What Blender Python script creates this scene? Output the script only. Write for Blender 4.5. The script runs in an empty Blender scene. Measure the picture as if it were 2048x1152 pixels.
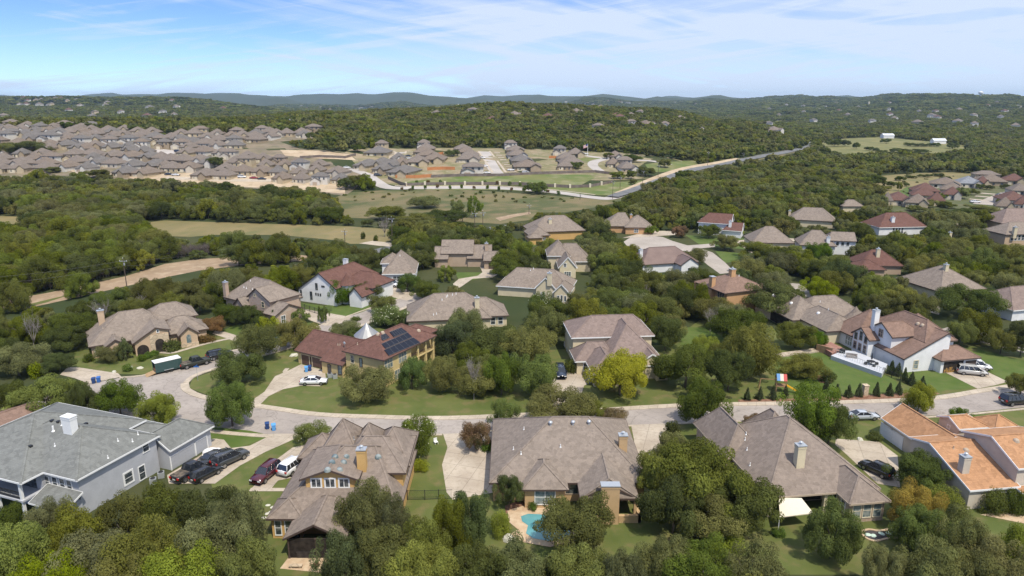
import bpy, bmesh, math, random
import numpy as np
from mathutils import Vector, Matrix
from mathutils.bvhtree import BVHTree
from mathutils.geometry import tessellate_polygon
rad = math.radians
S = bpy.context.scene
COL = S.collection
# ---------------------------------------------------------------- camera, sky, sun, exposure
FPX = 1400.0; CH = 55.0; TH = math.atan((576 - 203) / 1400)
cd = bpy.data.cameras.new('camera'); cam = bpy.data.objects.new('camera', cd); COL.objects.link(cam)
cd.sensor_width = 36; cd.lens = 36 * FPX / 2048; cd.clip_start = 0.5; cd.clip_end = 60000
cam.location = (0, 0, CH); cam.rotation_euler = (math.pi / 2 - TH, 0, 0); S.camera = cam
SUN_EL = 60.0; SUN_AZ = 150.0         # azimuth clockwise from +Y
sd = Vector((math.sin(rad(SUN_AZ)) * math.cos(rad(SUN_EL)), math.cos(rad(SUN_AZ)) * math.cos(rad(SUN_EL)), math.sin(rad(SUN_EL))))
W = bpy.data.worlds.new('World'); S.world = W; W.use_nodes = True
def build_world():
    nt = W.node_tree; N = nt.nodes; L = nt.links; N.clear()
    out = N.new('ShaderNodeOutputWorld'); bg = N.new('ShaderNodeBackground'); bg.inputs[1].default_value = 0.13
    sky = N.new('ShaderNodeTexSky'); sky.sky_type = 'NISHITA'; sky.sun_disc = False
    sky.sun_elevation = rad(SUN_EL); sky.sun_rotation = rad(SUN_AZ); sky.altitude = 300
    sky.air_density = 1.0; sky.dust_density = 0.3; sky.ozone_density = 3.0
    tc = N.new('ShaderNodeTexCoord'); sp = N.new('ShaderNodeSeparateXYZ'); L.new(tc.outputs['Generated'], sp.inputs[0])
    # the low sky takes the deeper blue found a little higher up
    vm = N.new('ShaderNodeMapping'); vm.inputs['Location'].default_value = (0, 0, .055); vm.inputs['Scale'].default_value = (1, 1, 1.7); L.new(tc.outputs['Generated'], vm.inputs[0]); L.new(vm.outputs[0], sky.inputs[0])
    def layer(rot, sc, scale, det, dist, lo, hi, seed):
        mp = N.new('ShaderNodeMapping'); mp.vector_type = 'TEXTURE' ; mp.inputs['Rotation'].default_value = (0, rad(rot), rad(6)); mp.inputs['Scale'].default_value = sc
        mp.inputs['Location'].default_value = (seed, seed * .7, 0); L.new(tc.outputs['Generated'], mp.inputs[0])
        nz = N.new('ShaderNodeTexNoise'); nz.inputs['Scale'].default_value = scale; nz.inputs['Detail'].default_value = det
        nz.inputs['Roughness'].default_value = 0.6; nz.inputs['Distortion'].default_value = dist; L.new(mp.outputs[0], nz.inputs[0])
        mr = N.new('ShaderNodeMapRange'); mr.interpolation_type = 'SMOOTHSTEP'; mr.inputs[1].default_value = lo; mr.inputs[2].default_value = hi
        L.new(nz.outputs[0], mr.inputs[0]); return mr.outputs[0]
    a = layer(11, (.85, 1.0, .085), 2.0, 6, 1.0, 0.40, 0.66, 3.1)
    b = layer(-8, (.8, 1.0, .045), 2.2, 5, .8, 0.45, 0.68, 7.7)
    c = layer(4, (1.0, 1.0, .22), 1.6, 6, 0.6, 0.38, 0.62, 12.3)
    m1 = N.new('ShaderNodeMath'); m1.operation = 'MULTIPLY'; L.new(a, m1.inputs[0]); m1.inputs[1].default_value = .55
    m2 = N.new('ShaderNodeMath'); m2.operation = 'MULTIPLY'; L.new(b, m2.inputs[0]); m2.inputs[1].default_value = .55
    m3 = N.new('ShaderNodeMath'); m3.operation = 'MULTIPLY'; L.new(c, m3.inputs[0]); m3.inputs[1].default_value = .42
    s1 = N.new('ShaderNodeMath'); s1.operation = 'ADD'; L.new(m1.outputs[0], s1.inputs[0]); L.new(m2.outputs[0], s1.inputs[1])
    s2 = N.new('ShaderNodeMath'); s2.operation = 'ADD'; L.new(s1.outputs[0], s2.inputs[0]); L.new(m3.outputs[0], s2.inputs[1])
    # more cloud towards the right of the view (east side of the sky)
    s3 = N.new('ShaderNodeMath'); s3.operation = 'MULTIPLY_ADD'; L.new(sp.outputs[0], s3.inputs[0]); s3.inputs[1].default_value = .68; L.new(s2.outputs[0], s3.inputs[2])
    s4 = N.new('ShaderNodeMath'); s4.operation = 'ADD'; s4.use_clamp = True; z5 = N.new('ShaderNodeMath'); z5.operation = 'MULTIPLY_ADD'; L.new(sp.outputs[2], z5.inputs[0]); z5.inputs[1].default_value = .8; L.new(s3.outputs[0], z5.inputs[2]); L.new(z5.outputs[0], s4.inputs[0]); s4.inputs[1].default_value = -.02  # cloud also whitens towards the unseen zenith, added for softer fill light
    v1 = N.new('ShaderNodeMapRange'); v1.interpolation_type = 'SMOOTHSTEP'; v1.inputs[1].default_value = .10; v1.inputs[2].default_value = -.01; v1.inputs[4].default_value = .26; L.new(sp.outputs[2], v1.inputs[0])
    v2 = N.new('ShaderNodeMath'); v2.operation = 'ADD'; v2.use_clamp = True; L.new(s4.outputs[0], v2.inputs[0]); L.new(v1.outputs[0], v2.inputs[1])
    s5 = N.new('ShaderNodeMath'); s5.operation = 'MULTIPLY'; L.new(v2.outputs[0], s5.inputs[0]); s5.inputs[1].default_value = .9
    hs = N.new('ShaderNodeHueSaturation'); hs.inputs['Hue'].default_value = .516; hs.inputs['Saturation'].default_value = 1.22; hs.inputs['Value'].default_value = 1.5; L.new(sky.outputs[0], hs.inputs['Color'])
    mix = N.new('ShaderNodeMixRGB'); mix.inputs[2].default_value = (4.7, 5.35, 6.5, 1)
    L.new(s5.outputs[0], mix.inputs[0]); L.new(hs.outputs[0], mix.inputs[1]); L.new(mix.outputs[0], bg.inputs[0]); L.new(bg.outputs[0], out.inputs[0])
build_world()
sl = bpy.data.lights.new('sun', 'SUN'); sl.energy = 3.75; sl.angle = rad(0.53); sl.color = (1.0, .925, .79)
so = bpy.data.objects.new('sun', sl); COL.objects.link(so); so.rotation_euler = sd.to_track_quat('Z', 'Y').to_euler(); so.location = (0, 0, 300)
S.view_settings.view_transform = 'Standard'; S.view_settings.look = 'None'; S.view_settings.exposure = 0.30; S.view_settings.gamma = 1.0
cy = S.cycles; cy.max_bounces = 6; cy.diffuse_bounces = 3; cy.glossy_bounces = 2; cy.transmission_bounces = 2; cy.transparent_max_bounces = 6
cy.volume_bounces = 0; cy.caustics_reflective = False; cy.caustics_refractive = False; cy.use_denoising = True; cy.denoising_prefilter = "NONE"
# ---------------------------------------------------------------- geometry of the place
CT, ST = math.cos(TH), math.sin(TH)
KY = [0, 330, 400, 440, 500, 560, 620, 700, 800, 950, 1100, 1300, 1700, 2200, 2800, 3600, 4600, 6500, 9000, 14000]
KP = [-400, 0, 350, 650, 830, 1020, 1300, 1450, 1650, 1850, 2048, 2400]
KZ = {
 -400: [0, 0, 0, 3, 11, 21, 30, 33, 30, 18, 12, 10, 12, 30, 58, 40, 10, 10, 70, 60],
 0:    [0, 0, 0, 3, 11, 21, 30, 33, 28, 18, 12, 10, 12, 32, 62, 40, 10, 10, 85, 60],
 350:  [0, 0, 0, 3, 11, 20, 27, 32, 31, 22, 14, 12, 14, 34, 57, 30, 5, 10, 118, 60],
 650:  [0, 0, 0, 2, 9, 18, 24, 28, 33, 35, 34, 24, 14, 8, 4, 0, 0, 14, 112, 60],
 830:  [0, 0, 0, 2, 8, 13, 17, 20, 26, 34, 38, 34, 20, 8, 2, 0, 0, 14, 108, 60],
 1020: [0, 0, 0, 2, 7, 11, 14, 17, 25, 36, 47, 34, 14, 4, 0, 0, 2, 20, 90, 60],
 1300: [0, 0, 0, 1, 4, 8, 11, 14, 20, 33, 40, 24, 8, 2, 4, 8, 20, 62, 70, 60],
 1450: [0, 0, 0, 0, 1, 3, 6, 9, 14, 21, 22, 12, 4, 2, 6, 14, 46, 66, 60, 60],
 1650: [0, 0, 0, 0, 0, 0, 0, 0, 0, 0, 0, 0, 0, 4, 12, 38, 66, 50, 60, 60],
 1850: [0, 0, 0, 0, 0, 0, 0, 0, 0, 0, 0, 0, 4, 20, 40, 76, 60, 40, 60, 60],
 2048: [0, 0, 0, 0, 0, 0, 0, 0, 0, 0, 0, 0, 6, 24, 42, 62, 56, 40, 60, 60],
 2400: [0, 0, 0, 0, 0, 0, 0, 0, 0, 0, 0, 2, 10, 26, 46, 70, 60, 40, 60, 60]}
KG = np.array([KZ[p] for p in KP], float); KYa = np.array(KY, float); KPa = np.array(KP, float)
def zt(x, y):
    """terrain height (numpy friendly)"""
    x = np.asarray(x, float); y = np.asarray(y, float)
    yy = np.clip(y, 1, 13999)
    p = np.clip(1024 + 1400 * x / np.maximum(yy, 60) / 0.97, -399, 2399)
    i = np.clip(np.searchsorted(KPa, p) - 1, 0, len(KP) - 2); j = np.clip(np.searchsorted(KYa, yy) - 1, 0, len(KY) - 2)
    fp = (p - KPa[i]) / (KPa[i + 1] - KPa[i]); fp = fp * fp * (3 - 2 * fp)
    fy = (yy - KYa[j]) / (KYa[j + 1] - KYa[j]); fy = np.where(yy > 640, fy * fy * (3 - 2 * fy), fy)
    z = (KG[i, j] * (1 - fp) + KG[i + 1, j] * fp) * (1 - fy) + (KG[i, j + 1] * (1 - fp) + KG[i + 1, j + 1] * fp) * fy
    b = x / np.maximum(yy, 60)
    am = np.clip((yy - 650) / 2500, 0, 1) * 7 + np.clip((yy - 3000) / 5000, 0, 1) * 34
    n = np.sin(b * 21 + yy * .0021) * .5 + np.sin(b * 47 + 1.7 + yy * .0013) * .3 + np.sin(b * 95 + 4 + yy * .004) * .16 + np.sin(b * 11 - yy * .0037) * .4
    am2 = np.clip((yy - 2600) / 5000, 0, 1)
    bump = np.maximum(0, np.sin(b * 31 + 1.1 + yy * .0006)) ** 2 * 24 + np.maximum(0, np.sin(b * 74 + 3 - yy * .0005)) ** 2 * 16 + np.maximum(0, np.sin(b * 23 + 5.2)) ** 3 * 30
    return z + am * n * .8 + am2 * bump
def ray(px, py):
    u = (px - 1024) / FPX; v = (576 - py) / FPX
    return u, CT + v * ST, -ST + v * CT
def at(px, py, z=None):
    """world point on the ground (or on height z) that lies along the direction of photo pixel px,py"""
    rx, ry, rz = ray(px, py)
    if z is not None:
        t = (z - CH) / rz; return Vector((rx * t, ry * t, z))
    if rz < 0:
        t = -CH / rz
        if ry * t < 398: return Vector((rx * t, ry * t, 0))
    y = 390.0
    while y < 12000:
        t = y / ry
        if CH + rz * t <= float(zt(rx * t, y)): break
        y *= 1.004
    return Vector((rx * t, y, float(zt(rx * t, y))))
def px_of(x, y, z):
    c = y * CT + (CH - z) * ST; up = y * ST - (CH - z) * CT
    return 1024 + FPX * x / c, 576 - FPX * up / c
def scale_at(p):        # photo pixels per metre
    return FPX / (p[1] * CT + (CH - p[2]) * ST)
def inpoly(P, poly):
    x, y = P[..., 0], P[..., 1]; r = np.zeros(x.shape, bool); n = len(poly)
    for i in range(n):
        x1, y1 = poly[i]; x2, y2 = poly[(i + 1) % n]
        if y1 == y2: continue
        c = ((y1 > y) != (y2 > y)) & (x < (x2 - x1) * (y - y1) / (y2 - y1) + x1); r ^= c
    return r
# ---------------------------------------------------------------- object helpers
def tag(o, label=None, cat=None, group=None, kind=None):
    if label: o['label'] = label
    if cat: o['category'] = cat
    if group: o['group'] = group
    if kind: o['kind'] = kind
    return o
def thing(name, label, cat, loc=(0, 0, 0), rz=0, group=None):
    o = bpy.data.objects.new(name, None); COL.objects.link(o); o.empty_display_size = .5
    o.location = loc; o.rotation_euler = (0, 0, rz); return tag(o, label, cat, group)
def link(name, me, parent=None):
    o = bpy.data.objects.new(name, me); COL.objects.link(o)
    if parent is not None: o.parent = parent
    return o
class MB:
    """collects shapes for one mesh"""
    def __init__(s): s.v = []; s.f = []; s.m = []
    def poly(s, vs, faces, mi=0):
        b = len(s.v); s.v += [tuple(q) for q in vs]; s.f += [tuple(i + b for i in f) for f in faces]; s.m += [mi] * len(faces)
    def box(s, x0, y0, z0, x1, y1, z1, mi=0, M=None):
        vs = [(x0, y0, z0), (x1, y0, z0), (x1, y1, z0), (x0, y1, z0), (x0, y0, z1), (x1, y0, z1), (x1, y1, z1), (x0, y1, z1)]
        if M: vs = [M @ Vector(q) for q in vs]
        s.poly(vs, [(0, 3, 2, 1), (4, 5, 6, 7), (0, 1, 5, 4), (1, 2, 6, 5), (2, 3, 7, 6), (3, 0, 4, 7)], mi)
    def bar(s, p, q, w, h, mi=0):   # box along p->q
        p = Vector(p); q = Vector(q); d = q - p; L = d.length
        if L < 1e-6: return
        M = Matrix.Translation(p) @ d.to_track_quat('X', 'Z').to_matrix().to_4x4(); s.box(0, -w / 2, -h / 2, L, w / 2, h / 2, mi, M)
    def tube(s, p, q, r0, r1=None, n=6, mi=0, cap=True):
        p = Vector(p); q = Vector(q); r1 = r0 if r1 is None else r1; d = q - p
        if d.length < 1e-6: return
        R = d.to_track_quat('Z', 'Y').to_matrix(); vs = []
        for c, r in ((p, r0), (q, r1)):
            for k in range(n):
                a = 2 * math.pi * k / n; vs.append(c + R @ Vector((r * math.cos(a), r * math.sin(a), 0)))
        fs = [(k, (k + 1) % n, n + (k + 1) % n, n + k) for k in range(n)]
        if cap: fs += [tuple(range(n))[::-1], tuple(range(n, 2 * n))]
        s.poly(vs, fs, mi)
    def dome(s, c, rx, ry, rz, n=10, m=4, mi=0, full=False):
        vs = []; fs = []
        rows = m + 1; a0 = -math.pi / 2 if full else 0
        for j in range(rows):
            t = a0 + (math.pi / 2 - a0) * j / m
            for k in range(n):
                a = 2 * math.pi * k / n; vs.append((c[0] + rx * math.cos(t) * math.cos(a), c[1] + ry * math.cos(t) * math.sin(a), c[2] + rz * math.sin(t)))
        for j in range(m):
            for k in range(n): fs.append((j * n + k, j * n + (k + 1) % n, (j + 1) * n + (k + 1) % n, (j + 1) * n + k))
        s.poly(vs, fs, mi)
    def prism(s, pts, z0, z1, mi=0):
        n = len(pts); vs = [(x, y, z0) for x, y in pts] + [(x, y, z1) for x, y in pts]
        s.poly(vs, [tuple(range(n))[::-1], tuple(range(n, 2 * n))] + [(k, (k + 1) % n, n + (k + 1) % n, n + k) for k in range(n)], mi)
    def mesh(s, name, mats, smooth=False):
        me = bpy.data.meshes.new(name); me.from_pydata(s.v, [], s.f)
        for m in (mats if isinstance(mats, (list, tuple)) else [mats]): me.materials.append(m)
        me.polygons.foreach_set('material_index', s.m)
        if smooth: me.polygons.foreach_set('use_smooth', [True] * len(s.f))
        me.update(); return me
    def build(s, name, mats, parent=None, smooth=False, bevel=0):
        me = s.mesh(name, mats, smooth)
        bm = bmesh.new(); bm.from_mesh(me)
        if bevel:
            bmesh.ops.remove_doubles(bm, verts=bm.verts, dist=.0005)
        bmesh.ops.recalc_face_normals(bm, faces=bm.faces)
        if bevel: bmesh.ops.bevel(bm, geom=[e for e in bm.edges if len(e.link_faces) == 2 and e.calc_face_angle(0) > .5], offset=bevel, segments=2, affect='EDGES')
        bm.to_mesh(me); bm.free()
        return link(name, me, parent)
# ---------------------------------------------------------------- materials
MAT = {}
def nodes(name):
    m = bpy.data.materials.new(name); m.use_nodes = True; nt = m.node_tree
    b = nt.nodes.get('Principled BSDF'); return m, nt, nt.nodes, nt.links, b
def noise_mat(name, c1, c2, scale=1.0, detail=5, rough=.85, c3=None, s3=8.0, lo=.35, hi=.65, bump=0, spec=.2, f3=.5, coord='Object', stretch=None):
    if name in MAT: return MAT[name]
    m, nt, N, L, b = nodes(name)
    tc = N.new('ShaderNodeTexCoord'); src = tc.outputs[coord]
    if coord == 'World':
        pass
    if stretch:
        mp = N.new('ShaderNodeMapping'); mp.inputs['Scale'].default_value = stretch; L.new(src, mp.inputs[0]); src = mp.outputs[0]
    nz = N.new('ShaderNodeTexNoise'); nz.inputs['Scale'].default_value = scale; nz.inputs['Detail'].default_value = detail; L.new(src, nz.inputs[0])
    mr = N.new('ShaderNodeMapRange'); mr.inputs[1].default_value = lo; mr.inputs[2].default_value = hi; L.new(nz.outputs[0], mr.inputs[0])
    mx = N.new('ShaderNodeMixRGB'); mx.inputs[1].default_value = (*c1, 1); mx.inputs[2].default_value = (*c2, 1); L.new(mr.outputs[0], mx.inputs[0]); o = mx.outputs[0]
    if c3:
        n3 = N.new('ShaderNodeTexNoise'); n3.inputs['Scale'].default_value = s3; n3.inputs['Detail'].default_value = 4; L.new(src, n3.inputs[0])
        r3 = N.new('ShaderNodeMapRange'); r3.inputs[1].default_value = .5; r3.inputs[2].default_value = .72; r3.inputs[4].default_value = f3; L.new(n3.outputs[0], r3.inputs[0])
        m3 = N.new('ShaderNodeMixRGB'); m3.inputs[2].default_value = (*c3, 1); L.new(r3.outputs[0], m3.inputs[0]); L.new(o, m3.inputs[1]); o = m3.outputs[0]
    L.new(o, b.inputs['Base Color']); b.inputs['Roughness'].default_value = rough; b.inputs['Specular IOR Level'].default_value = spec
    if bump:
        nb = N.new('ShaderNodeTexNoise'); nb.inputs['Scale'].default_value = s3; nb.inputs['Detail'].default_value = 5; L.new(src, nb.inputs[0])
        bp = N.new('ShaderNodeBump'); bp.inputs['Strength'].default_value = bump; bp.inputs['Distance'].default_value = .1; L.new(nb.outputs[0], bp.inputs['Height']); L.new(bp.outputs[0], b.inputs['Normal'])
    MAT[name] = m; return m
def dim(c, f): return tuple(min(1, x * f) for x in c)
def shingle(name, c):
    """asphalt shingles: blended tabs, courses, slight weathering"""
    if name in MAT: return MAT[name]
    m, nt, N, L, b = nodes(name); tc = N.new('ShaderNodeTexCoord'); src = tc.outputs['Object']
    v = N.new('ShaderNodeTexVoronoi'); v.inputs['Scale'].default_value = 2.1; L.new(src, v.inputs[0])
    n1 = N.new('ShaderNodeTexNoise'); n1.inputs['Scale'].default_value = .35; n1.inputs['Detail'].default_value = 6; L.new(src, n1.inputs[0])
    n2 = N.new('ShaderNodeTexNoise'); n2.inputs['Scale'].default_value = 4.5; n2.inputs['Detail'].default_value = 5; n2.inputs['Roughness'].default_value = .7; L.new(src, n2.inputs[0])
    sp = N.new('ShaderNodeSeparateXYZ'); L.new(v.outputs['Color'], sp.inputs[0])
    a = N.new('ShaderNodeMath'); a.operation = 'MULTIPLY_ADD'; a.inputs[1].default_value = .30; a.inputs[2].default_value = .52; L.new(sp.outputs[0], a.inputs[0])
    c2 = N.new('ShaderNodeMath'); c2.operation = 'MULTIPLY_ADD'; c2.inputs[1].default_value = .55; L.new(n2.outputs[0], c2.inputs[0]); L.new(a.outputs[0], c2.inputs[2])
    d = N.new('ShaderNodeMath'); d.operation = 'MULTIPLY_ADD'; d.inputs[1].default_value = .26; L.new(n1.outputs[0], d.inputs[0]); L.new(c2.outputs[0], d.inputs[2])
    sz = N.new('ShaderNodeSeparateXYZ'); L.new(src, sz.inputs[0])
    wz = N.new('ShaderNodeMath'); wz.operation = 'MULTIPLY'; wz.inputs[1].default_value = 7.5; L.new(sz.outputs[2], wz.inputs[0])
    fr = N.new('ShaderNodeMath'); fr.operation = 'FRACT'; L.new(wz.outputs[0], fr.inputs[0])
    cr = N.new('ShaderNodeMapRange'); cr.inputs[1].default_value = 0; cr.inputs[2].default_value = .22; cr.inputs[3].default_value = .86; cr.inputs[4].default_value = 1.0; L.new(fr.outputs[0], cr.inputs[0])
    e = N.new('ShaderNodeMath'); e.operation = 'MULTIPLY'; L.new(d.outputs[0], e.inputs[0]); L.new(cr.outputs[0], e.inputs[1])
    vm = N.new('ShaderNodeVectorMath'); vm.operation = 'SCALE'; vm.inputs[0].default_value = dim(c, .84); L.new(e.outputs[0], vm.inputs['Scale'])
    L.new(vm.outputs[0], b.inputs['Base Color']); b.inputs['Roughness'].default_value = .92; b.inputs['Specular IOR Level'].default_value = .15
    MAT[name] = m; return m
def plain(name, c, rough=.5, metal=0, spec=.5, emit=0):
    if name in MAT: return MAT[name]
    m, nt, N, L, b = nodes(name); tc = N.new('ShaderNodeTexCoord'); nz = N.new('ShaderNodeTexNoise'); nz.inputs['Scale'].default_value = 3; L.new(tc.outputs['Object'], nz.inputs[0])
    mx = N.new('ShaderNodeMixRGB'); mx.inputs[1].default_value = (*dim(c, .93), 1); mx.inputs[2].default_value = (*dim(c, 1.07), 1); L.new(nz.outputs[0], mx.inputs[0]); L.new(mx.outputs[0], b.inputs['Base Color'])
    b.inputs['Roughness'].default_value = rough; b.inputs['Metallic'].default_value = metal; b.inputs['Specular IOR Level'].default_value = spec
    MAT[name] = m; return m
def wallmat(name, c):
    return noise_mat(name, dim(c, .93), dim(c, 1.05), scale=.6, c3=dim(c, .8), s3=5, f3=.35, rough=.9)
def brickmat(name, c, c2, mortar, sx=.5, sy=.22):
    if name in MAT: return MAT[name]
    m, nt, N, L, b = nodes(name); tc = N.new('ShaderNodeTexCoord'); v = N.new('ShaderNodeTexVoronoi'); v.inputs['Scale'].default_value = 1 / sy / 1.6
    mp = N.new('ShaderNodeMapping'); mp.inputs['Scale'].default_value = (sy / sx, sy / sx, 1); L.new(tc.outputs['Object'], mp.inputs[0]); L.new(mp.outputs[0], v.inputs[0])
    sp = N.new('ShaderNodeSeparateXYZ'); L.new(v.outputs['Color'], sp.inputs[0])
    mx = N.new('ShaderNodeMixRGB'); mx.inputs[1].default_value = (*c, 1); mx.inputs[2].default_value = (*c2, 1); L.new(sp.outputs[0], mx.inputs[0])
    v2 = N.new('ShaderNodeTexVoronoi'); v2.feature = 'DISTANCE_TO_EDGE'; v2.inputs['Scale'].default_value = 1 / sy / 1.6; L.new(mp.outputs[0], v2.inputs[0])
    r = N.new('ShaderNodeMapRange'); r.inputs[1].default_value = .02; r.inputs[2].default_value = .09; L.new(v2.outputs[0], r.inputs[0])
    m2 = N.new('ShaderNodeMixRGB'); m2.inputs[1].default_value = (*mortar, 1); L.new(r.outputs[0], m2.inputs[0]); L.new(mx.outputs[0], m2.inputs[2]); L.new(m2.outputs[0], b.inputs['Base Color'])
    b.inputs['Roughness'].default_value = .9; MAT[name] = m; return m
def leafmat(name, c, var=.35, hue=.03, trans=.46, warm=None):
    if name in MAT: return MAT[name]
    m = bpy.data.materials.new(name); m.use_nodes = True; nt = m.node_tree; N = nt.nodes; L = nt.links; N.clear()
    out = N.new('ShaderNodeOutputMaterial'); di = N.new('ShaderNodeBsdfDiffuse'); tr = N.new('ShaderNodeBsdfTranslucent'); ms = N.new('ShaderNodeMixShader'); ms.inputs[0].default_value = trans
    oi = N.new('ShaderNodeObjectInfo'); at_ = N.new('ShaderNodeAttribute'); at_.attribute_name = 'lv'
    tc = N.new('ShaderNodeTexCoord'); nz = N.new('ShaderNodeTexNoise'); nz.inputs['Scale'].default_value = .9; nz.inputs['Detail'].default_value = 3; L.new(tc.outputs['Object'], nz.inputs[0])
    r = N.new('ShaderNodeMapRange'); r.inputs[3].default_value = 1 - var; r.inputs[4].default_value = 1 + var; L.new(oi.outputs['Random'], r.inputs[0])
    r2 = N.new('ShaderNodeMapRange'); r2.inputs[3].default_value = .74; r2.inputs[4].default_value = 1.28; L.new(at_.outputs['Fac'], r2.inputs[0])
    r3 = N.new('ShaderNodeMapRange'); r3.inputs[1].default_value = .3; r3.inputs[2].default_value = .7; r3.inputs[3].default_value = .72; r3.inputs[4].default_value = 1.3; L.new(nz.outputs[0], r3.inputs[0])
    a = N.new('ShaderNodeMath'); a.operation = 'MULTIPLY'; L.new(r.outputs[0], a.inputs[0]); L.new(r2.outputs[0], a.inputs[1])
    b = N.new('ShaderNodeMath'); b.operation = 'MULTIPLY'; L.new(a.outputs[0], b.inputs[0]); L.new(r3.outputs[0], b.inputs[1])
    hs = N.new('ShaderNodeHueSaturation'); hs.inputs['Color'].default_value = (*c, 1)
    w = N.new('ShaderNodeMath'); w.operation = 'MULTIPLY'; w.inputs[1].default_value = 7.31; L.new(oi.outputs['Random'], w.inputs[0])
    f = N.new('ShaderNodeMath'); f.operation = 'FRACT'; L.new(w.outputs[0], f.inputs[0])
    rh = N.new('ShaderNodeMapRange'); rh.inputs[3].default_value = .5 - hue; rh.inputs[4].default_value = .5 + hue; L.new(f.outputs[0], rh.inputs[0]); L.new(rh.outputs[0], hs.inputs['Hue'])
    w2 = N.new('ShaderNodeMath'); w2.operation = 'MULTIPLY'; w2.inputs[1].default_value = 3.77; L.new(oi.outputs['Random'], w2.inputs[0])
    f2 = N.new('ShaderNodeMath'); f2.operation = 'FRACT'; L.new(w2.outputs[0], f2.inputs[0])
    rs = N.new('ShaderNodeMapRange'); rs.inputs[3].default_value = .90; rs.inputs[4].default_value = 1.15; L.new(f2.outputs[0], rs.inputs[0]); L.new(rs.outputs[0], hs.inputs['Saturation'])
    L.new(b.outputs[0], hs.inputs['Value'])
    col = hs.outputs[0]
    if warm:
        m3 = N.new('ShaderNodeMixRGB'); m3.inputs[2].default_value = (*warm, 1); n4 = N.new('ShaderNodeTexNoise'); n4.inputs['Scale'].default_value = .5; L.new(tc.outputs['Object'], n4.inputs[0])
        r4 = N.new('ShaderNodeMapRange'); r4.inputs[1].default_value = .45; r4.inputs[2].default_value = .65; L.new(n4.outputs[0], r4.inputs[0]); L.new(r4.outputs[0], m3.inputs[0]); L.new(col, m3.inputs[1]); col = m3.outputs[0]
    L.new(col, di.inputs[0]); L.new(col, tr.inputs[0]); L.new(di.outputs[0], ms.inputs[1]); L.new(tr.outputs[0], ms.inputs[2]); L.new(ms.outputs[0], out.inputs[0])
    MAT[name] = m; return m
GLASS = noise_mat('window_glass', (.03, .04, .05), (.12, .13, .13), .9, rough=.12, spec=.8, lo=.45, hi=.6, stretch=(1, 1, 2.2))
GLASSL = noise_mat('window_glass_pale', (.12, .16, .17), (.27, .30, .29), 1.1, rough=.2, spec=.7, lo=.45, hi=.58)
WHITE = plain('white_paint', (.74, .74, .73), .6); CREAM = plain('cream_paint', (.62, .55, .42), .7); BROWN = plain('brown_trim', (.075, .05, .04), .7); TAN = plain('tan_trim', (.40, .32, .24), .7)
BLACK = plain('black_metal', (.02, .02, .022), .5); WIREM = plain('wire_grey', (.16, .16, .16), .6); METAL = plain('galvanised', (.48, .5, .52), .4, .5); RUBBER = plain('rubber', (.018, .018, .018), .9); RIM = plain('wheel_rim', (.35, .35, .36), .35, .8)
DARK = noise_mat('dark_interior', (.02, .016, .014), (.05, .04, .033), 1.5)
BARK = noise_mat('bark', (.075, .06, .048), (.17, .145, .12), 3, c3=(.05, .04, .03), s3=11); DEADW = noise_mat('dead_wood', (.23, .20, .185), (.36, .33, .30), 2)
CONC = noise_mat('concrete', (.40, .335, .265), (.50, .43, .345), .25, c3=(.31, .255, .195), s3=1.7, f3=.55)
CONCP = noise_mat('kerb_concrete', (.43, .365, .285), (.53, .45, .355), .4, c3=(.33, .265, .20), s3=2.2, f3=.5)
ROADM = noise_mat('old_asphalt', (.285, .247, .22), (.37, .325, .29), .12, c3=(.215, .19, .17), s3=1.1, f3=.5)
ROADD = noise_mat('dark_asphalt', (.12, .12, .125), (.19, .19, .19), .2)
LAWN = noise_mat('lawn_grass', (.082, .106, .026), (.122, .134, .040), .16, c3=(.17, .138, .062), s3=.42, f3=.75, detail=8)
LAWNG = noise_mat('lawn_bright', (.070, .110, .021), (.100, .136, .033), .2, c3=(.13, .12, .048), s3=.8, f3=.3, detail=8)
DRY = noise_mat('dry_grass', (.235, .185, .085), (.175, .15, .065), .06, c3=(.13, .135, .05), s3=.11, f3=.75, detail=8, stretch=(1, .6, 1))
DIRT = noise_mat('orange_dirt', (.34, .245, .16), (.27, .195, .125), .12, c3=(.46, .36, .25), s3=.3, f3=.7, detail=8)
SAND = noise_mat('pale_caliche', (.50, .40, .28), (.40, .30, .20), .1, c3=(.26, .21, .12), s3=.25, f3=.6, detail=8)
MEADOW = noise_mat('meadow_grass', (.165, .14, .065), (.085, .095, .034), .035, c3=(.21, .155, .085), s3=.09, f3=.8, detail=10, lo=.42, hi=.56)
MULCH = noise_mat('mulch', (.16, .075, .045), (.25, .14, .09), 1.2, c3=(.3, .22, .16), s3=3)
PATIO = noise_mat('flagstone', (.48, .34, .22), (.56, .44, .30), .9, c3=(.36, .24, .16), s3=1.6)
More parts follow.
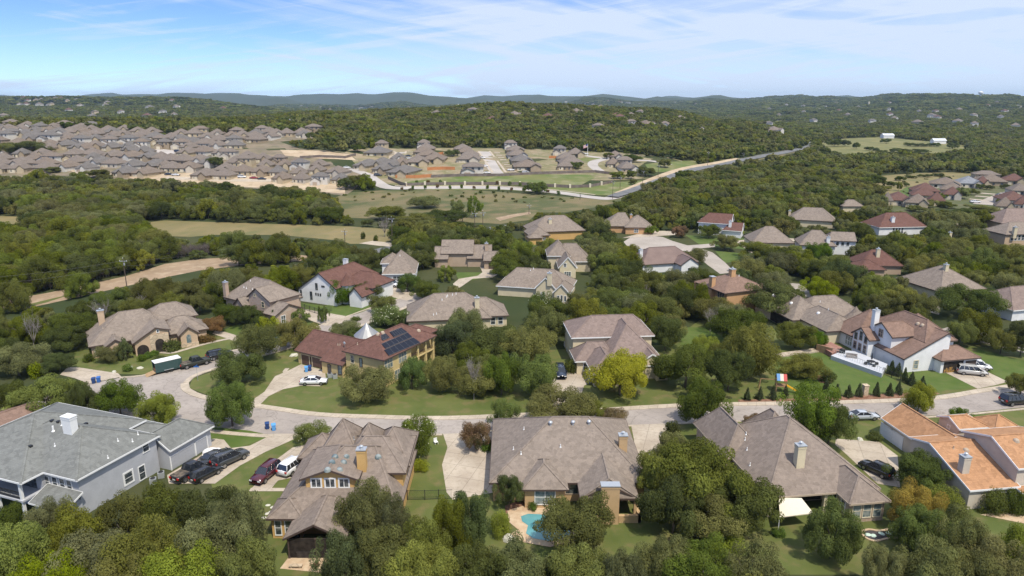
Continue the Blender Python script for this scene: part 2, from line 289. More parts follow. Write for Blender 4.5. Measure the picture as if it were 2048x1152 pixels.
def joints(m, size, wline, dark, warp=.0, vor=False):
    nt = m.node_tree; N = nt.nodes; L = nt.links; b = N['Principled BSDF']; src = b.inputs['Base Color'].links[0].from_socket; tc = N.new('ShaderNodeTexCoord')
    if vor:
        nz = N.new('ShaderNodeTexNoise'); nz.inputs['Scale'].default_value = .5; nz.inputs['Detail'].default_value = 4; L.new(tc.outputs['Object'], nz.inputs[0])
        vm = N.new('ShaderNodeVectorMath'); vm.operation = 'MULTIPLY_ADD'; vm.inputs[1].default_value = (warp,) * 3; L.new(nz.outputs['Color'], vm.inputs[0]); L.new(tc.outputs['Object'], vm.inputs[2])
        t = N.new('ShaderNodeTexVoronoi'); t.feature = 'DISTANCE_TO_EDGE'; t.inputs['Scale'].default_value = 1 / size; L.new(vm.outputs[0], t.inputs[0])
        r = N.new('ShaderNodeMapRange'); r.inputs[1].default_value = 0; r.inputs[2].default_value = wline; r.inputs[3].default_value = dark; r.inputs[4].default_value = 1; L.new(t.outputs[0], r.inputs[0]); f = r.outputs[0]
    else:
        t = N.new('ShaderNodeTexBrick'); t.offset = 0; t.inputs['Scale'].default_value = 1; t.inputs['Brick Width'].default_value = size; t.inputs['Row Height'].default_value = size; t.inputs['Mortar Size'].default_value = wline; t.inputs['Color1'].default_value = (1, 1, 1, 1); t.inputs['Color2'].default_value = (.9, .9, .9, 1); t.inputs['Mortar'].default_value = (dark, dark, dark, 1)
        mp = N.new('ShaderNodeMapping'); mp.inputs['Rotation'].default_value = (0, 0, .3); L.new(tc.outputs['Object'], mp.inputs[0]); L.new(mp.outputs[0], t.inputs[0]); f = t.outputs['Color']
    mx = N.new('ShaderNodeMixRGB'); mx.blend_type = 'MULTIPLY'; mx.inputs[0].default_value = 1; L.new(src, mx.inputs[1]); L.new(f, mx.inputs[2]); L.new(mx.outputs[0], b.inputs['Base Color'])
joints(CONC, 3.4, .05, .66); joints(CONCP, 1.6, .05, .72); joints(ROADM, 7.0, .018, .74, 3.0, True)
STONE = brickmat('limestone_blocks', (.46, .36, .25), (.60, .48, .34), (.36, .29, .21), .7, .4)
BRICKT = brickmat('tan_brick', (.38, .27, .20), (.46, .33, .25), (.42, .36, .30), .45, .22)
# ---------------------------------------------------------------- terrain sheet
def build_ground():
    us = np.concatenate([np.linspace(-3, -.95, 10), np.linspace(-.9, .9, 145), np.linspace(.95, 3, 10)])
    ys = np.concatenate([[-400, -200, -80, 0, 40, 80, 120, 160, 200, 240, 280, 330, 400], np.arange(410, 700, 10), np.geomspace(700, 14000, 110)])
    V = []
    for y in ys:
        w = np.maximum(y, 150); x = us * w; z = zt(x, np.full_like(x, y)); V.append(np.stack([x, np.full_like(x, y), z], 1))
    V = np.concatenate(V); nu = len(us)
    F = [(j * nu + i, j * nu + i + 1, (j + 1) * nu + i + 1, (j + 1) * nu + i) for j in range(len(ys) - 1) for i in range(nu - 1)]
    me = bpy.data.meshes.new('ground'); me.from_pydata(V.tolist(), [], F); me.update()
    me.polygons.foreach_set('use_smooth', [True] * len(F))
    m, nt, N, L, b = nodes('ground_cover'); tc = N.new('ShaderNodeTexCoord'); src = tc.outputs['Object']
    n1 = N.new('ShaderNodeTexNoise'); n1.inputs['Scale'].default_value = .03; n1.inputs['Detail'].default_value = 10; L.new(src, n1.inputs[0])
    n2 = N.new('ShaderNodeTexNoise'); n2.inputs['Scale'].default_value = .5; n2.inputs['Detail'].default_value = 8; L.new(src, n2.inputs[0])
    r1 = N.new('ShaderNodeMapRange'); r1.inputs[1].default_value = .4; r1.inputs[2].default_value = .6; L.new(n1.outputs[0], r1.inputs[0])
    mx = N.new('ShaderNodeMixRGB'); mx.inputs[1].default_value = (.042, .056, .024, 1); mx.inputs[2].default_value = (.070, .074, .034, 1); L.new(r1.outputs[0], mx.inputs[0])
    r2 = N.new('ShaderNodeMapRange'); r2.inputs[1].default_value = .52; r2.inputs[2].default_value = .7; r2.inputs[4].default_value = .6; L.new(n2.outputs[0], r2.inputs[0])
    m2 = N.new('ShaderNodeMixRGB'); m2.inputs[2].default_value = (.05, .062, .022, 1); L.new(r2.outputs[0], m2.inputs[0]); L.new(mx.outputs[0], m2.inputs[1]); L.new(m2.outputs[0], b.inputs['Base Color'])
    b.inputs['Roughness'].default_value = 1; b.inputs['Specular IOR Level'].default_value = .05
    me.materials.append(m); o = link('ground', me); tag(o, kind='structure'); return o
build_ground()
LIFTN = 0
SURF = []            # pixel polygons kept clear of trees
def catmull(pts, n=6):
    P = [Vector(p) for p in pts]; out = []
    for i in range(len(P) - 1):
        a = P[max(i - 1, 0)]; b = P[i]; c = P[i + 1]; d = P[min(i + 2, len(P) - 1)]
        for k in range(n):
            t = k / n; out.append(.5 * ((2 * b) + (c - a) * t + (2 * a - 5 * b + 4 * c - d) * t * t + (3 * b - a - 3 * c + d) * t ** 3))
    out.append(P[-1]); return out
def sheet(name, px, mat, lift, clear=True, kind='structure', grid=None):
    """ground-hugging patch whose outline is given by photo directions"""
    W_ = [at(*p) for p in px]
    if clear: SURF.append(px)
    global LIFTN
    LIFTN += 1; lift += .0015 * (LIFTN % 12)
    bm = bmesh.new(); vs = [bm.verts.new((p.x, p.y, p.z)) for p in W_]; far = max(p.y for p in W_) > 398
    for tri in tessellate_polygon([[Vector((p.x, p.y, 0)) for p in W_]]):
        try: bm.faces.new([vs[k] for k in tri])
        except ValueError: pass
    for f in bm.faces: f.normal_update()
    for f in [f for f in bm.faces if f.normal.z < 0]: f.normal_flip()
    if far:
        for _ in range(3):
            bmesh.ops.subdivide_edges(bm, edges=[e for e in bm.edges if e.calc_length() > 14], cuts=1)
            bmesh.ops.triangulate(bm, faces=bm.faces[:])
    for v in bm.verts: v.co.z = float(zt(v.co.x, v.co.y)) + lift
    for f in bm.faces: f.normal_update()
    for f in [f for f in bm.faces if f.normal.z < 0]: f.normal_flip()
    me = bpy.data.meshes.new(name); bm.to_mesh(me); bm.free(); me.materials.append(mat)
    o = link(name, me); tag(o, kind=kind); return o
def ribbon(name, px, width, mat, lift, thick=0, side=0, smooth=5, world=None, clear=True):
    P = catmull(world if world else [at(*p) for p in px], smooth); mb = MB(); n = len(P); Ls = []; Rs = []
    for i in range(n):
        d = (P[min(i + 1, n - 1)] - P[max(i - 1, 0)]); d.z = 0; d.normalize(); nn = Vector((-d.y, d.x, 0))
        a = P[i] + nn * (width * (side + 1) / 2); b = P[i] + nn * (width * (side - 1) / 2)
        for q, l in ((a, Ls), (b, Rs)): l.append((q.x, q.y, float(zt(q.x, q.y)) + lift))
    vs = Ls + Rs; fs = [(n + i, n + i + 1, i + 1, i) for i in range(n - 1)]
    if thick:
        vs += [(x, y, z - thick) for x, y, z in Ls + Rs]
        fs += [(i, i + 1, 2 * n + i + 1, 2 * n + i) for i in range(n - 1)] + [(3 * n + i, 3 * n + i + 1, n + i + 1, n + i) for i in range(n - 1)] + [(0, 2 * n, 3 * n, n), (n - 1, 2 * n - 1, 4 * n - 1, 3 * n - 1)]
    mb.poly(vs, fs); o = mb.build(name, mat); tag(o, kind='structure')
    if clear:
        l2 = [px_of(*q) for q in Ls]; r2 = [px_of(*q) for q in Rs]; SURF.append(l2 + r2[::-1])
    return o
# ---------------------------------------------------------------- vegetation
def cards_mesh(name, C, Nn, size, lv, mat, rng, aspect=1.0):
    n = len(C); Nn = Nn / np.maximum(np.linalg.norm(Nn, axis=1, keepdims=True), 1e-6)
    r = rng.normal(size=(n, 3)); T = np.cross(Nn, r); T /= np.maximum(np.linalg.norm(T, axis=1, keepdims=True), 1e-6); B = np.cross(Nn, T)
    s = size[:, None] * .5; sa = s * aspect
    k = rng.uniform(.6, 1.2, size=(4, n, 1))
    V = np.stack([C + T * s * k[0], C + B * sa * k[1], C - T * s * k[2], C - B * sa * k[3]], 1).reshape(-1, 3)
    me = bpy.data.meshes.new(name); me.vertices.add(4 * n); me.vertices.foreach_set('co', V.astype(np.float32).ravel())
    me.loops.add(4 * n); me.loops.foreach_set('vertex_index', np.arange(4 * n, dtype=np.int32))
    me.polygons.add(n); me.polygons.foreach_set('loop_start', np.arange(0, 4 * n, 4, dtype=np.int32)); me.polygons.foreach_set('loop_total', np.full(n, 4, np.int32))
    me.update(calc_edges=True); a = me.attributes.new('lv', 'FLOAT', 'FACE'); a.data.foreach_set('value', lv.astype(np.float32)); me.materials.append(mat); return me
def crown_points(rng, n, kind, blobs, inner=.12):
    """unit crown: radius 1 in xy, height 0..1"""
    bl = []; ph = rng.uniform(0, 6.28, 3)
    while len(bl) < blobs:
        a = rng.uniform(0, 2 * math.pi); 
        if kind == 'oak':
            h = rng.uniform(.22, .80); rr = math.sqrt(max(0, 1 - ((h - .38) / .60) ** 2)) * rng.uniform(.30, .95); br = rng.uniform(.13, .27)
        elif kind == 'round':
            h = rng.uniform(.18, .84); rr = math.sqrt(max(0, 1 - ((h - .5) / .52) ** 2)) * rng.uniform(.3, .90); br = rng.uniform(.14, .26)
        elif kind == 'ovoid':
            h = rng.uniform(.16, .86); rr = math.sqrt(max(0, 1 - (abs(h - .44) / .56) ** 2)) * rng.uniform(.3, .88); br = rng.uniform(.13, .25)
        elif kind == 'cone':
            h = rng.uniform(.05, .93); rr = (1 - h) * .85 * rng.uniform(.5, 1); br = .10 + .20 * (1 - h)
        elif kind == 'juniper':
            h = rng.uniform(.10, .86); rr = math.sqrt(max(0, 1 - (max(0, h - .25) / .74) ** 1.6)) * rng.uniform(.35, .9); br = rng.uniform(.12, .23)
        elif kind == 'bush':
            h = rng.uniform(.1, .74); rr = math.sqrt(max(0, 1 - (max(0, h - .2) / .72) ** 2)) * rng.uniform(.3, .8); br = rng.uniform(.22, .36)
        elif kind == 'sparse':
            h = rng.uniform(.15, .9); rr = math.sqrt(max(0, 1 - ((h - .55) / .55) ** 2)) * rng.uniform(.35, .95); br = rng.uniform(.11, .2)
        if kind not in ('cone', 'bush'):
            lob = 1 + .16 * math.sin(3 * a + ph[0]) + .12 * math.sin(5 * a + ph[1]); rr *= lob; h *= 1 + .10 * math.sin(2 * a + ph[2])
        bl.append((math.cos(a) * rr, math.sin(a) * rr, h, br))
    bl = np.array(bl); w = bl[:, 3] ** 2; idx = rng.choice(blobs, n, p=w / w.sum()); b = bl[idx]
    d = rng.normal(size=(n, 3)); d[:, 2] = d[:, 2] * .95 + .15; d /= np.linalg.norm(d, axis=1, keepdims=True)
    rr = np.where(rng.random(n) < inner, rng.uniform(.2, .8, n), rng.uniform(.84, 1.10, n)) * b[:, 3]
    zs = .78 if kind in ('oak', 'bush') else 1.0
    P = b[:, :3] + d * rr[:, None] * np.array([1, 1, zs]); P[:, 2] = np.clip(P[:, 2], .015, 1.05)
    bv = rng.uniform(0, 1, blobs)[idx]
    return P, d, bv, bl
LEAF = {
 'oak': leafmat('leaf_oak', (0.164, 0.176, 0.050), .28, .018), 'oakd': leafmat('leaf_oak_dark', (0.110, 0.132, 0.037), .22, .012), 'grey': leafmat('leaf_grey_oak', (0.175, 0.183, 0.075), .2, .012),
 'jun': leafmat('leaf_juniper', (0.164, 0.179, 0.037), .28, .02), 'lime': leafmat('leaf_lime', (0.252, 0.280, 0.047), .14, .012), 'yell': leafmat('leaf_yellow_green', (0.409, 0.402, 0.023), .08, .01, warm=(.20, .19, .03)),
 'green': leafmat('leaf_green', (0.131, 0.183, 0.039), .2, .015), 'gold': leafmat('leaf_gold', (0.402, 0.293, 0.048), .1, .01, warm=(.12, .135, .03)), 'red': leafmat('leaf_reddish', (0.235, 0.154, 0.075), .2, .02, warm=(.09, .09, .036)),
 'cyp': leafmat('leaf_cypress', (0.088, 0.110, 0.050), .12, .01), 'blue': leafmat('leaf_blue_green', (0.119, 0.145, 0.063), .12, .01), 'olive': leafmat('leaf_olive', (0.199, 0.194, 0.065), .15, .01),
 'myr': leafmat('leaf_myrtle', (0.167, 0.203, 0.050), .15, .015)}
BLOS = leafmat('blossom_white', (.50, .50, .36), .1, .0, .1); BLOP = leafmat('blossom_pink', (.20, .12, .09), .1, .0, .1)
def limbs_mesh(name, rng, kind, mat, H=1.0, trunk=.35, r=.045, n=6, twigs=0):
    mb = MB(); mb.tube((0, 0, -.03), (rng.uniform(-.04, .04), rng.uniform(-.04, .04), trunk), r, r * .72, 7)
    top = Vector((0, 0, trunk * .92))
    for k in range(n):
        a = 2 * math.pi * (k + rng.uniform(-.3, .3)) / n; rr = rng.uniform(.3, .62); h = rng.uniform(.5, .85)
        m = top + Vector((math.cos(a) * rr * .45, math.sin(a) * rr * .45, (h - trunk) * .55)); e = Vector((math.cos(a) * rr, math.sin(a) * rr, h))
        mb.tube(top, m, r * .6, r * .38, 5); mb.tube(m, e, r * .38, r * .12, 4)
        for _ in range(twigs):
            q = m.lerp(e, rng.uniform(.1, 1)); t = q + Vector((rng.normal() * .16, rng.normal() * .16, abs(rng.normal()) * .17)); mb.tube(q, t, r * .16, r * .05, 3, cap=False)
            for _ in range(3):
                q2 = q.lerp(t, rng.uniform(.3, 1)); mb.tube(q2, q2 + Vector((rng.normal() * .09, rng.normal() * .09, rng.normal() * .08)), r * .07, r * .03, 3, cap=False)
    return mb.mesh(name, mat, True)
PROTO = {}
# kind -> (shape, leaf material keys, trunk fraction, width/height hint, leaf size m, category, object name)
TK = {
 'oak': ('oak', 'oak', .30), 'oakd': ('oak', 'oakd', .28), 'grey': ('round', 'grey', .28), 'jun': ('juniper', 'jun', .15), 'lime': ('round', 'lime', .2), 'yell': ('oak', 'yell', .2),
 'green': ('ovoid', 'green', .24), 'round': ('round', 'green', .2), 'gold': ('round', 'gold', .2), 'redo': ('oak', 'red', .3), 'cone': ('cone', 'cyp', .06), 'bush': ('bush', 'oakd', .05), 'bushg': ('bush', 'green', .05),
 'bushr': ('bush', 'red', .05), 'myrw': ('round', 'myr', .2), 'myrd': ('round', 'red', .22), 'slim': ('ovoid', 'grey', .15), 'blue': ('ovoid', 'blue', .15), 'spar': ('sparse', 'green', .25), 'olive': ('round', 'olive', .25), 'pear': ('ovoid', 'lime', .2), 'bushl': ('bush', 'lime', .05)}
TNAME = {'oak': ('live_oak', 'oak tree'), 'oakd': ('live_oak', 'oak tree'), 'grey': ('live_oak', 'oak tree'), 'jun': ('juniper_tree', 'juniper'), 'lime': ('elm_tree', 'tree'), 'yell': ('elm_tree', 'tree'), 'green': ('shade_tree', 'tree'), 'round': ('shade_tree', 'tree'),
 'gold': ('elm_tree', 'tree'), 'redo': ('shade_tree', 'tree'), 'cone': ('cypress_shrub', 'conifer'), 'bush': ('shrub', 'shrub'), 'bushg': ('shrub', 'shrub'), 'bushr': ('shrub', 'shrub'), 'bushl': ('shrub', 'shrub'), 'myrw': ('crepe_myrtle', 'tree'), 'myrd': ('crepe_myrtle', 'tree'),
 'slim': ('juniper_tree', 'juniper'), 'blue': ('juniper_tree', 'juniper'), 'spar': ('shade_tree', 'tree'), 'olive': ('live_oak', 'oak tree'), 'pear': ('shade_tree', 'tree')}
def proto(kind, lod, var):
    """lod 0 near .. 2 far; unit tree (radius 1, height 1)"""
    key = (kind, lod, var)
    if key in PROTO: return PROTO[key]
    shape, lm, tf = TK[kind]; rng = np.random.default_rng(hash((len(kind), sum(map(ord, kind)), lod, var)) % 99999)
    n = {0: 36000, 1: 7500, 2: 1000}[lod]; sz = {0: .037, 1: .078, 2: .22}[lod]
    if shape in ('cone', 'bush'): n = int(n * .3); sz *= 1.5
    bl = {0: 64, 1: 40, 2: 16}[lod]
    if shape == 'sparse': n = int(n * .5)
    P, d, bv, bb = crown_points(rng, n, shape, bl)
    base = tf * .55
    P[:, 2] = base + P[:, 2] * (1 - base)
    nn = d * .85 + rng.normal(size=d.shape) * .30 + np.array([0, 0, .35])
    s = sz * rng.uniform(.6, 1.35, n); lv = np.clip(bv * .7 + rng.uniform(0, .3, n), 0, 1)
    asp = 1.0
    cm = cards_mesh('crown', P, nn, s, lv, LEAF[lm], rng, .8)
    tm = limbs_mesh('trunk', rng, shape, BARK, trunk=tf + .05, r=.04 if shape != 'cone' else .03) if lod < 2 else None
    fm = None
    if kind in ('myrw', 'myrd') and lod == 0:
        m = 420; i = rng.choice(n, m); fm = cards_mesh('blossom', P[i] + d[i] * .035, d[i] + [0, 0, .3], np.full(m, .06), rng.random(m), BLOS if kind == 'myrw' else BLOP, rng)
    PROTO[key] = (cm, tm, fm); return PROTO[key]
def place_tree(p, R, Hh, kind, label=None, group=None, lod=None, rz=None, ry=None):
    rng = random.Random(int(p[0] * 13 + p[1] * 7)); px_size = 2 * R * scale_at(p)
    if lod is None: lod = 0 if px_size > 42 else 1
    cm, tm, fm = proto(kind, lod, rng.randrange(3 if lod == 0 else 4)); nm, cat = TNAME[kind]
    t = thing(nm, label, cat, tuple(p), rng.uniform(0, 6.28) if rz is None else rz, group)
    for nme, me in (('crown', cm), ('trunk', tm), ('blossom', fm)):
        if me is None or (nme == 'trunk' and px_size < 9): continue
        o = link(nme, me, t); o.scale = (R, R * (ry or rng.uniform(.9, 1.1)), Hh)
    return t
HAND = []       # (x, y, radius) of placed trees
def tree_px(cx, top, base, w, kind, label, group=None):
    if group is None and label and 'hay field' in label: pass
    if w > 24 and kind != 'cone': base = base - .13 * w
    p = at(cx, base); s = scale_at(p); R = w / s / 2
    # height: solve so that the crown top projects on 'top'
    lo, hi = .3, 40
    for _ in range(30):
        m = (lo + hi) / 2
        if px_of(p.x, p.y, p.z + m)[1] > top: lo = m
        else: hi = m
    R *= .98; H_ = min(lo, R * 3.1) * (.90 if w > 90 else .96)
    HAND.append((p.x, p.y, R)); return place_tree(p, R, H_, kind, label, group)
def bare_px(cx, top, base, w, label):
    p = at(cx, base); s = scale_at(p); R = w / s / 2; lo = (base - top) / s
    rng = np.random.default_rng(int(cx)); me = limbs_mesh('dead_limbs', rng, 'x', DEADW, trunk=.22, r=.035, n=9, twigs=14)
    t = thing('dead_tree', label, 'dead tree', tuple(p), cx); o = link('limbs', me, t); o.scale = (R * 1.3, R * 1.3, lo * 1.25); HAND.append((p.x, p.y, R * .7)); return t
# ---------------------------------------------------------------- houses
class House:
    def __init__(s, label, ox, oy, a, wall, roof, trim=TAN, z=0, cat='house', name='house', group=None):
        s.a = rad(a); s.o = Vector((ox, oy, z)); s.t = thing(name, label, cat, s.o, s.a, group)
        s.wm = wall; s.rm = roof; s.tm = trim; s.w = MB(); s.r = MB(); s.tr = MB(); s.M = s.t.matrix_basis.copy()
        s.M = Matrix.Translation(s.o) @ Matrix.Rotation(s.a, 4, 'Z'); s.Mi = s.M.inverted(); s.bvh = None; s.extra = []; s.caps = True; s.cp = MB()
    def loc(s, w): return s.Mi @ Vector(w)
    def R(s, x0, y0, x1, y1, e, rise, d='y', ia=None, ib=None, ro=None, e2=None, wall=True, ov=.5, z0=-.1, th=.2):
        """roof block: eave rect, eave height e, ridge 'rise' above e, ridge along d, end insets ia, ib (None = hip, 0 = gable)"""
        sw = d == 'x'
        if sw: a0, b0, a1, b1 = y0, x0, y1, x1            # a across the ridge, b along
        else: a0, b0, a1, b1 = x0, y0, x1, y1
        ra = (a0 + a1) / 2 if ro is None else ro; hw = min((a1 - a0) / 2, (b1 - b0) / 2)
        ia = hw if ia is None else ia; ib = hw if ib is None else ib; e2 = e if e2 is None else e2; zr = e + rise
        f = (lambda a, b, z: (b, a, z)) if sw else (lambda a, b, z: (a, b, z))
        T = [f(a0, b0, e), f(a1, b0, e2), f(a1, b1, e2), f(a0, b1, e), f(ra, b0 + ia, zr), f(ra, b1 - ib, zr)]
        B = [(x, y, z - th) for x, y, z in T]
        tops = [(0, 3, 5, 4), (1, 4, 5, 2)] + ([(0, 4, 1)] if ia > .01 else []) + ([(3, 2, 5)] if ib > .01 else [])
        s.r.poly(T + B, tops + [tuple(i + 6 for i in q[::-1]) for q in tops])
        if s.caps:
            for i_, j_ in ((4, 5),) + (((0, 4), (1, 4)) if ia > .01 else ()) + (((3, 5), (2, 5)) if ib > .01 else ()): s.cp.bar(Vector(T[i_]) + Vector((0, 0, .02)), Vector(T[j_]) + Vector((0, 0, .02)), .26, .07)
        def board(p, q):
            p = Vector(p); q = Vector(q); p.z -= th * .55; q.z -= th * .55; s.tr.bar(p, q, .07, th * 1.25)
        board(T[0], T[3]); board(T[1], T[2])
        for i, (g, h_, k) in ((ia, (0, 1, 4)), (ib, (3, 2, 5))):
            if i > .01: board(T[g], T[h_])
            else: board(T[g], T[k]); board(T[k], T[h_])
        if wall:
            w0, w1 = a0 + ov, a1 - ov; v0 = b0 + (ov if ia > .01 else .3); v1 = b1 - (ov if ib > .01 else .3)
            pz = lambda a: (e + (zr - e) * (a - a0) / (ra - a0) if a < ra else e2 + (zr - e2) * (a1 - a) / (a1 - ra)) - th - .02
            za, zb = pz(w0) , pz(w1); vs = []; fs = []
            # profile at both ends; gable ends rise to the ridge
            def prof(b, gable):
                q = [f(w0, b, z0), f(w1, b, z0), f(w1, b, zb if gable else min(zb, e2 + .05))]
                q.append(f(ra, b, zr - th - .02) if gable else f(ra, b, min(e, e2) + .02)); q.append(f(w0, b, za if gable else min(za, e + .05))); return q
            ga, gb = ia <= .01, ib <= .01
            if ga or gb:
                if ga and gb: P0, P1 = prof(v0, True), prof(v1, True); s.w.poly(P0 + P1, [(0, 1, 2, 3, 4), (9, 8, 7, 6, 5), (0, 5, 6, 1), (1, 6, 7, 2), (2, 7, 8, 3), (3, 8, 9, 4), (4, 9, 5, 0)])
                else:
                    s.w.poly([f(w0, v0, z0), f(w1, v0, z0), f(w1, v1, z0), f(w0, v1, z0), f(w0, v0, e + .02), f(w1, v0, e2 + .02), f(w1, v1, e2 + .02), f(w0, v1, e + .02)], [(0, 3, 2, 1), (4, 5, 6, 7), (0, 1, 5, 4), (1, 2, 6, 5), (2, 3, 7, 6), (3, 0, 4, 7)])
                    vv = v0 if ga else v1 - .3; P0, P1 = [f(w0, vv, e), f(w1, vv, e2), f(w1, vv, zb), f(ra, vv, zr - th - .02), f(w0, vv, za)], None
                    P0 = [Vector(q) for q in P0]; dv = Vector(f(0, .302, 0)) ; off = Vector(f(0, -.002 if ga else .002, 0))
                    s.w.poly([q + off for q in P0] + [q + dv + off for q in P0], [(0, 1, 2, 3, 4), (9, 8, 7, 6, 5), (1, 6, 7, 2), (2, 7, 8, 3), (3, 8, 9, 4), (4, 9, 5, 0)])
            else:
                s.w.poly([f(w0, v0, z0), f(w1, v0, z0), f(w1, v1, z0), f(w0, v1, z0), f(w0, v0, e + .02), f(w1, v0, e2 + .02), f(w1, v1, e2 + .02), f(w0, v1, e + .02)], [(0, 3, 2, 1), (4, 5, 6, 7), (0, 1, 5, 4), (1, 2, 6, 5), (2, 3, 7, 6), (3, 0, 4, 7)])
        return s
    def shed(s, x0, y0, x1, y1, zlo, zhi, hi='N', th=.18, wall=False, ov=.3):
        z = {'N': (zlo, zlo, zhi, zhi), 'S': (zhi, zhi, zlo, zlo), 'E': (zlo, zhi, zhi, zlo), 'W': (zhi, zlo, zlo, zhi)}[hi]
        T = [(x0, y0, z[0]), (x1, y0, z[1]), (x1, y1, z[2]), (x0, y1, z[3])]; B = [(x, y, q - th) for x, y, q in T]
        s.r.poly(T + B, [(0, 1, 2, 3), (7, 6, 5, 4)])
        for i in range(4): 
            p = Vector(T[i]); q = Vector(T[(i + 1) % 4]); p.z -= th * .6; q.z -= th * .6; s.tr.bar(p, q, .06, th * 1.25)
        if wall:
            c = [(x0 + ov, y0 + ov), (x1 - ov, y0 + ov), (x1 - ov, y1 - ov), (x0 + ov, y1 - ov)]
            zz = []
            for x, y in c:
                fx = (x - x0) / (x1 - x0); fy = (y - y0) / (y1 - y0); zz.append((z[0] * (1 - fx) + z[1] * fx) * (1 - fy) + (z[3] * (1 - fx) + z[2] * fx) * fy - th - .01)
            s.w.poly([(x, y, -.1) for x, y in c] + [(x, y, q) for (x, y), q in zip(c, zz)], [(3, 2, 1, 0), (4, 5, 6, 7), (0, 1, 5, 4), (1, 2, 6, 5), (2, 3, 7, 6), (3, 0, 4, 7)])
        return s
    def cone(s, x, y, r, z0, z1, n=12, mat=None, wall=True):
        m = MB(); vs = [(x + r * math.cos(k * 2 * math.pi / n), y + r * math.sin(k * 2 * math.pi / n), z0) for k in range(n)]
        vm = [(x + r * .42 * math.cos(k * 2 * math.pi / n), y + r * .42 * math.sin(k * 2 * math.pi / n), z0 + (z1 - z0) * .5) for k in range(n)]
        m.poly(vs + vm + [(x, y, z1)], [(k, (k + 1) % n, n + (k + 1) % n, n + k) for k in range(n)] + [(n + k, n + (k + 1) % n, 2 * n) for k in range(n)] + [tuple(range(n))[::-1]])
        if mat: s.extra.append(('turret_roof', m, mat))
        else: s.r.poly(m.v, m.f)
        if wall: s.w.tube((x, y, -.1), (x, y, z0 + .05), r - .4, r - .4, n)
    def wb(s, *a): s.w.box(*a); return s
    def part(s, name, mb, mat, parent=None, **k): return mb.build(name, mat, parent or s.t, **k)
    def fin(s):
        s.wo = s.w.build('wall', s.wm, s.t) if s.w.v else None; s.ro_ = s.r.build('roof', s.rm, s.t); s.to = s.tr.build('fascia', s.tm, s.t)
        s.cp.build('ridge_cap', s.rm, s.ro_) if s.cp.v else None
        s.bvh = BVHTree.FromPolygons([Vector(v) for v in s.r.v], s.r.f)
        for nm, m, mt in s.extra: s.part(nm, m, mt)
        return s
    def lray(s, px, py):
        r = Vector(ray(px, py)); o = s.Mi @ Vector((0, 0, CH)); d = (s.Mi.to_3x3() @ r).normalized(); return o, d
    def hit(s, px, py):
        o, d = s.lray(px, py); h = s.bvh.ray_cast(o, d); return (h[0], h[1]) if h[0] is not None else (None, None)
    def onwall(s, side, pos, px, py):
        o, d = s.lray(px, py); k = 1 if side in 'SN' else 0; t = (pos - o[k]) / d[k]; q = o + d * t; return (q[1 - k], q[2])
    def win(s, side, pos, u, z, w, h, nx=1, ny=2, frame=None, glass=None, tr=.12, name='window', label=None):
        """opening centred at u,z on wall plane pos; side = facing (S: -y, N, E: +x, W)"""
        fr = MB(); pn = MB(); sg = {'S': -1, 'N': 1, 'E': 1, 'W': -1}[side]
        def bx(m, u0, z0, u1, z1, d0, d1):
            a, b = sorted((pos + sg * d0, pos + sg * d1))
            if side in 'SN': m.box(u0, a, z0, u1, b, z1)
            else: m.box(a, u0, z0, b, u1, z1)
        x0, x1, z0, z1 = u - w / 2, u + w / 2, z - h / 2, z + h / 2
        bx(fr, x0 - tr, z1, x1 + tr, z1 + tr, -.06, .07); bx(fr, x0 - tr, z0 - tr, x1 + tr, z0, -.06, .09); bx(fr, x0 - tr, z0, x0, z1, -.06, .07); bx(fr, x1, z0, x1 + tr, z1, -.06, .07)
        for k in range(1, nx): c = x0 + w * k / nx; bx(fr, c - .05, z0, c + .05, z1, -.05, .055)
        for k in range(1, ny): c = z0 + h * k / ny; bx(fr, x0, c - .03, x1, c + .03, -.05, .05)
        bx(pn, x0, z0, x1, z1, -.1, .025); f = s.part(name, fr, frame or WHITE); pn.build('pane', glass or GLASS, f)
        if label: f['label'] = label
        return f
    def wpx(s, side, pos, px, py, w, h, nx=1, ny=2, **k):
        u, z = s.onwall(side, pos, px, py); return s.win(side, pos, u, z, w, h, nx, ny, **k)
    def aw(s, side, pos, us, z, w, h, nx=1, ny=2, **k):
        for u in us: s.win(side, pos, u, z, w, h, nx, ny, **k)
    def door(s, side, pos, u, w, h, mat, name='door', rows=4, cols=0, z=0, frame=WHITE):
        fr = MB(); pn = MB(); sg = {'S': -1, 'N': 1, 'E': 1, 'W': -1}[side]
        def bx(m, u0, z0, u1, z1, d0, d1):
            a, b = sorted((pos + sg * d0, pos + sg * d1))
            if side in 'SN': m.box(u0, a, z + z0, u1, b, z + z1)
            else: m.box(a, u0, z + z0, b, u1, z + z1)
        bx(fr, u - w / 2 - .15, h, u + w / 2 + .15, h + .15, -.05, .08); bx(fr, u - w / 2 - .15, 0, u - w / 2, h, -.05, .08); bx(fr, u + w / 2, 0, u + w / 2 + .15, h, -.05, .08)
        for k in range(rows): bx(pn, u - w / 2, h * k / rows + .015, u + w / 2, h * (k + 1) / rows - .015, -.05, .03)
        bx(pn, u - w / 2, 0, u + w / 2, h, -.1, .012)
        f = s.part(name, pn, mat); fr.build('frame', frame, f); return f
    def dpx(s, side, pos, px, py, w, h, mat, **k):
        u, z = s.onwall(side, pos, px, py); return s.door(side, pos, u, w, h, mat, **k)
    def chim(s, px, py, w=1.1, d=.9, top=1.8, mat=None, cap=METAL, base=None, pot=True):
        """chimney whose foot meets the roof at photo pixel px,py"""
        p, n = s.hit(px, py)
        if p is None:
            p = s.loc(at(px, py, s.o.z + 4))
        return s.chl(p.x, p.y, p.z - 1.2 if base is None else base, p.z + top, w, d, mat, cap, pot)
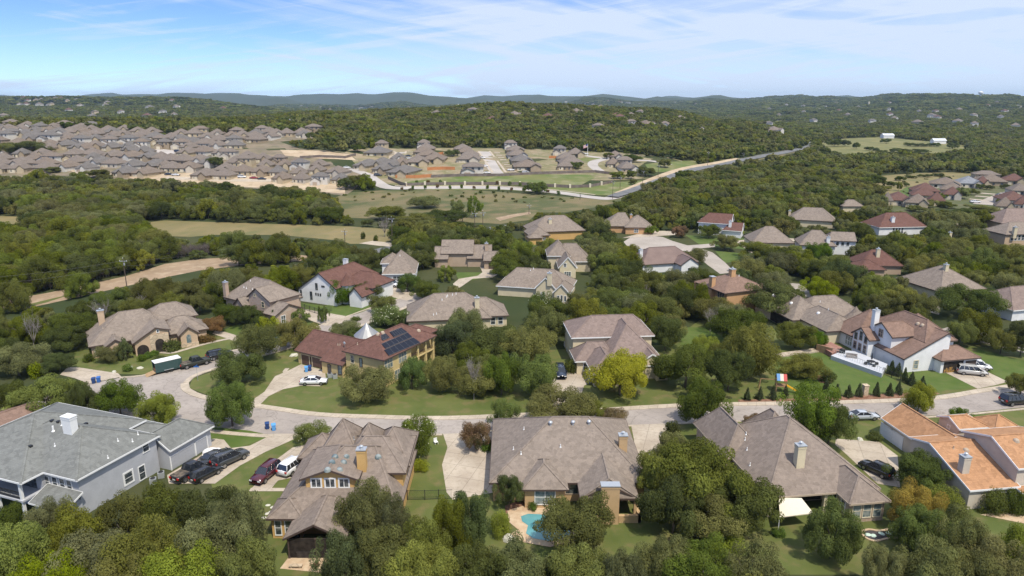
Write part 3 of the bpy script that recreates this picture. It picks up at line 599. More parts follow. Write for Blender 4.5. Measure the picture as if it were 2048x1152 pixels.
    def chl(s, x, y, z0, z1, w=1.1, d=.9, mat=None, cap=METAL, pot=True):
        c = MB(); c.box(x - w / 2, y - d / 2, z0, x + w / 2, y + d / 2, z1); c.box(x - w / 2 - .05, y - d / 2 - .05, z1 - .35, x + w / 2 + .05, y + d / 2 + .05, z1 - .15)
        o = s.part('chimney', c, mat or s.wm); k = MB(); k.box(x - w / 2 - .09, y - d / 2 - .09, z1, x + w / 2 + .09, y + d / 2 + .09, z1 + .13)
        if pot: k.tube((x, y, z1 + .1), (x, y, z1 + .5), .17, .17, 8); k.tube((x, y, z1 + .5), (x, y, z1 + .62), .30, .10, 8)
        k.build('chimney_cap', cap, o); return o
    def vent(s, pts, kind='pipe', mat=None, r=.07, h=.45):
        for px, py in pts:
            p, n = s.hit(px, py)
            if p is None: continue
            m = MB()
            if kind == 'pipe': m.tube((p.x, p.y, p.z - .1), (p.x, p.y, p.z + h), r, r, 7); m.tube((p.x, p.y, p.z - .05), (p.x, p.y, p.z + .12), r * 2.3, r * 1.1, 8)
            elif kind == 'dome': m.dome((p.x, p.y, p.z), .42, .42, .33, 10, 4); m.tube((p.x, p.y, p.z - .2), (p.x, p.y, p.z + .05), .5, .44, 10)
            elif kind == 'turbine': m.tube((p.x, p.y, p.z - .2), (p.x, p.y, p.z + .25), .2, .2, 8); m.dome((p.x, p.y, p.z + .42), .34, .34, .26, 10, 6, full=True)
            elif kind == 'flat': m.box(p.x - .22, p.y - .22, p.z - .12, p.x + .22, p.y + .22, p.z + .2)
            s.part({'dome': 'skylight_dome', 'pipe': 'vent_pipe', 'turbine': 'roof_vent', 'flat': 'roof_vent'}[kind], m, mat or METAL, s.ro_)
    def col(s, x, y, z0, z1, w=.4, mat=None):
        c = MB(); c.box(x - w / 2, y - w / 2, z0, x + w / 2, y + w / 2, z1); c.box(x - w / 2 - .06, y - w / 2 - .06, z0, x + w / 2 + .06, y + w / 2 + .06, z0 + .25); c.box(x - w / 2 - .05, y - w / 2 - .05, z1 - .2, x + w / 2 + .05, y + w / 2 + .05, z1 - .02)
        return s.part('column', c, mat or s.wm)
# ---------------------------------------------------------------- vehicles and small things
def carpaint(name, c, rough=.22):
    if name in MAT: return MAT[name]
    m = plain(name, c, rough, 0, .6); b = m.node_tree.nodes['Principled BSDF']; b.inputs['Coat Weight'].default_value = .6; b.inputs['Coat Roughness'].default_value = .06; return m
P_BLACK = carpaint('paint_black', (.012, .012, .014)); P_GREY = carpaint('paint_dark_grey', (.05, .053, .058)); P_SILV = carpaint('paint_silver', (.42, .45, .50)); P_WHITE = carpaint('paint_white', (.78, .79, .82)); P_MAR = carpaint('paint_maroon', (.075, .012, .018)); P_NAVY = carpaint('paint_navy', (.02, .03, .055)); P_RED = carpaint('paint_red', (.30, .02, .03)); P_GOLD = carpaint('paint_champagne', (.46, .45, .43))
TLIGHT = plain('tail_light', (.45, .015, .01), .3); HLIGHT = plain('head_light', (.65, .67, .7), .15); CGLASS = plain('car_glass', (.018, .022, .03), .06, 0, .9); PLATE = plain('number_plate', (.6, .6, .6), .5)
CARS = {  # length, half width, stations x,z-top of body, belt; glass base x0,x1; roof x0,x1; roof z; wheel radius, wheel x
 'sedan': dict(L=4.9, w=.92, body=[(-2.45, .50, .72), (-2.3, .32, .93), (-1.7, .28, 1.0), (-.9, .25, .99), (.95, .25, .93), (1.6, .27, .86), (2.25, .32, .74), (2.45, .45, .60)], g=(-1.85, 1.25), r=(-.95, .35), zr=1.42, wr=.34, wx=(-1.42, 1.45)),
 'suv': dict(L=5.0, w=.98, body=[(-2.5, .5, .95), (-2.42, .38, 1.12), (-1.8, .32, 1.14), (.7, .32, 1.1), (1.2, .33, 1.08), (2.1, .35, 1.0), (2.42, .4, .88), (2.5, .52, .7)], g=(-2.42, 1.25), r=(-2.1, .45), zr=1.78, wr=.39, wx=(-1.5, 1.5)),
 'minivan': dict(L=5.1, w=.99, body=[(-2.55, .45, .9), (-2.48, .34, 1.08), (-1.8, .28, 1.1), (.9, .28, 1.06), (1.6, .3, 1.0), (2.3, .34, .86), (2.55, .48, .66)], g=(-2.48, 1.75), r=(-2.2, .75), zr=1.76, wr=.35, wx=(-1.55, 1.55)),
 'pickup': dict(L=5.8, w=1.0, body=[(-2.9, .55, 1.05), (-2.85, .45, 1.12), (-.75, .42, 1.12), (.6, .42, 1.12), (1.3, .42, 1.14), (2.5, .42, 1.08), (2.85, .48, .95), (2.9, .58, .75)], g=(-.85, 1.45), r=(-.6, .75), zr=1.9, wr=.42, wx=(-1.85, 1.85))}
CARM = {}
def car_parts(kind, rack=False):
    if kind in CARM: return CARM[kind]
    c = CARS[kind]; w = c['w']; b = MB(); rings = []
    for x, z0, zt_ in c['body']:
        e = abs(x) / (c['L'] / 2); ww = w * (1 - .13 * max(0, e - .72) / .28)
        rings.append([(x, -ww * .88, z0), (x, -ww, z0 + .2), (x, -ww, zt_ - .16), (x, -ww * .93, zt_), (x, 0, zt_ + .035), (x, ww * .93, zt_), (x, ww, zt_ - .16), (x, ww, z0 + .2), (x, ww * .88, z0)])
    n = 9; vs = [q for r in rings for q in r]; fs = [tuple(range(n))[::-1], tuple(range((len(rings) - 1) * n, len(rings) * n))]
    for j in range(len(rings) - 1):
        for k in range(n): fs.append((j * n + k, j * n + (k + 1) % n, (j + 1) * n + (k + 1) % n, (j + 1) * n + k))
    if kind == 'pickup':
        # open bed: drop the top of the rear part
        b.poly(vs, fs); b2 = MB()
    else: b.poly(vs, fs)
    zb = [z for x, _, z in c['body'] if -1.2 < x < 1.2][0] if kind != 'pickup' else 1.12; zb -= .02
    g0, g1 = c['g']; r0, r1 = c['r']; zr = c['zr']; wb, wt = w * .91, w * .70
    gl = MB(); V = [(g0, -wb, zb), (g1, -wb, zb), (g1, wb, zb), (g0, wb, zb), (r0, -wt, zr - .03), (r1, -wt, zr - .03), (r1, wt, zr - .03), (r0, wt, zr - .03)]
    gl.poly(V, [(0, 1, 5, 4), (1, 2, 6, 5), (2, 3, 7, 6), (3, 0, 4, 7)])
    b.poly([(r0 - .03, -wt - .01, zr - .05), (r1 + .05, -wt - .01, zr - .05), (r1 + .05, wt + .01, zr - .05), (r0 - .03, wt + .01, zr - .05), (r0 + .08, -wt * .9, zr + .035), (r1 - .1, -wt * .9, zr + .03), (r1 - .1, wt * .9, zr + .03), (r0 + .08, wt * .9, zr + .035)], [(0, 1, 5, 4), (1, 2, 6, 5), (2, 3, 7, 6), (3, 0, 4, 7), (4, 5, 6, 7), (3, 2, 1, 0)])
    for i, j in ((0, 4), (1, 5), (2, 6), (3, 7)): b.bar(Vector(V[i]) + Vector((0, 0, -.02)), V[j], .09, .09)
    nP = {'sedan': 1, 'suv': 3, 'minivan': 3, 'pickup': 1}[kind]
    for k in range(nP):
        t = (k + 1) / (nP + 1) * .9; 
        for sgn in (-1, 1): b.bar((g0 + (g1 - g0) * t, sgn * wb, zb), (r0 + (r1 - r0) * t, sgn * wt, zr - .03), .1, .06)
    for sgn in (-1, 1): b.box(g1 - .55, sgn * (w + .09) - .09, zb - .02, g1 - .38, sgn * (w + .09) + .09, zb + .14)
    if kind in ('suv', 'minivan'):
        for sgn in (-1, 1): b.bar((r0 + .2, sgn * wt * .85, zr + .08), (r1 - .2, sgn * wt * .85, zr + .08), .05, .05)
    if kind == 'minivan' or kind == 'suv': pass
    out = dict(body=b.mesh('body', [], False), glass=gl.mesh('window', CGLASS))
    bm = bmesh.new(); bm.from_mesh(out['body']); bmesh.ops.recalc_face_normals(bm, faces=bm.faces)
    bmesh.ops.bevel(bm, geom=[e for e in bm.edges if len(e.link_faces) == 2 and e.calc_face_angle(0) > .35], offset=.035, segments=2, affect='EDGES'); bm.to_mesh(out['body']); bm.free()
    out['body'].polygons.foreach_set('use_smooth', [True] * len(out['body'].polygons))
    ty = MB(); ty.tube((0, -.12, 0), (0, .12, 0), c['wr'], c['wr'], 18); out['tyre'] = ty.mesh('tyre', RUBBER)
    ri = MB(); ri.tube((0, -.13, 0), (0, .13, 0), c['wr'] * .62, c['wr'] * .62, 12); out['rim'] = ri.mesh('rim', RIM)
    xf = c['body'][-2][0]; xr = c['body'][1][0]; zf = c['body'][-2][2]; zr_ = c['body'][1][2]
    hl = MB(); hl.box(-.12, -.2, -.08, .13, .2, .08); out['hl'] = hl.mesh('headlight', HLIGHT); tl = MB(); tl.box(-.08, -.14, -.13, .08, .14, .13) ; out['tl'] = tl.mesh('taillight', TLIGHT)
    out['pos'] = dict(hl=(xf - .02, w * .66, zf - .12), tl=(xr - .04, w * .72, zr_ - .18))
    pl = MB(); pl.box(-.02, -.25, -.08, .02, .25, .08); out['pl'] = pl.mesh('number_plate', PLATE)
    if kind == 'pickup':
        bd = MB(); bd.box(-2.78, -.86, 1.135, -.98, .86, 1.17); out['bed'] = bd.mesh('truck_bed', noise_mat('bed_liner', (.03, .03, .03), (.16, .13, .10), 2.0))
    CARM[kind] = out; return out
def car(kind, paint, label, cat, px, py, head=None, to=None, z=None, group=None, name=None, sc=1.0):
    p = at(px, py) if z is None else at(px, py, z)
    if to: q = at(*to); head = math.degrees(math.atan2(q.y - p.y, q.x - p.x))
    return car_w(kind, paint, label, cat, p, head, group, name, sc)
def car_w(kind, paint, label, cat, p, head, group=None, name=None, sc=1.0):
    sc *= 1.1; m = car_parts(kind); t = thing(name or {'sedan': 'parked_car', 'suv': 'parked_suv', 'minivan': 'minivan', 'pickup': 'pickup_truck'}[kind], label, cat, (p[0], p[1], p[2] + .075), rad(head), group); t.scale = (sc, sc, sc)
    bm_ = m['body'].copy(); bm_.materials.clear(); bm_.materials.append(paint); link('body', bm_, t); link('window', m['glass'], t); c = CARS[kind]
    for wx in c['wx']:
        for s in (-1, 1):
            w = link('wheel', m['tyre'], t); w.location = (wx, s * (c['w'] - .1), c['wr']); r = link('rim', m['rim'], w)
    for s in (-1, 1):
        x, y, z = m['pos']['hl']; o = link('headlight', m['hl'], t); o.location = (x, s * y, z)
        x, y, z = m['pos']['tl']; o = link('taillight', m['tl'], t); o.location = (x, s * y, z)
    o = link('number_plate', m['pl'], t); o.location = (-c['L'] / 2 - .005, 0, .75)
    if 'bed' in m: link('truck_bed', m['bed'], t)
    return t
BINB = plain('bin_blue', (.03, .13, .42), .5); BIND = plain('bin_navy', (.015, .05, .17), .5); BINL = plain('bin_light_blue', (.10, .33, .68), .5)
def wheelie_bin(px, py, label, mat, group=None, rz=0, tip=False):
    p = at(px, py); t = thing('wheelie_bin', label, 'bin', tuple(p), rz, group)
    b = MB(); z0, z1 = .08, 1.0; b.poly([(-.24, -.27, z0), (.24, -.27, z0), (.24, .27, z0), (-.24, .27, z0), (-.31, -.36, z1), (.31, -.36, z1), (.31, .36, z1), (-.31, .36, z1)], [(0, 3, 2, 1), (4, 5, 6, 7), (0, 1, 5, 4), (1, 2, 6, 5), (2, 3, 7, 6), (3, 0, 4, 7)]); b.build('body', mat, t, bevel=.02)
    l = MB(); l.poly([(-.34, -.4, 1.0), (.34, -.4, 1.0), (.34, .4, 1.0), (-.34, .4, 1.0), (-.3, -.36, 1.09), (.3, -.36, 1.09), (.3, .36, 1.12), (-.3, .36, 1.12)], [(0, 3, 2, 1), (4, 5, 6, 7), (0, 1, 5, 4), (1, 2, 6, 5), (2, 3, 7, 6), (3, 0, 4, 7)]); l.bar((-.28, .42, .98), (.28, .42, .98), .04, .04); l.build('lid', mat, t)
    for s in (-1, 1): w = MB(); w.tube((s * .25, .27, .13), (s * .33, .27, .13), .13, .13, 10); w.build('wheel', RUBBER, t)
    if tip: t.rotation_euler = (rad(88), 0, rz); t.location.z += .36
    t.scale = (1.12,) * 3; return t
# ---------------------------------------------------------------- ground surfaces
LN = .03; DV = .06; RD = .05; KB = .15
sheet('lawn', [(395, 850), (560, 862), (1000, 862), (1640, 832), (2110, 808), (2110, 1060), (1300, 1180), (500, 1180), (430, 1000)], LAWN, LN, clear=False)
sheet('lawn', [(378, 776), (440, 800), (560, 817), (640, 827), (900, 834), (1365, 809), (1640, 804), (1850, 796), (2060, 764), (2060, 700), (1900, 690), (1560, 660), (1400, 640), (1330, 690), (1100, 700), (880, 700), (745, 650), (680, 668), (600, 692), (450, 735), (385, 757)], LAWN, LN, clear=False)
sheet('lawn', [(130, 745), (300, 750), (440, 705), (500, 690), (450, 668), (330, 700), (140, 700)], LAWN, LN, clear=False)
sheet('lawn', [(440, 664), (520, 688), (560, 680), (640, 652), (600, 640), (560, 640), (470, 650)], LAWNG, LN, clear=False)
sheet('lawn', [(590, 604), (600, 625), (690, 645), (735, 640), (830, 600), (800, 575), (740, 585), (650, 612)], LAWNG, LN, clear=False)
sheet('lawn', [(1545, 712), (1560, 790), (1800, 785), (1790, 755), (1700, 735), (1640, 700)], LAWNG, LN + .02)
sheet('lawn', [(1815, 745), (1832, 780), (1870, 783), (1955, 776), (1875, 741)], LAWNG, LN + .02)
sheet('lawn', [(1940, 706), (1938, 722), (2012, 762), (2060, 750), (2060, 725), (1960, 700)], LAWNG, LN + .02)
sheet('lawn', [(1365, 655), (1360, 690), (1400, 700), (1450, 680), (1420, 655)], LAWNG, LN + .01)
sheet('lawn', [(415, 853), (425, 880), (470, 899), (545, 872), (500, 862)], LAWNG, LN + .02)
sheet('lawn', [(500, 985), (565, 985), (545, 1040), (590, 1152), (560, 1152), (520, 1050)], LAWN, LN + .01)
sheet('lawn', [(830, 880), (880, 880), (886, 985), (800, 985)], LAWN, LN + .01)
sheet('lawn', [(1215, 1045), (1290, 1045), (1300, 1140), (1240, 1140)], LAWN, LN + .01)
sheet('lawn', [(1500, 1070), (1560, 1060), (1790, 1045), (1800, 1110), (1740, 1150), (1560, 1150), (1500, 1110)], LAWN, LN + .01)
sheet('lawn', [(1690, 845), (1758, 845), (1760, 884), (1690, 880)], LAWN, LN + .01)
for q in ([(1050, 478), (1060, 470), (1075, 490), (1050, 500)], [(910, 545), (985, 545), (975, 555), (920, 565)], [(1370, 470), (1500, 478), (1500, 500), (1400, 490)], [(1430, 502), (1500, 508), (1500, 520), (1450, 526)], [(1120, 560), (1150, 558), (1150, 572), (1125, 570)]): sheet('lawn', q, LAWNG, LN)
# main street with its kerbs
NE = [(2100, 757), (2048, 765), (1950, 780), (1850, 795), (1640, 803), (1365, 808), (1100, 824), (900, 833), (760, 831), (640, 826), (560, 815), (510, 808), (440, 798), (400, 788), (380, 777), (378, 766), (388, 756), (410, 746), (450, 735), (520, 715), (600, 692), (680, 668), (745, 645), (800, 622), (850, 600)]
SE = [(0, 842), (100, 838), (190, 833), (300, 838), (360, 848), (430, 860), (520, 868), (570, 869), (700, 868), (900, 868), (1000, 862), (1270, 850), (1480, 841), (1640, 838), (1740, 837), (1900, 830), (2048, 815), (2110, 811)]
WN = [(830, 588), (760, 610), (720, 626), (640, 650), (560, 676), (500, 692), (440, 706), (370, 724), (300, 748), (240, 756), (180, 768), (100, 780), (0, 800)]
sheet('road', NE + WN + SE, ROADM, RD)
ribbon('pavement', NE[1:16], 1.5, CONCP, KB, .15, side=1, smooth=4)
ribbon('pavement', NE[15:25], 1.1, CONCP, KB, .15, side=1, smooth=4)
ribbon('kerb', [(2100, 812), (1900, 831), (1740, 838), (1640, 839), (1480, 842), (1350, 847)], .5, CONCP, KB, .15, side=1, smooth=4)
ribbon('kerb', [(1262, 851), (1000, 863), (990, 864)], .5, CONCP, KB, .15, side=1, smooth=4)
ribbon('kerb', [(885, 869), (700, 869), (610, 869)], .5, CONCP, KB, .15, side=1, smooth=4)
ribbon('pavement', [(548, 869), (520, 869), (430, 861), (360, 849), (300, 839), (190, 834), (60, 842)], 1.1, CONCP, KB, .15, side=1, smooth=4)
ribbon('kerb', [(830, 587), (760, 609), (690, 634)], .5, CONCP, KB, .15, side=1, smooth=4)
ribbon('kerb', [(640, 651), (560, 677), (520, 688)], .5, CONCP, KB, .15, side=1, smooth=4)
ribbon('kerb', [(500, 693), (440, 707), (370, 725), (300, 748), (240, 755)], .6, CONCP, KB, .15, side=1, smooth=4)
ribbon('kerb', [(180, 769), (100, 781), (0, 800)], .6, CONCP, KB, .15, side=1, smooth=4)
for q in ([(548, 868), (610, 868), (575, 885), (530, 905), (480, 932), (430, 968), (338, 968), (334, 951), (415, 903), (416, 882), (428, 878), (448, 880), (462, 897), (500, 892)],
          [(612, 890), (585, 896), (550, 922), (528, 950), (503, 978), (540, 981), (556, 962), (590, 955), (640, 925), (640, 890)],
          [(886, 868), (990, 863), (992, 900), (992, 985), (905, 1000), (893, 985), (884, 930), (895, 895)],
          [(1262, 850), (1350, 846), (1352, 875), (1345, 960), (1272, 940), (1268, 880)],
          [(1672, 878), (1758, 884), (1795, 912), (1800, 975), (1755, 968), (1688, 905), (1670, 890)],
          [(502, 806), (510, 797), (529, 784), (550, 753), (576, 742), (602, 729), (650, 741), (652, 760), (640, 773), (602, 772), (566, 779), (537, 793), (518, 812)],
          [(1116, 745), (1190, 748), (1190, 760), (1168, 772), (1163, 790), (1172, 815), (1112, 820), (1092, 790), (1100, 770)],
          [(1872, 736), (1932, 724), (2016, 764), (1990, 771), (1955, 778)],
          [(430, 662), (450, 664), (520, 686), (497, 695), (456, 678), (425, 668)],
          [(135, 735), (155, 735), (236, 747), (243, 754), (178, 768), (150, 757), (120, 750)],
          [(606, 618), (630, 622), (712, 636), (690, 642), (680, 650), (650, 652), (612, 638)],
          [(770, 574), (800, 572), (835, 592), (815, 602), (775, 592)],
          [(960, 534), (998, 536), (1004, 545), (985, 555), (945, 558), (925, 572), (912, 580), (906, 568), (918, 558), (955, 552), (965, 545)],
          [(1600, 645), (1680, 662), (1660, 668), (1600, 650)], [(1860, 612), (1880, 614), (1878, 630), (1860, 625)]):
    sheet('driveway', q, CONC, DV)
ribbon('path', [(320, 705), (345, 706), (375, 698), (415, 687), (462, 677)], 1.1, CONC, DV + .02, smooth=5)
ribbon('path', [(500, 980), (600, 980)], .9, CONC, DV + .02, smooth=2)
ribbon('path', [(575, 737), (570, 745), (590, 741), (600, 733)], .9, CONC, DV + .02, smooth=4)
ribbon('path', [(400, 893), (425, 881), (442, 885)], 1.0, CONC, DV + .03, smooth=4)
# cul-de-sac beyond the oaks and its street
sheet('road', [(1247, 484), (1262, 474), (1290, 471), (1325, 474), (1345, 482), (1375, 491), (1430, 487), (1430, 494), (1400, 497), (1425, 505), (1450, 525), (1470, 545), (1440, 548), (1415, 530), (1395, 513), (1370, 503), (1330, 500), (1280, 499), (1255, 493)], noise_mat('pale_street', (.33, .29, .25), (.41, .36, .315), .1, c3=(.27, .235, .20), s3=.9), RD)
sheet('road', [(1578, 566), (1600, 568), (1632, 590), (1700, 606), (1700, 614), (1640, 600), (1600, 590)], MAT['pale_street'], RD)
sheet('driveway', [(1245, 476), (1300, 462), (1360, 462), (1350, 470), (1290, 474)], CONC, DV); sheet('driveway', [(1470, 482), (1535, 474), (1600, 478), (1560, 494), (1520, 510), (1500, 505)], CONC, DV)
ribbon('road', [(1895, 655), (1960, 672), (2060, 694)], 6.0, ROADM, RD, smooth=4); ribbon('kerb', [(1900, 665), (1960, 683), (2060, 708)], 1.0, CONCP, KB, .15, smooth=4)
# upper road, hidden in places by trees
ribbon('road', [(640, 512), (740, 506), (800, 492), (870, 478), (960, 462), (1020, 452)], 8, ROADD, RD, smooth=5, clear=False)
sheet('caliche_pad', [(718, 487), (745, 482), (795, 487), (790, 494), (760, 492), (735, 489)], CONCP, DV)
sheet('dirt_track', [(-80, 622), (0, 603), (100, 585), (250, 553), (330, 528), (400, 518), (480, 514), (600, 510), (625, 513), (600, 522), (480, 531), (400, 541), (330, 555), (250, 573), (100, 607), (0, 628), (-80, 648)], DIRT, LN)
sheet('dirt_track', [(-80, 635), (0, 619), (60, 608), (110, 596), (140, 590), (90, 606), (0, 628), (-80, 648)], LAWN, LN + .02)
sheet('field', [(262, 449), (330, 441), (480, 446), (700, 453), (785, 459), (795, 478), (760, 488), (700, 488), (685, 482), (560, 470), (430, 470), (380, 474), (330, 472)], DRY, LN)
sheet('field', [(-60, 434), (0, 432), (45, 434), (60, 440), (40, 447), (0, 450), (-60, 452)], DRY, LN)
MS = [(664, 398), (700, 385), (760, 382), (900, 378), (1215, 400), (1235, 392), (1250, 402), (1190, 415), (1130, 425), (1075, 425), (1060, 440), (1000, 448), (940, 445), (880, 440), (760, 438), (700, 436), (675, 425)]
sheet('meadow', MS, MEADOW, LN); sheet('dirt_patch', [(990, 436), (1030, 428), (1060, 424), (1062, 428), (1030, 434), (1000, 442)], DIRT, LN + .03)
# subdivisions
sheet('subdivision_ground', [(-120, 262), (0, 258), (120, 262), (300, 268), (460, 272), (640, 268), (645, 276), (560, 284), (600, 298), (690, 306), (720, 322), (735, 340), (712, 378), (690, 392), (620, 384), (540, 380), (430, 374), (330, 366), (250, 362), (120, 352), (-120, 360)], noise_mat('plot_ground', (.15, .125, .085), (.24, .19, .13), .07, c3=(.10, .11, .045), s3=.12, f3=.7), .1)
sheet('subdivision_ground', [(250, 352), (330, 348), (420, 345), (470, 350), (560, 352), (640, 360), (690, 372), (690, 388), (620, 382), (540, 378), (430, 372), (330, 364), (270, 360)], SAND, .16)
sheet('subdivision_ground', [(560, 300), (620, 302), (700, 310), (712, 322), (640, 318), (570, 312)], SAND, .16)
sheet('subdivision_ground', [(140, 342), (190, 340), (215, 350), (170, 356)], SAND, .16)
sheet('subdivision_ground', [(690, 306), (700, 300), (760, 296), (1000, 297), (1110, 300), (1240, 306), (1340, 316), (1380, 326), (1330, 356), (1210, 362), (860, 362), (790, 372), (730, 360), (712, 330)], noise_mat('yard_ground', (.15, .15, .06), (.28, .22, .14), .08, c3=(.40, .33, .24), s3=.2, f3=.6), .1)
sheet('lawn', [(800, 366), (900, 354), (1180, 350), (1190, 356), (1160, 372), (900, 374), (820, 375)], noise_mat('park_grass', (.10, .14, .035), (.17, .165, .06), .05, c3=(.34, .28, .18), s3=.09, f3=.5), .14)
sheet('lawn', [(800, 376), (1160, 376), (1220, 366), (1330, 360), (1240, 392), (1200, 392), (1000, 381), (850, 381)], MAT['park_grass'], .14)
sheet('lawn', [(1165, 315), (1210, 318), (1180, 325), (1160, 322)], MAT['park_grass'], .16); sheet('lawn', [(1290, 330), (1390, 322), (1400, 334), (1330, 345), (1300, 345)], MAT['park_grass'], .16)
PS = noise_mat('suburb_street', (.36, .33, .30), (.45, .41, .38), .08)
ribbon('road', [(735, 350), (750, 362), (780, 377), (850, 377), (980, 376), (1100, 384), (1190, 396), (1225, 396), (1290, 374), (1345, 352), (1390, 341)], 8.5, PS, .2, smooth=5)
ribbon('kerb', [(790, 373), (850, 373.5), (980, 373), (1100, 380), (1190, 391)], 1.6, CONCP, .3, .1, smooth=4)
ribbon('road', [(700, 338), (735, 350)], 7, PS, .2); ribbon('road', [(800, 302), (803, 312), (806, 323)], 9, PS, .2, smooth=3); ribbon('road', [(968, 304), (978, 320), (990, 342), (998, 350)], 9, PS, .2, smooth=4); ribbon('road', [(985, 350), (1100, 347), (1185, 343)], 6, PS, .21, smooth=4)
ribbon('road', [(1215, 318), (1190, 324), (1186, 332), (1200, 344)], 8, PS, .2, smooth=4); ribbon('road', [(1170, 312), (1215, 318), (1290, 322), (1340, 330)], 7, PS, .2, smooth=4)
for q in ([(812, 303), (807, 323)], [(791, 303), (790, 316)], [(957, 303), (985, 346)], [(979, 303), (1012, 346)]): ribbon('kerb', q, 1.6, CONCP, .3, .1, smooth=3)
ribbon('road', [(1225, 396), (1330, 360), (1400, 339), (1480, 323), (1560, 308), (1612, 296), (1622, 287), (1606, 276), (1595, 268)], 7.5, ROADD, .9, smooth=14)
ribbon('dirt_patch', [(1240, 388), (1330, 352), (1400, 333), (1480, 319)], 8, SAND, .5, smooth=14)
ribbon('road', [(300, 302), (330, 305), (350, 308)], 14, PS, .2, smooth=3); ribbon('road', [(330, 356), (450, 361), (560, 362), (650, 366)], 7, CONCP, .2, smooth=4); ribbon('road', [(150, 345), (200, 350), (260, 352)], 6, CONCP, .2, smooth=3)
sheet('field', [(1395, 336), (1470, 320), (1530, 309), (1600, 296), (1612, 300), (1560, 314), (1490, 327), (1400, 343)], MEADOW, .35)
FG = noise_mat('hay_field', (.19, .175, .065), (.13, .135, .045), .02, c3=(.33, .27, .12), s3=.06, f3=.6, stretch=(1, .5, 1))
sheet('field', [(1640, 283), (1690, 277), (1760, 274), (1850, 282), (1930, 291), (1945, 299), (1900, 305), (1850, 309), (1780, 305), (1700, 309), (1655, 308), (1650, 298)], FG, .1)
sheet('field', [(1745, 364), (1760, 352), (1830, 347), (1900, 345), (1985, 350), (1990, 356), (1900, 362), (1850, 370), (1815, 395), (1770, 398), (1758, 385)], DRY, .08)
sheet('lawn', [(1782, 392), (1815, 374), (1845, 374), (1820, 394)], LAWNG, .12)
sheet('subdivision_ground', [(1765, 412), (1800, 392), (1860, 368), (2100, 352), (2100, 432), (2010, 428), (1940, 418), (1880, 416), (1850, 424), (1790, 424)], noise_mat('yard_green', (.07, .09, .03), (.12, .115, .055), .08), .06)
sheet('road', [(1945, 408), (2000, 386), (2048, 376), (2100, 370), (2100, 378), (2048, 385), (2010, 396), (1985, 411)], MAT['pale_street'], .16)
for y0 in (386, 392, 398): sheet('driveway', [(1940 + (398 - y0) * 2, y0), (1975 + (398 - y0) * 2, y0 + 3), (1970 + (398 - y0) * 2, y0 + 4.5), (1936 + (398 - y0) * 2, y0 + 1.5)], CONC, .17)
sheet('driveway', [(1836, 433), (1872, 437), (1872, 440), (1838, 436)], CONC, .1)
sheet('field', [(1538, 244), (1560, 241), (1590, 243), (1580, 247), (1545, 249)], FG, .3)
# pool and its deck
sheet('patio', [(1015, 1022), (1045, 1013), (1085, 1012), (1120, 1016), (1150, 1030), (1150, 1085), (1100, 1095), (1060, 1088), (1030, 1082), (1018, 1070), (1036, 1060), (1018, 1045)], PATIO, DV + .02)
wm = plain('pool_water', (.11, .31, .33), .05, 0, .6)
sheet('pool_water', [(1042, 1034), (1056, 1029), (1080, 1030), (1105, 1036), (1140, 1048), (1140, 1072), (1100, 1084), (1066, 1078), (1052, 1068), (1056, 1052), (1044, 1044)], wm, DV + .05)
sheet('patio', [(560, 1138), (580, 1112), (680, 1112), (700, 1142), (640, 1146)], PATIO, DV)
sheet('mulch_bed', [(1010, 1012), (1030, 1005), (1110, 1008), (1090, 1014), (1045, 1014), (1020, 1022), (1012, 1030)], MULCH, DV)
sheet('mulch_bed', [(1475, 800), (1480, 808), (1640, 803), (1850, 795), (1880, 788), (1850, 778), (1830, 785), (1640, 796)], MULCH, LN + .03)
sheet('mulch_bed', [(1630, 752), (1660, 748), (1672, 758), (1660, 768), (1640, 766)], MULCH, LN + .04)
ribbon('path', [(1515, 708), (1550, 712), (1590, 708), (1632, 702)], 2.0, noise_mat('rubble_wall', (.33, .27, .20), (.50, .43, .34), 1.2, c3=(.2, .16, .12), s3=2.5), .35, .35, smooth=4)
sheet('patio', [(1960, 1030), (2000, 1025), (2060, 1030), (2060, 1050)], PATIO, DV)
# ---------------------------------------------------------------- houses, near to far
SG = shingle('shingle_grey', (.19, .195, .185)); ST_ = shingle('shingle_taupe', (.245, .198, .165)); SB = shingle('shingle_brown', (.215, .175, .15)); SR = shingle('shingle_red', (.155, .082, .066)); SP = shingle('shingle_pinkbrown', (.24, .182, .158)); SO = shingle('shingle_orange', (.43, .235, .125)); SU = shingle('shingle_umber', (.235, .155, .12)); SK = shingle('shingle_khaki', (.25, .205, .17))
MBR = noise_mat('standing_seam', (.15, .10, .085), (.19, .13, .11), .3, rough=.5, spec=.4)
WG = wallmat('wall_grey_blue', (.42, .43, .46)); WY = wallmat('wall_yellow', (.58, .45, .22)); WO = wallmat('wall_ochre', (.56, .355, .14)); WA = wallmat('wall_apricot', (.52, .315, .165)); WW = wallmat('wall_white', (.70, .70, .70)); WC = wallmat('wall_cream', (.60, .52, .36)); WT = wallmat('wall_tan', (.42, .32, .235)); WV = wallmat('wall_vinyl', (.52, .46, .38)); WS = wallmat('wall_sand', (.50, .37, .255)); WP = wallmat('wall_poolhouse', (.50, .345, .19))
HOUSES = []
def done(h): h.fin(); HOUSES.append(h); return h
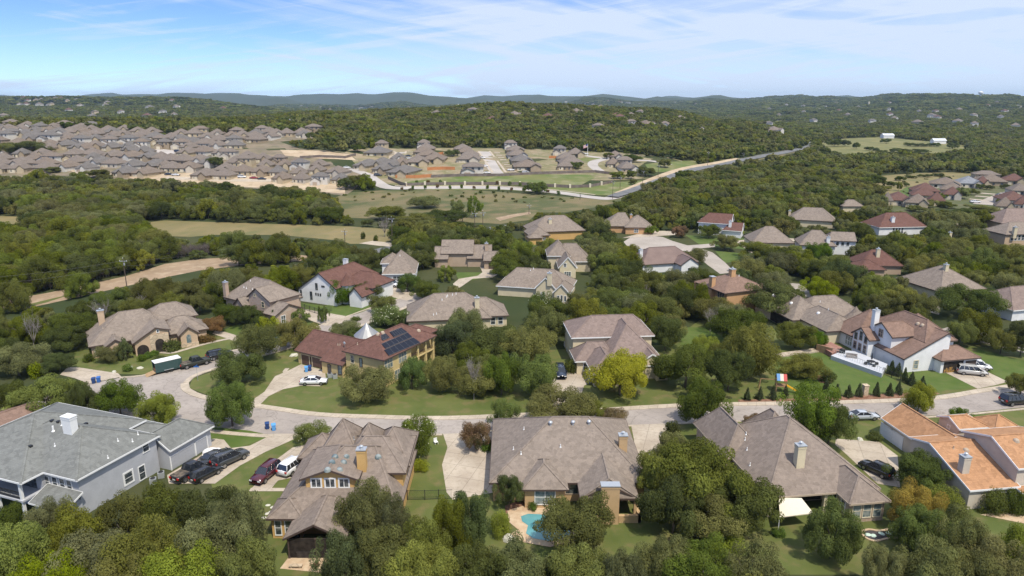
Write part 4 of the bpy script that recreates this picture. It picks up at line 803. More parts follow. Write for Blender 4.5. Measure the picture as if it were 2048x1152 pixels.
# A grey two-storey house, bottom left
h = House('light grey two-storey house with a grey hip roof and white chimney at the left edge', -58.5, 84.2, -20, WG, SG, WHITE)
h.R(-20, 0, 0, 14.1, 5.8, 3.6, 'x', 7, 7).R(-26, -3.1, -6.3, 17.5, 5.8, 4.2, 'y', wall=False); h.wb(-25.5, 0, -.1, -6.8, 17, 5.75).R(-5.4, 13.9, 1.7, 23.2, 3.5, 2.3, 'y', 0, None).R(-14, 12, -4.2, 19.5, 4.4, 1.6, 'x')
h.shed(-6.2, -2.7, .4, .3, 2.7, 4.0, 'N'); h.wb(-5.8, -2.2, -.1, -.2, .4, 2.6); h.wb(-25.5, -3, 2.7, -6.8, 0, 2.95); done(h)
h.chim(142, 862, 1.7, 1.1, 2.3, WHITE, WHITE, pot=False); h.vent([(104, 842), (117, 844), (172, 848)], 'flat', BLACK); h.vent([(107, 862), (125, 850)], 'pipe', WHITE, .13, .8); h.vent([(110, 892), (265, 883), (236, 882), (216, 916), (276, 869)], 'pipe', WHITE); h.vent([(61, 893)], 'flat', BLACK)
for q in ((94, 962), (110, 964.5), (125, 967.5), (139, 971)): h.wpx('S', .5, *q, .85, 1.5)
h.wpx('E', -.5, 291, 894, 1.0, 1.4); h.wpx('E', -.5, 284, 945, 1.0, 2.1); b = h.wpx('E', -.5, 257, 955, 1.3, 1.6, 1, 2, tr=.25)
h.shed(-.6, 7.2, .8, 10.4, 2.9, 3.5, 'W') if False else None
GDM = plain('pale_grey_door', (.36, .37, .40), .6); h.dpx('E', 1.2, 368, 920, 4.9, 2.2, GDM, name='garage_door'); h.dpx('E', 1.2, 403, 896, 2.5, 2.2, GDM, name='garage_door')
for x in (-7.2, -12, -17): h.col(x, -2.7, 0, 5.6, .35, WHITE)
rl = MB(); rl.box(-17, -2.85, 3.1, -7.2, -2.75, 3.2); rl.box(-17, -2.85, 4.0, -7.2, -2.75, 4.06); [rl.box(-17 + k * .25, -2.83, 3.1, -16.96 + k * .25, -2.77, 4.0) for k in range(40)]; h.part('railing', rl, BLACK)
d = MB(); d.box(-14, -.06, 3.0, -8, -.01, 5.3); h.part('sliding_door', d, GLASS)
# B ochre dormer house
h = House('taupe-roofed house with an ochre dormer of three windows and three roof peaks', 0, 0, 0, WO, ST_, BROWN)
h.R(-31.4, 80.2, -14.6, 97.6, 3.2, 5.3, 'x', 8, 4.5).R(-24, 85.8, -14.5, 97, 6.0, 2.7, 'x', 3, 4, wall=False).wb(-22, 86.3, 0, -15.0, 96.5, 5.9)
h.R(-28.9, 90, -21.1, 100.5, 4.2, 5.4, 'y', 5.2, 5.2, wall=False).R(-24.6, 89, -17.6, 100, 4.2, 5.0, 'y', 5.2, 5.2, wall=False).R(-20.4, 88.5, -14.4, 99, 5.6, 3.4, 'y', 5, 5, wall=False); h.wb(-28, 97, 0, -15.2, 99.2, 4.1)
h.R(-32.3, 95, -26, 101.5, 3.2, 2.6, 'x').R(-28.2, 83.0, -20.3, 92, 6.6, 1.5, 'y', 0, 2, wall=False).wb(-27.5, 83.5, 4.2, -21.0, 90, 6.6)
h.w.poly([(-27.5, 83.5, 6.58), (-21, 83.5, 6.58), (-24.25, 83.5, 7.85), (-27.5, 84.5, 6.58), (-21, 84.5, 6.58), (-24.25, 84.5, 7.85)], [(0, 1, 2), (5, 4, 3), (0, 2, 5, 3), (1, 4, 5, 2)])
h.R(-28.2, 75.2, -20.4, 84, 3.0, 2.0, 'y', 0, 2, wall=False); h.R(-31.6, 79.2, -26.8, 84, 3.2, 1.6, 'x'); done(h)
for u in (-26.1, -24.25, -22.4): h.win('S', 83.5, u, 5.85, 1.15, 1.15, 2, 1, tr=.2)
h.chim(725, 937, 1.2, 1.0, 2.9, WO); h.vent([(670, 913), (693, 913), (664, 924), (687, 924), (655, 939), (679, 939), (756, 913)], 'dome', GLASSL); h.vent([(708, 879)], 'pipe'); 
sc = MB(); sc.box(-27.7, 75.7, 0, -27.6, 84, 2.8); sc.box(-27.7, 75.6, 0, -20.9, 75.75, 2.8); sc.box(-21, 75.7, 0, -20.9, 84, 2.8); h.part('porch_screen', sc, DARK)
for x in (-27.7, -24.3, -20.95): h.col(x, 75.6, 0, 2.85, .16, BROWN)
h.win('W', -31.0, 82, 1.6, 1.0, 1.8); h.win('S', 79.7, -28.8, 1.6, 1.1, 2.0); h.win('S', 79.7, -30.3, 1.6, .7, 2.0); h.win('E', -15.0, 88.5, 5.2, .5, .9, 1, 1); h.win('E', -15.1, 91, 1.7, 1.0, 1.6); h.win('E', -15.1, 94.5, 1.7, 1.0, 1.6)
# C pool house
h = House('wide taupe-roofed house with apricot walls and a stucco chimney behind the pool', 0, 0, 0, WP, SK, BROWN)
h.R(-3.2, 88, 19.2, 108.5, 3.2, 5.3, 'x', 9.5, 7.5).R(1.3, 86.2, 7.8, 94, 3.2, 2.3, 'y').R(9.2, 84.0, 17.2, 96, 3.2, 2.3, 'y', 1.2, 3, wall=False).wb(2.2, 86.8, 0, 6.9, 90, 3.2)
done(h); h.chl(13.1, 83.3, 0, 5.7, 2.4, 1.1, WP, METAL, False); h.chim(1245, 897, 1.2, 1.0, 2.2, WP); h.vent([(1101, 850), (1146, 849), (1178, 848)], 'turbine', METAL); h.vent([(1027, 899), (1048, 859), (1042, 908), (1121, 894)], 'pipe', WHITE)
for u, w in ((4.6, 2.7),): h.win('S', 86.7, u, 1.75, w, 2.1, 2, 2, frame=WHITE, glass=GLASSL)
h.win('W', 1.8, 87.7, 1.75, .8, 2.0, 1, 2, frame=TAN); h.win('S', 88.5, 8.5, 2.0, 1.7, 1.5, 1, 1, frame=TAN); h.win('S', 88.5, -1, 1.6, .1, .1)
lw = MB(); lw.box(14.4, 83.1, 0, 17.4, 83.6, 1.1); lw.box(17.0, 83.1, 0, 17.4, 86, 1.1); h.part('patio_wall', lw, WP); lw = MB(); lw.box(9.5, 83.1, 0, 11.8, 83.5, 1.0); h.part('patio_wall', lw, WP)
for x in (9.8, 16.8): h.col(x, 84.6, 0, 3.1, .4, WP)
rb = MB(); [rb.bar((9.6, 84.15, 3.1), (13.2, 84.15, 5.1), .12, .22) for _ in (0,)]; rb.bar((16.8, 84.15, 3.1), (13.2, 84.15, 5.1), .12, .22); rb.bar((9.6, 84.15, 3.1), (16.8, 84.15, 3.1), .12, .22); h.part('porch_truss', rb, BROWN)
# D patio house
h = House('big taupe-brown hip-roofed brick house with a cream awning over its patio', 35.8, 84.3, 8, BRICKT, ST_, TAN)
h.R(-1.2, 0, 15.4, 20.5, 3.2, 5.9, 'y', 11.2, 8.3, ro=7.6, wall=False); h.wb(-.6, 3.4, 0, 14.9, 20, 3.2); h.R(-2.3, 11.2, 4.6, 23.4, 3.2, 3.7, 'y', 3.4, 2.4).R(8.8, -3.0, 14.8, 6, 3.2, 2.3, 'y').R(6.0, 15, 12, 22.4, 3.2, 3.7, 'y', 3, 3)
done(h); h.chim(1597, 930, 1.2, 1.0, 3.1, WC); h.vent([(1492, 869), (1490, 880), (1494, 900), (1500, 931)], 'pipe', WHITE)
for u in (10.3, 11.8, 13.3): h.win('S', -2.5, u, 1.75, 1.1, 2.0, 1, 2, frame=CREAM, glass=GLASSL)
h.aw('W', 9.3, (-1, 1), 1.8, .8, 1.5)
for x in (-.5, 3.2, 7.6): h.col(x, .6, 0, 3.1, .5, WC)
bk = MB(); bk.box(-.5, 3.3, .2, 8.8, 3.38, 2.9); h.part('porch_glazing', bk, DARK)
aw = MB(); a0 = [h.loc(at(1557, 996, 3.0)), h.loc(at(1603, 996, 3.0)), h.loc(at(1627, 1026, 2.3)), h.loc(at(1560, 1034, 2.3))]; aw.poly(a0 + [v - Vector((0, 0, .12)) for v in a0], [(0, 1, 2, 3), (7, 6, 5, 4), (0, 4, 5, 1), (1, 5, 6, 2), (2, 6, 7, 3), (3, 7, 4, 0)]); o = h.part('awning', aw, plain('awning_cloth', (.66, .60, .48), .8))
for v in (a0[2], a0[3]): m = MB(); m.tube((v.x, v.y + .1, 0), (v.x, v.y + .1, 2.3), .06, .06, 6); h.part('awning_post', m, WHITE)
# E orange-roofed house
h = House('house with bright orange shingle roofs and pale vinyl siding at the right edge', 63.3, 86.0, 8, WV, SO, WHITE)
h.R(2.4, 10.5, 9.4, 22.8, 3.2, 2.5, 'y', 0, 0, ro=5.9, ov=.35).R(-.2, 0, 7.6, 12.8, 3.2, 2.9, 'x', 0, 0, ro=8.6, e2=4.9, ov=.35).R(7.0, .3, 17, 11.0, 5.8, 2.4, 'x', 0, 0, ro=5.6, e2=6.4, ov=.35)
h.R(9, 13.5, 14.5, 18.5, 5.2, 1.1, 'x', 0, 2.5, ov=.35).R(14, 12, 19, 17, 5.2, 1.6, 'x').shed(7, -1.6, 17, .4, 2.7, 3.1, 'N'); done(h)
h.chim(1926, 942, 1.1, 1.0, 2.3, WV); h.vent([(1907, 897), (1902, 864)], 'pipe', TAN); h.vent([(1932, 900), (2032, 881)], 'dome', TAN)
h.dpx('W', 2.75, 1771, 874, 2.7, 2.2, WHITE, name='garage_door'); h.dpx('W', 2.75, 1792, 890, 2.7, 2.2, WHITE, name='garage_door'); h.win('S', .35, 5, 1.6, 3.0, 1.3, 3, 1); h.win('S', .6, 10.5, 4.6, 1.2, 1.2, 1, 2); h.win('S', .6, 13.5, 4.6, 1.2, 1.2, 1, 2); h.win('S', .6, 10, 1.4, 1.6, 1.4, 2, 1); h.win('W', 9.35, 16, 4.4, .5, .5, 1, 1)
# corner of a brown-roofed house at the left edge
h = House('low brown-roofed house cut by the left edge above the grey house', *at(-32, 905)[:2], -30, WC, SU, WHITE)
h.R(-8, -3, 6, 9, 3, 2.2, 'y', 0, 0).R(-6, -8, 7.5, 1, 2.8, 1.6, 'x'); done(h)
# F yellow solar house
h = House('yellow two-storey stucco house with a red roof, solar panels and columned balconies', -25.1, 128.8, -30, WY, SR, BROWN)
h.R(-11, 0, 0, 17.6, 6, 3.2, 'y', 5.5, 5.0, wall=False); h.wb(-10.5, .5, 0, -.5, 8.8, 6.0); h.wb(-10.5, 8.8, 0, -3.6, 17, 6.0); h.R(-26, 1.1, -9, 11, 3, 3.6, 'x', 1.2, 0).shed(-17.2, -.3, -10.8, 5.2, 2.9, 5.4, 'N', wall=True).R(-9, 11, -2, 21, 6, 1.8, 'y')
sil = plain('silver_metal_roof', (.33, .33, .33), .45, .5); q = h.loc(at(734, 672, 4.5)); h.cone(q.x, q.y, 2.9, 4.8, 7.7, 16, mat=sil); done(h)
pan = MB(); PVM = plain('solar_panel', (.008, .010, .020), .35, 0, .3)
def panel(c, nm='solar_panel'):
    P = [h.hit(*k)[0] for k in c]
    if any(p is None for p in P): return
    n = (P[1] - P[0]).cross(P[3] - P[0]).normalized(); n = n if n.z > 0 else -n
    m = MB(); a = [p + n * .08 for p in P]; b = [p + n * .17 for p in P]; m.poly(a + b, [(3, 2, 1, 0), (4, 5, 6, 7), (0, 1, 5, 4), (1, 2, 6, 5), (2, 3, 7, 6), (3, 0, 4, 7)]); o = h.part(nm, m, PVM, h.ro_)
    g = MB()
    for k in range(1, 6): g.bar(b[0].lerp(b[1], k / 6), b[3].lerp(b[2], k / 6), .03, .02)
    g.bar(b[0], b[1], .05, .03); g.bar(b[3], b[2], .05, .03); g.build('panel_frame', WIREM, o)
panel([(779, 665), (802, 656), (814, 665), (787, 675)]); panel([(762, 689), (815, 666), (824, 675), (771, 698)]); panel([(768, 701), (826, 676), (840, 686), (777, 712)]); panel([(758, 673), (771, 668), (779, 676), (765, 682)])
h.vent([(756, 668), (765, 665), (775, 655), (785, 651), (837, 661)], 'dome', TAN); h.vent([(676, 690), (680, 690), (715, 689)], 'pipe', TAN)
ds = MB(); p, n = h.hit(690, 695)
if p is not None: ds.tube((p.x, p.y, p.z - .2), (p.x, p.y, p.z + .8), .04, .04, 6); ds.dome((p.x, p.y - .1, p.z + 1.0), .35, .12, .35, 10, 4, full=True); h.part('satellite_dish', ds, METAL, h.ro_)
for y in (8.9, 11.6, 14.3, 17.0): h.col(-.75, y, 0, 5.9, .5)
fl = MB(); fl.box(-3.6, 8.8, 2.85, -.45, 17.2, 3.1); h.part('balcony_floor', fl, WY); rl = MB(); rl.box(-.62, 8.9, 3.95, -.52, 17, 4.03); [rl.box(-.6, 9 + k * .3, 3.1, -.56, 9.04 + k * .3, 3.95) for k in range(27)]; h.part('railing', rl, BROWN)
h.wpx('S', .5, 705, 718, .8, 1.6, 1, 2, frame=WC); h.wpx('S', .5, 722, 725, .6, 1.7, 1, 1, frame=BROWN, glass=GLASSL); h.wpx('E', -.5, 777, 727, 2.4, 1.9, 3, 2, frame=WC, glass=GLASSL); h.wpx('E', -.5, 805, 714, 2.4, 1.9, 3, 2, frame=WC, glass=GLASSL); h.wpx('E', -.5, 797, 747, 2.3, 1.9, 3, 2, frame=WC, glass=GLASSL); h.win('E', -3.6, 11, 4.4, 1.6, 2.2, 2, 2); h.win('E', -3.6, 14.5, 4.4, 1.6, 2.2, 2, 2); h.win('E', -3.6, 12.5, 1.4, 2.4, 2.2, 2, 2)
h.dpx('S', 1.6, 614, 724, 3.0, 2.3, plain('brown_door', (.10, .055, .045), .5), name='garage_door', frame=WC); h.dpx('S', 1.6, 637, 731, 4.9, 2.3, MAT['brown_door'], name='garage_door', frame=WC); h.wpx('S', 0, 659, 737, .8, 1.6, 1, 2, frame=BROWN); h.wpx('S', 0, 680, 740, .9, 1.8, 1, 1, frame=BROWN, glass=GLASSL)
# I big tan stone house on the left
h = House('sprawling tan stucco and stone house with arched entry and taupe roof behind the trailer', -92.8, 144.9, 33, WS, SK, BROWN)
h.R(0, 0, 18, 15, 3, 4.8, 'x', 7, 6, ro=8.2).R(14, -.5, 24.6, 8, 3, 3.0, 'x').R(12, 5.5, 23.5, 15, 5, 2.9, 'x', 4, 4).R(8.2, -3.2, 16.2, 8, 3.0, 3.0, 'y', 0, 3, ro=13.2, e2=5.0).R(17.6, -3, 22.2, 4, 3, 1.9, 'y', 0, 2).R(2.8, -2.6, 7.4, 4, 3, 1.5, 'y', 0, 2); h.extra.append(('stone_facing', (lambda m: (m.box(11.8, -2.99, 0, 15.6, -2.85, 4.3), m.box(17.95, -2.82, 0, 21.8, -2.68, 1.0), m)[-1])(MB()), STONE)); done(h)
h.chim(204, 646, 1.3, 1.0, 3.0, WS); h.vent([(206, 657), (213, 651)], 'pipe', TAN)
def arch(h, side, pos, u, w, hh, mat=DARK, name='arched_opening', z=0):
    m = MB(); pts = [(u - w / 2, z)] + [(u - w / 2 * math.cos(a), z + hh - w / 2 + w / 2 * math.sin(a)) for a in [math.pi * k / 10 for k in range(11)]] + [(u + w / 2, z)]
    sg = -1 if side in 'SW' else 1; A = [((a, pos + sg * .03, b) if side in 'SN' else (pos + sg * .03, a, b)) for a, b in pts]; B = [((a, pos - sg * .2, b) if side in 'SN' else (pos - sg * .2, a, b)) for a, b in pts]; n = len(A)
    m.poly(A + B, [tuple(range(n)), tuple(range(n, 2 * n))[::-1]] + [(k, (k + 1) % n, n + (k + 1) % n, n + k) for k in range(n)]); return h.part(name, m, mat)
arch(h, 'S', -2.99, 13.7, 1.9, 3.2); arch(h, 'S', -2.9, 10.2, 2.4, 2.4); arch(h, 'S', -2.7, 19.8, 1.0, 2.3, GLASSL, 'window', .7); h.win('S', -2.3, 5, 1.3, 1.2, 1.3); h.win('S', .5, 1.5, 1.3, .8, 1.3); h.win('S', -2.9, 13.6, 5.0, .35, .5, 1, 1)
# K pink-brown roofed two-storey house
h = House('two-storey cream house with a large pinkish brown roof behind the yellow-green tree', 12.7, 142.3, 5, WC, SP, WHITE)
h.R(0, 0, 18.3, 12, 6, 3.1, 'x', 5.5, 3.5).R(5.5, -9.8, 18.3, 7, 3, 5.9, 'y', 9.5, 3).R(-.2, -6.3, 8.5, 1, 3, 3.0, 'x', 3.2, 2).R(2.0, -13.4, 8.8, -2, 3, 2.7, 'y', 3.4, 3).R(13.2, -9.9, 17, -5, 4.2, 1.3, 'y', 0, 1).R(15.3, -11, 18.7, -6, 3, 1.3, 'y', 0, 1); done(h)
for q in ((1129, 691), (1134, 702)): h.wpx('W', .5, *q, .7, 1.4)
for y in (1.8, 3.6): h.win('W', .5, y, 1.7, .7, 1.5)
h.win('S', -5.8, 2.2, 1.6, 1.0, 1.5); arch(h, 'S', -10.7, 17, 1.2, 2.4, GLASS, 'window', .3); h.wpx('W', 2.5, 1165, 740, .1, .1) if False else None
# L white house with brown roof
h = House('white two-storey house with chestnut brown roofs and a raised white terrace', 81.7, 136.4, 12, WW, SU, BROWN)
h.R(0, .6, 11.5, 15, 3.2, 5.0, 'y', 0, 5, ro=10.2, e2=7.4).R(5.6, 1.6, 13.6, 18, 6, 3.5, 'y', 4.4, 5).R(-1.8, 9, 6, 15, 4.5, 2.1, 'x', 0, 2).R(.6, 5.2, 9, 12.8, 6.3, 2.3, 'x', 0, 3).R(-.8, 14.4, 12, 23, 3.2, 5.2, 'y').R(7.2, -1.6, 17.0, 5, 3, 1.9, 'x').R(10.6, 9, 17, 18, 5.6, 2.8, 'x')
done(h); h.chim(1749, 650, 1.2, 1.0, 3.4, WHITE); h.vent([(1798, 616), (1806, 619), (1836, 647), (1845, 650)], 'dome', TAN); h.vent([(1757, 600)], 'pipe')
for y in (10.4, 12.0, 13.6): h.win('W', -1.3 - .2, y, 2.0, .85, 1.6, 1, 2, frame=TAN); h.win('W', -1.5, y, 4.1 + (.5 if y == 12.0 else 0), .85, 1.5 + (.4 if y == 12.0 else 0), 1, 1, frame=TAN)
h.win('W', .85, 9, 6.1, 1.1, 1.6, 2, 2, frame=TAN); h.win('W', -.3, 17.2, 1.6, 2.2, 2.0, 3, 2, frame=WHITE, glass=GLASSL); h.win('S', .9, 3.4, 1.6, 1.0, 1.7, 1, 2, frame=WC, glass=GLASSL)
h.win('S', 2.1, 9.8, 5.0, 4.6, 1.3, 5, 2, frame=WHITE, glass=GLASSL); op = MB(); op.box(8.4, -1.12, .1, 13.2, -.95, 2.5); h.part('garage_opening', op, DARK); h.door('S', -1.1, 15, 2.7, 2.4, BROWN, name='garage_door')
ins = MB(); rr = random.Random(3); [ins.box(8.6 + k * .42, -1.18, .1, 8.95 + k * .42, -1.1, .5 + rr.random() * 1.2) for k in range(10)]; h.part('stored_goods', ins, noise_mat('clutter', (.45, .25, .05), (.1, .08, .07), 2.5))
for x, y in ((.6, 1.3), (.6, 4.4)): pass
wd = MB(); wd.box(-.02, 1.6, 0, .42, 8.6, 2.7) if False else None
# M grey-roofed house north of it
h = House('long taupe-roofed cream house behind the white house, with a small conical turret', 68.9, 164.2, 12, WC, SK, BROWN)
h.R(0, 0, 11, 18, 3, 4.2, 'y').R(4, .5, 21, 11.5, 3, 4.0, 'x').R(2.2, -10, 13, 4, 3.2, 2.9, 'y', 3.2, 3); q = h.loc(at(1709, 640, 2.8)); h.cone(q.x, q.y, 2.6, 3.2, 6.4, 12); done(h)
h.vent([(1547, 590), (1583, 606), (1637, 626)], 'dome', WHITE); h.vent([(1657, 620), (1640, 604)], 'pipe', WHITE); d = MB(); d.box(.4, 2, .1, .48, 10, 2.7); h.part('porch_glazing', d, DARK)
# N apricot stucco house
h = House('apricot stucco two-storey house with two stucco chimneys and a brown roof', 56.4, 179.0, 21, WA, SU, BROWN)
h.R(0, 0, 14.6, 13.8, 5.8, 3.3, 'x', wall=False); h.wb(1.2, .5, 0, 14.1, 13.3, 5.8).R(13.6, 2, 21, 10, 3.2, 2.4, 'x').shed(-.6, 1.2, 1.7, 5.4, 2.6, 3.3, 'E'); done(h)
h.chl(.8, 6.6, 0, 8.8, 1.2, 1.3, WA, METAL, False); h.chim(1464, 551, 1.4, 1.3, 1.8, WA); h.vent([(1445, 548), (1478, 552), (1500, 560)], 'pipe', WHITE)
for y in (2, 3, 4): h.win('W', 1.2, y, 4.4, .7, 1.4, 1, 2, frame=TAN)
for y in (8.2, 10.8, 13.2): h.col(.1, y, 0, 5.7, .4)
d = MB(); d.box(.2, 8, 2.8, 1.4, 13.5, 3.0); h.part('balcony_floor', d, WA)
# G white farmhouse
h = House('white board farmhouse with a steep gable end and dark red roof', -60.5, 192.3, -25, WW, SR, BLACK)
h.R(-.5, -.4, 13.4, 20, 3.4, 5.6, 'y', 0, 4.5, ro=7.6, e2=5.0, ov=.35).R(9, 6, 21, 17, 4.5, 3.2, 'x', 4, 4).R(16, 1, 21, 9, 3.2, 2.4, 'y', 0, 2); q = h.loc(at(702, 560, 5)); h.cone(13.4, 4.5, 2.5, 5.4, 8.6, 12); done(h)
h.chl(5.0, 15, 6, 9.6, 1.2, 1.0, WW, METAL, False); BW = plain('black_frame', (.03, .03, .033), .5)
for px, py, w, hh in ((602.5, 588, .5, 2.2), (622.5, 591, .7, 2.2), (633, 573, .7, 1.8), (632, 588, .3, .6), (636.5, 589, .3, .6), (641, 589.5, .3, .6), (646, 573, 1.0, .35)): h.wpx('S', -.1, px, py, w, hh, 1, 1, frame=BW, tr=.07)
# H tan brick house with tall chimney
h = House('tan brick house with a tall chimney and front gables left of the white farmhouse', -61.6, 172.8, -35, BRICKT, SK, BROWN)
h.R(-21, -.5, -3, 12, 3.4, 5.2, 'x', 6, 5).R(-9.4, -1, .4, 9, 5.4, 2.9, 'y', 0, 4, ro=-5.4).R(-.5, -3, 4.8, 6, 3, 2.2, 'x', 0, 0).R(-13, -2.8, -8.6, 5, 3.2, 2, 'y', 0, 2); done(h)
h.chim(453, 590, 1.2, 1.0, 3.6, BRICKT); h.vent([(488, 575), (493, 577), (505, 579), (501, 562)], 'pipe', WHITE); h.win('S', -.7, -3, 4.2, 1.0, 1.4, 1, 2, frame=WC); h.win('S', -.7, -6.2, 6.2, .8, .7, 2, 1, frame=WC); h.win('E', 4.5, -.4, 1.5, 1.2, 1.9, 2, 2, frame=WHITE); h.win('E', 4.5, 3, 1.5, .9, 1.6, 1, 2, frame=WHITE)
def simple(label, ox, oy, a, wall, roof, blocks, trim=BROWN, chims=(), pipes=(), wins=(), z=None):
    z = float(zt(ox, oy)) if z is None else z
    h = House(label, ox, oy, a, wall, roof, trim, z)
    for b in blocks: h.R(*[v for v in b if not isinstance(v, dict)], **(b[-1] if isinstance(b[-1], dict) else {}))
    done(h)
    for c in chims: h.chim(*c)
    if pipes: h.vent(pipes, 'pipe', WHITE)
    for w in wins: h.win(*w[:6], *(w[6:] or ()))
    return h
simple('taupe hip-roofed house with cream chimney above the solar-panelled house', -25.8, 163.3, 8, WC, SK, [(0, 0, 21, 14.5, 3, 4.9, 'x', 7, 6), (13, 1.5, 25.5, 12, 3, 3.6, 'x', None)], chims=[(954, 614, 1.1, 1.0, 2.4, WC)], pipes=[(905, 590), (912, 588), (884, 600), (893, 594), (867, 630), (873, 628), (895, 592)], wins=[('S', 2.0, 21.5, 1.6, 1.1, 1.7, 1, 2), ('S', 2.0, 23.4, 1.6, 1.1, 1.7, 1, 2), ('S', 2.0, 19.6, 1.6, 1.1, 1.7, 1, 2)])
simple('house with a brown standing-seam metal roof and white gable, left of the cul-de-sac', 53.2, 224.6, 14, WW, MBR, [(-10, 2.5, 10.5, 15, 3, 4.4, 'x', 5, 6), (1.5, -2, 8.6, 7, 3.2, 2.4, 'y', 0, 3)], chims=[(1281, 516, 1.1, 1.0, 2.8, WW)], wins=[('S', -1.7, 5, 1.4, 1.4, 1.4, 2, 2)])
simple('taupe-roofed house with a steep front gable and arched window, behind the first oaks', 11.6, 226.5, 0, WC, SK, [(0, 1, 8, 12, 5.4, 4.2, 'y', 4, 4), (3, .5, 15, 11, 3.6, 5.2, 'x', 3, 5), (3.2, -8, 9.4, 4, 3.4, 3.6, 'y', 0, 3)], trim=WHITE, wins=[('S', -7.7, 6.3, 1.4, 2.0, 1.3, 3, 2), ('S', -7.7, 5.4, 4.3, .8, 1.1, 1, 2)])
simple('taupe-roofed cream house with two small front gables and chimney in the middle', 8.0, 193.0, -14, WC, SK, [(-13.5, 1.5, 8.5, 14, 3, 4.4, 'x', 5, 6), (-1.5, -1, 5, 9, 3.6, 3.4, 'y', 0, 3), (4, -2, 9, 6, 3, 2.6, 'y', 0, 3)], trim=WHITE, chims=[(1099, 563, 1.2, 1.0, 2.4, WC)], pipes=[(1061, 541), (1067, 538)], wins=[('S', -.7, 1, 1.6, 1.0, 1.8, 1, 2), ('S', -1.7, 5.6, 1.4, .5, 1.5, 1, 1), ('S', -1.7, 6.6, 1.4, .5, 1.8, 1, 1), ('S', -1.7, 7.6, 1.4, .5, 1.5, 1, 1)])
h = simple('house of stepped taupe gables with a tan garage at the turning circle', -26.7, 233.2, 0, WT, SK, [(0, 0, 5, 9, 3, 3.6, 'x', 0, 0), (2.2, 1.5, 13.5, 13, 4.6, 3.8, 'x', 0, 0), (11.2, 1, 19.8, 10, 3, 4.0, 'x', 0, 0), (17.0, -2.5, 22.6, 5, 3, 2.6, 'x', 0, 0)], chims=[(973, 500, 1.1, 1.0, 2.3, WT)])
h.door('S', -2.0, 20.0, 2.5, 2.3, BROWN, name='garage_door', frame=WT)
simple('large taupe-roofed ochre house at the upper middle with a pale chimney', 6.4, 278.2, 12, WO, SK, [(2, 2, 25, 18, 3.6, 5.4, 'x', 8, 7), (0, -3.5, 8.5, 8, 3.2, 3.2, 'y', 3, 3), (-1, -6, 5, -1, 2.8, 1.2, 'x', 2, 2)], chims=[(1100, 446, 1.3, 1.1, 1.6, WC)], wins=[('S', -3.0, 3, 1.8, 1.2, 1.0, 2, 1), ('S', -3.0, 6, 1.8, 1.2, 1.0, 2, 1)])
simple('brown-roofed brick house behind the cul-de-sac with an orange chimney', 40.3, 299.0, -2, WA, SK, [(0, 0, 12, 13, 3, 5, 'x', 6, 3), (8, -3, 20.5, 12, 3, 4.2, 'x', 6, 6)], chims=[(1262, 436, 1.0, 1.0, 1.4, WA)], wins=[('S', -2.5, 13, 1.5, 1.6, 1.5, 2, 2)])
simple('white house with dark red gable roofs beyond the cul-de-sac', 79.5, 297.5, -24, WW, SR, [(0, 0, 14, 11, 5, 3.6, 'x', 4, 0), (11, -4, 19, 6, 3, 2.8, 'x', 3, 0)], trim=WHITE, chims=[(1460, 453, 1.1, 1.0, 2.2, WW)])
simple('taupe hip-roofed house half behind a round reddish tree at the upper right', 126, 316, -20, WC, SK, [(0, 0, 20, 13, 3.2, 5, 'x', 6, 6)], chims=[(1579, 430, 1.1, 1, 2.0, WC)])
simple('taupe hip-roofed house beside the long white house', 91.6, 262.5, -4, WC, SK, [(0, 0, 16, 14, 3, 5.2, 'x', 6.5, 6.5)])
h = simple('long white house with taupe roofs, arched entry and upstairs window row', 107.1, 256.0, -12, WW, SK, [(0, 0, 13, 12, 3.4, 4.8, 'x', 5, 5), (10, 1.5, 20, 11, 5.2, 2.6, 'x', 2, 0)], chims=[(1656, 484, 1.2, 1, 1.8, WW)], wins=[('S', 2, 13.5, 4.0, 1, 1.3, 1, 1), ('S', 2, 15.3, 4.0, 1, 1.3, 1, 1), ('S', 2, 17.1, 4.0, 1, 1.3, 1, 1)]); arch(h, 'S', .5, 3, 1.6, 2.6)
simple('low house with a rust-red hip roof and pale chimney in the right-hand oaks', 113, 221, -4, WT, SR, [(1, 3, 15, 14, 3, 4.3, 'x', 5.5, 5.5), (-2, -3, 7, 6, 3, 2.6, 'y')], chims=[(1755, 512, 1.1, 1, 2.4, WC)])
simple('taupe hip-roofed house among oaks above the white terrace house', 121, 190.5, 14, WC, SK, [(0, 0, 16, 17, 3, 5.4, 'y', 8, 8)], chims=[(1891, 540, 1.1, 1, 1.6, WC)])
simple('house with a rose-brown roof and white walls at the right edge', 129, 172.5, 14, WW, SP, [(0, 0, 17, 14, 3, 4.2, 'x', 6, 6)], trim=WHITE)
simple('house with a maroon hip roof, white chimney and arched white windows', 155.5, 293, 6, WW, SR, [(0, 0, 22, 14, 3.4, 5.2, 'x', 7, 6)], trim=WHITE, chims=[(1785, 443, 1.4, 1.1, 1.8, WW)], wins=[('S', .5, 7 + k * 1.3, 1.9, .8, 2.2, 1, 2) for k in range(4)])
simple('tan two-storey house with arched windows at the right edge', *at(2006, 498)[:2], 6, WS, SK, [(0, 0, 18, 12, 5.6, 3.8, 'x', 6, 6)], chims=[(2028, 470, 1.3, 1.1, 3, WC)], wins=[('S', .5, 3.4 + k * 1.5, 4.2, 1.0, 1.9, 1, 2) for k in range(4)])
simple('rose-brown roofed house at the right edge above the two-storey tan house', *at(2000, 462)[:2], 0, WS, SP, [(0, 0, 22, 16, 3.4, 5.5, 'x', 7, 7)])
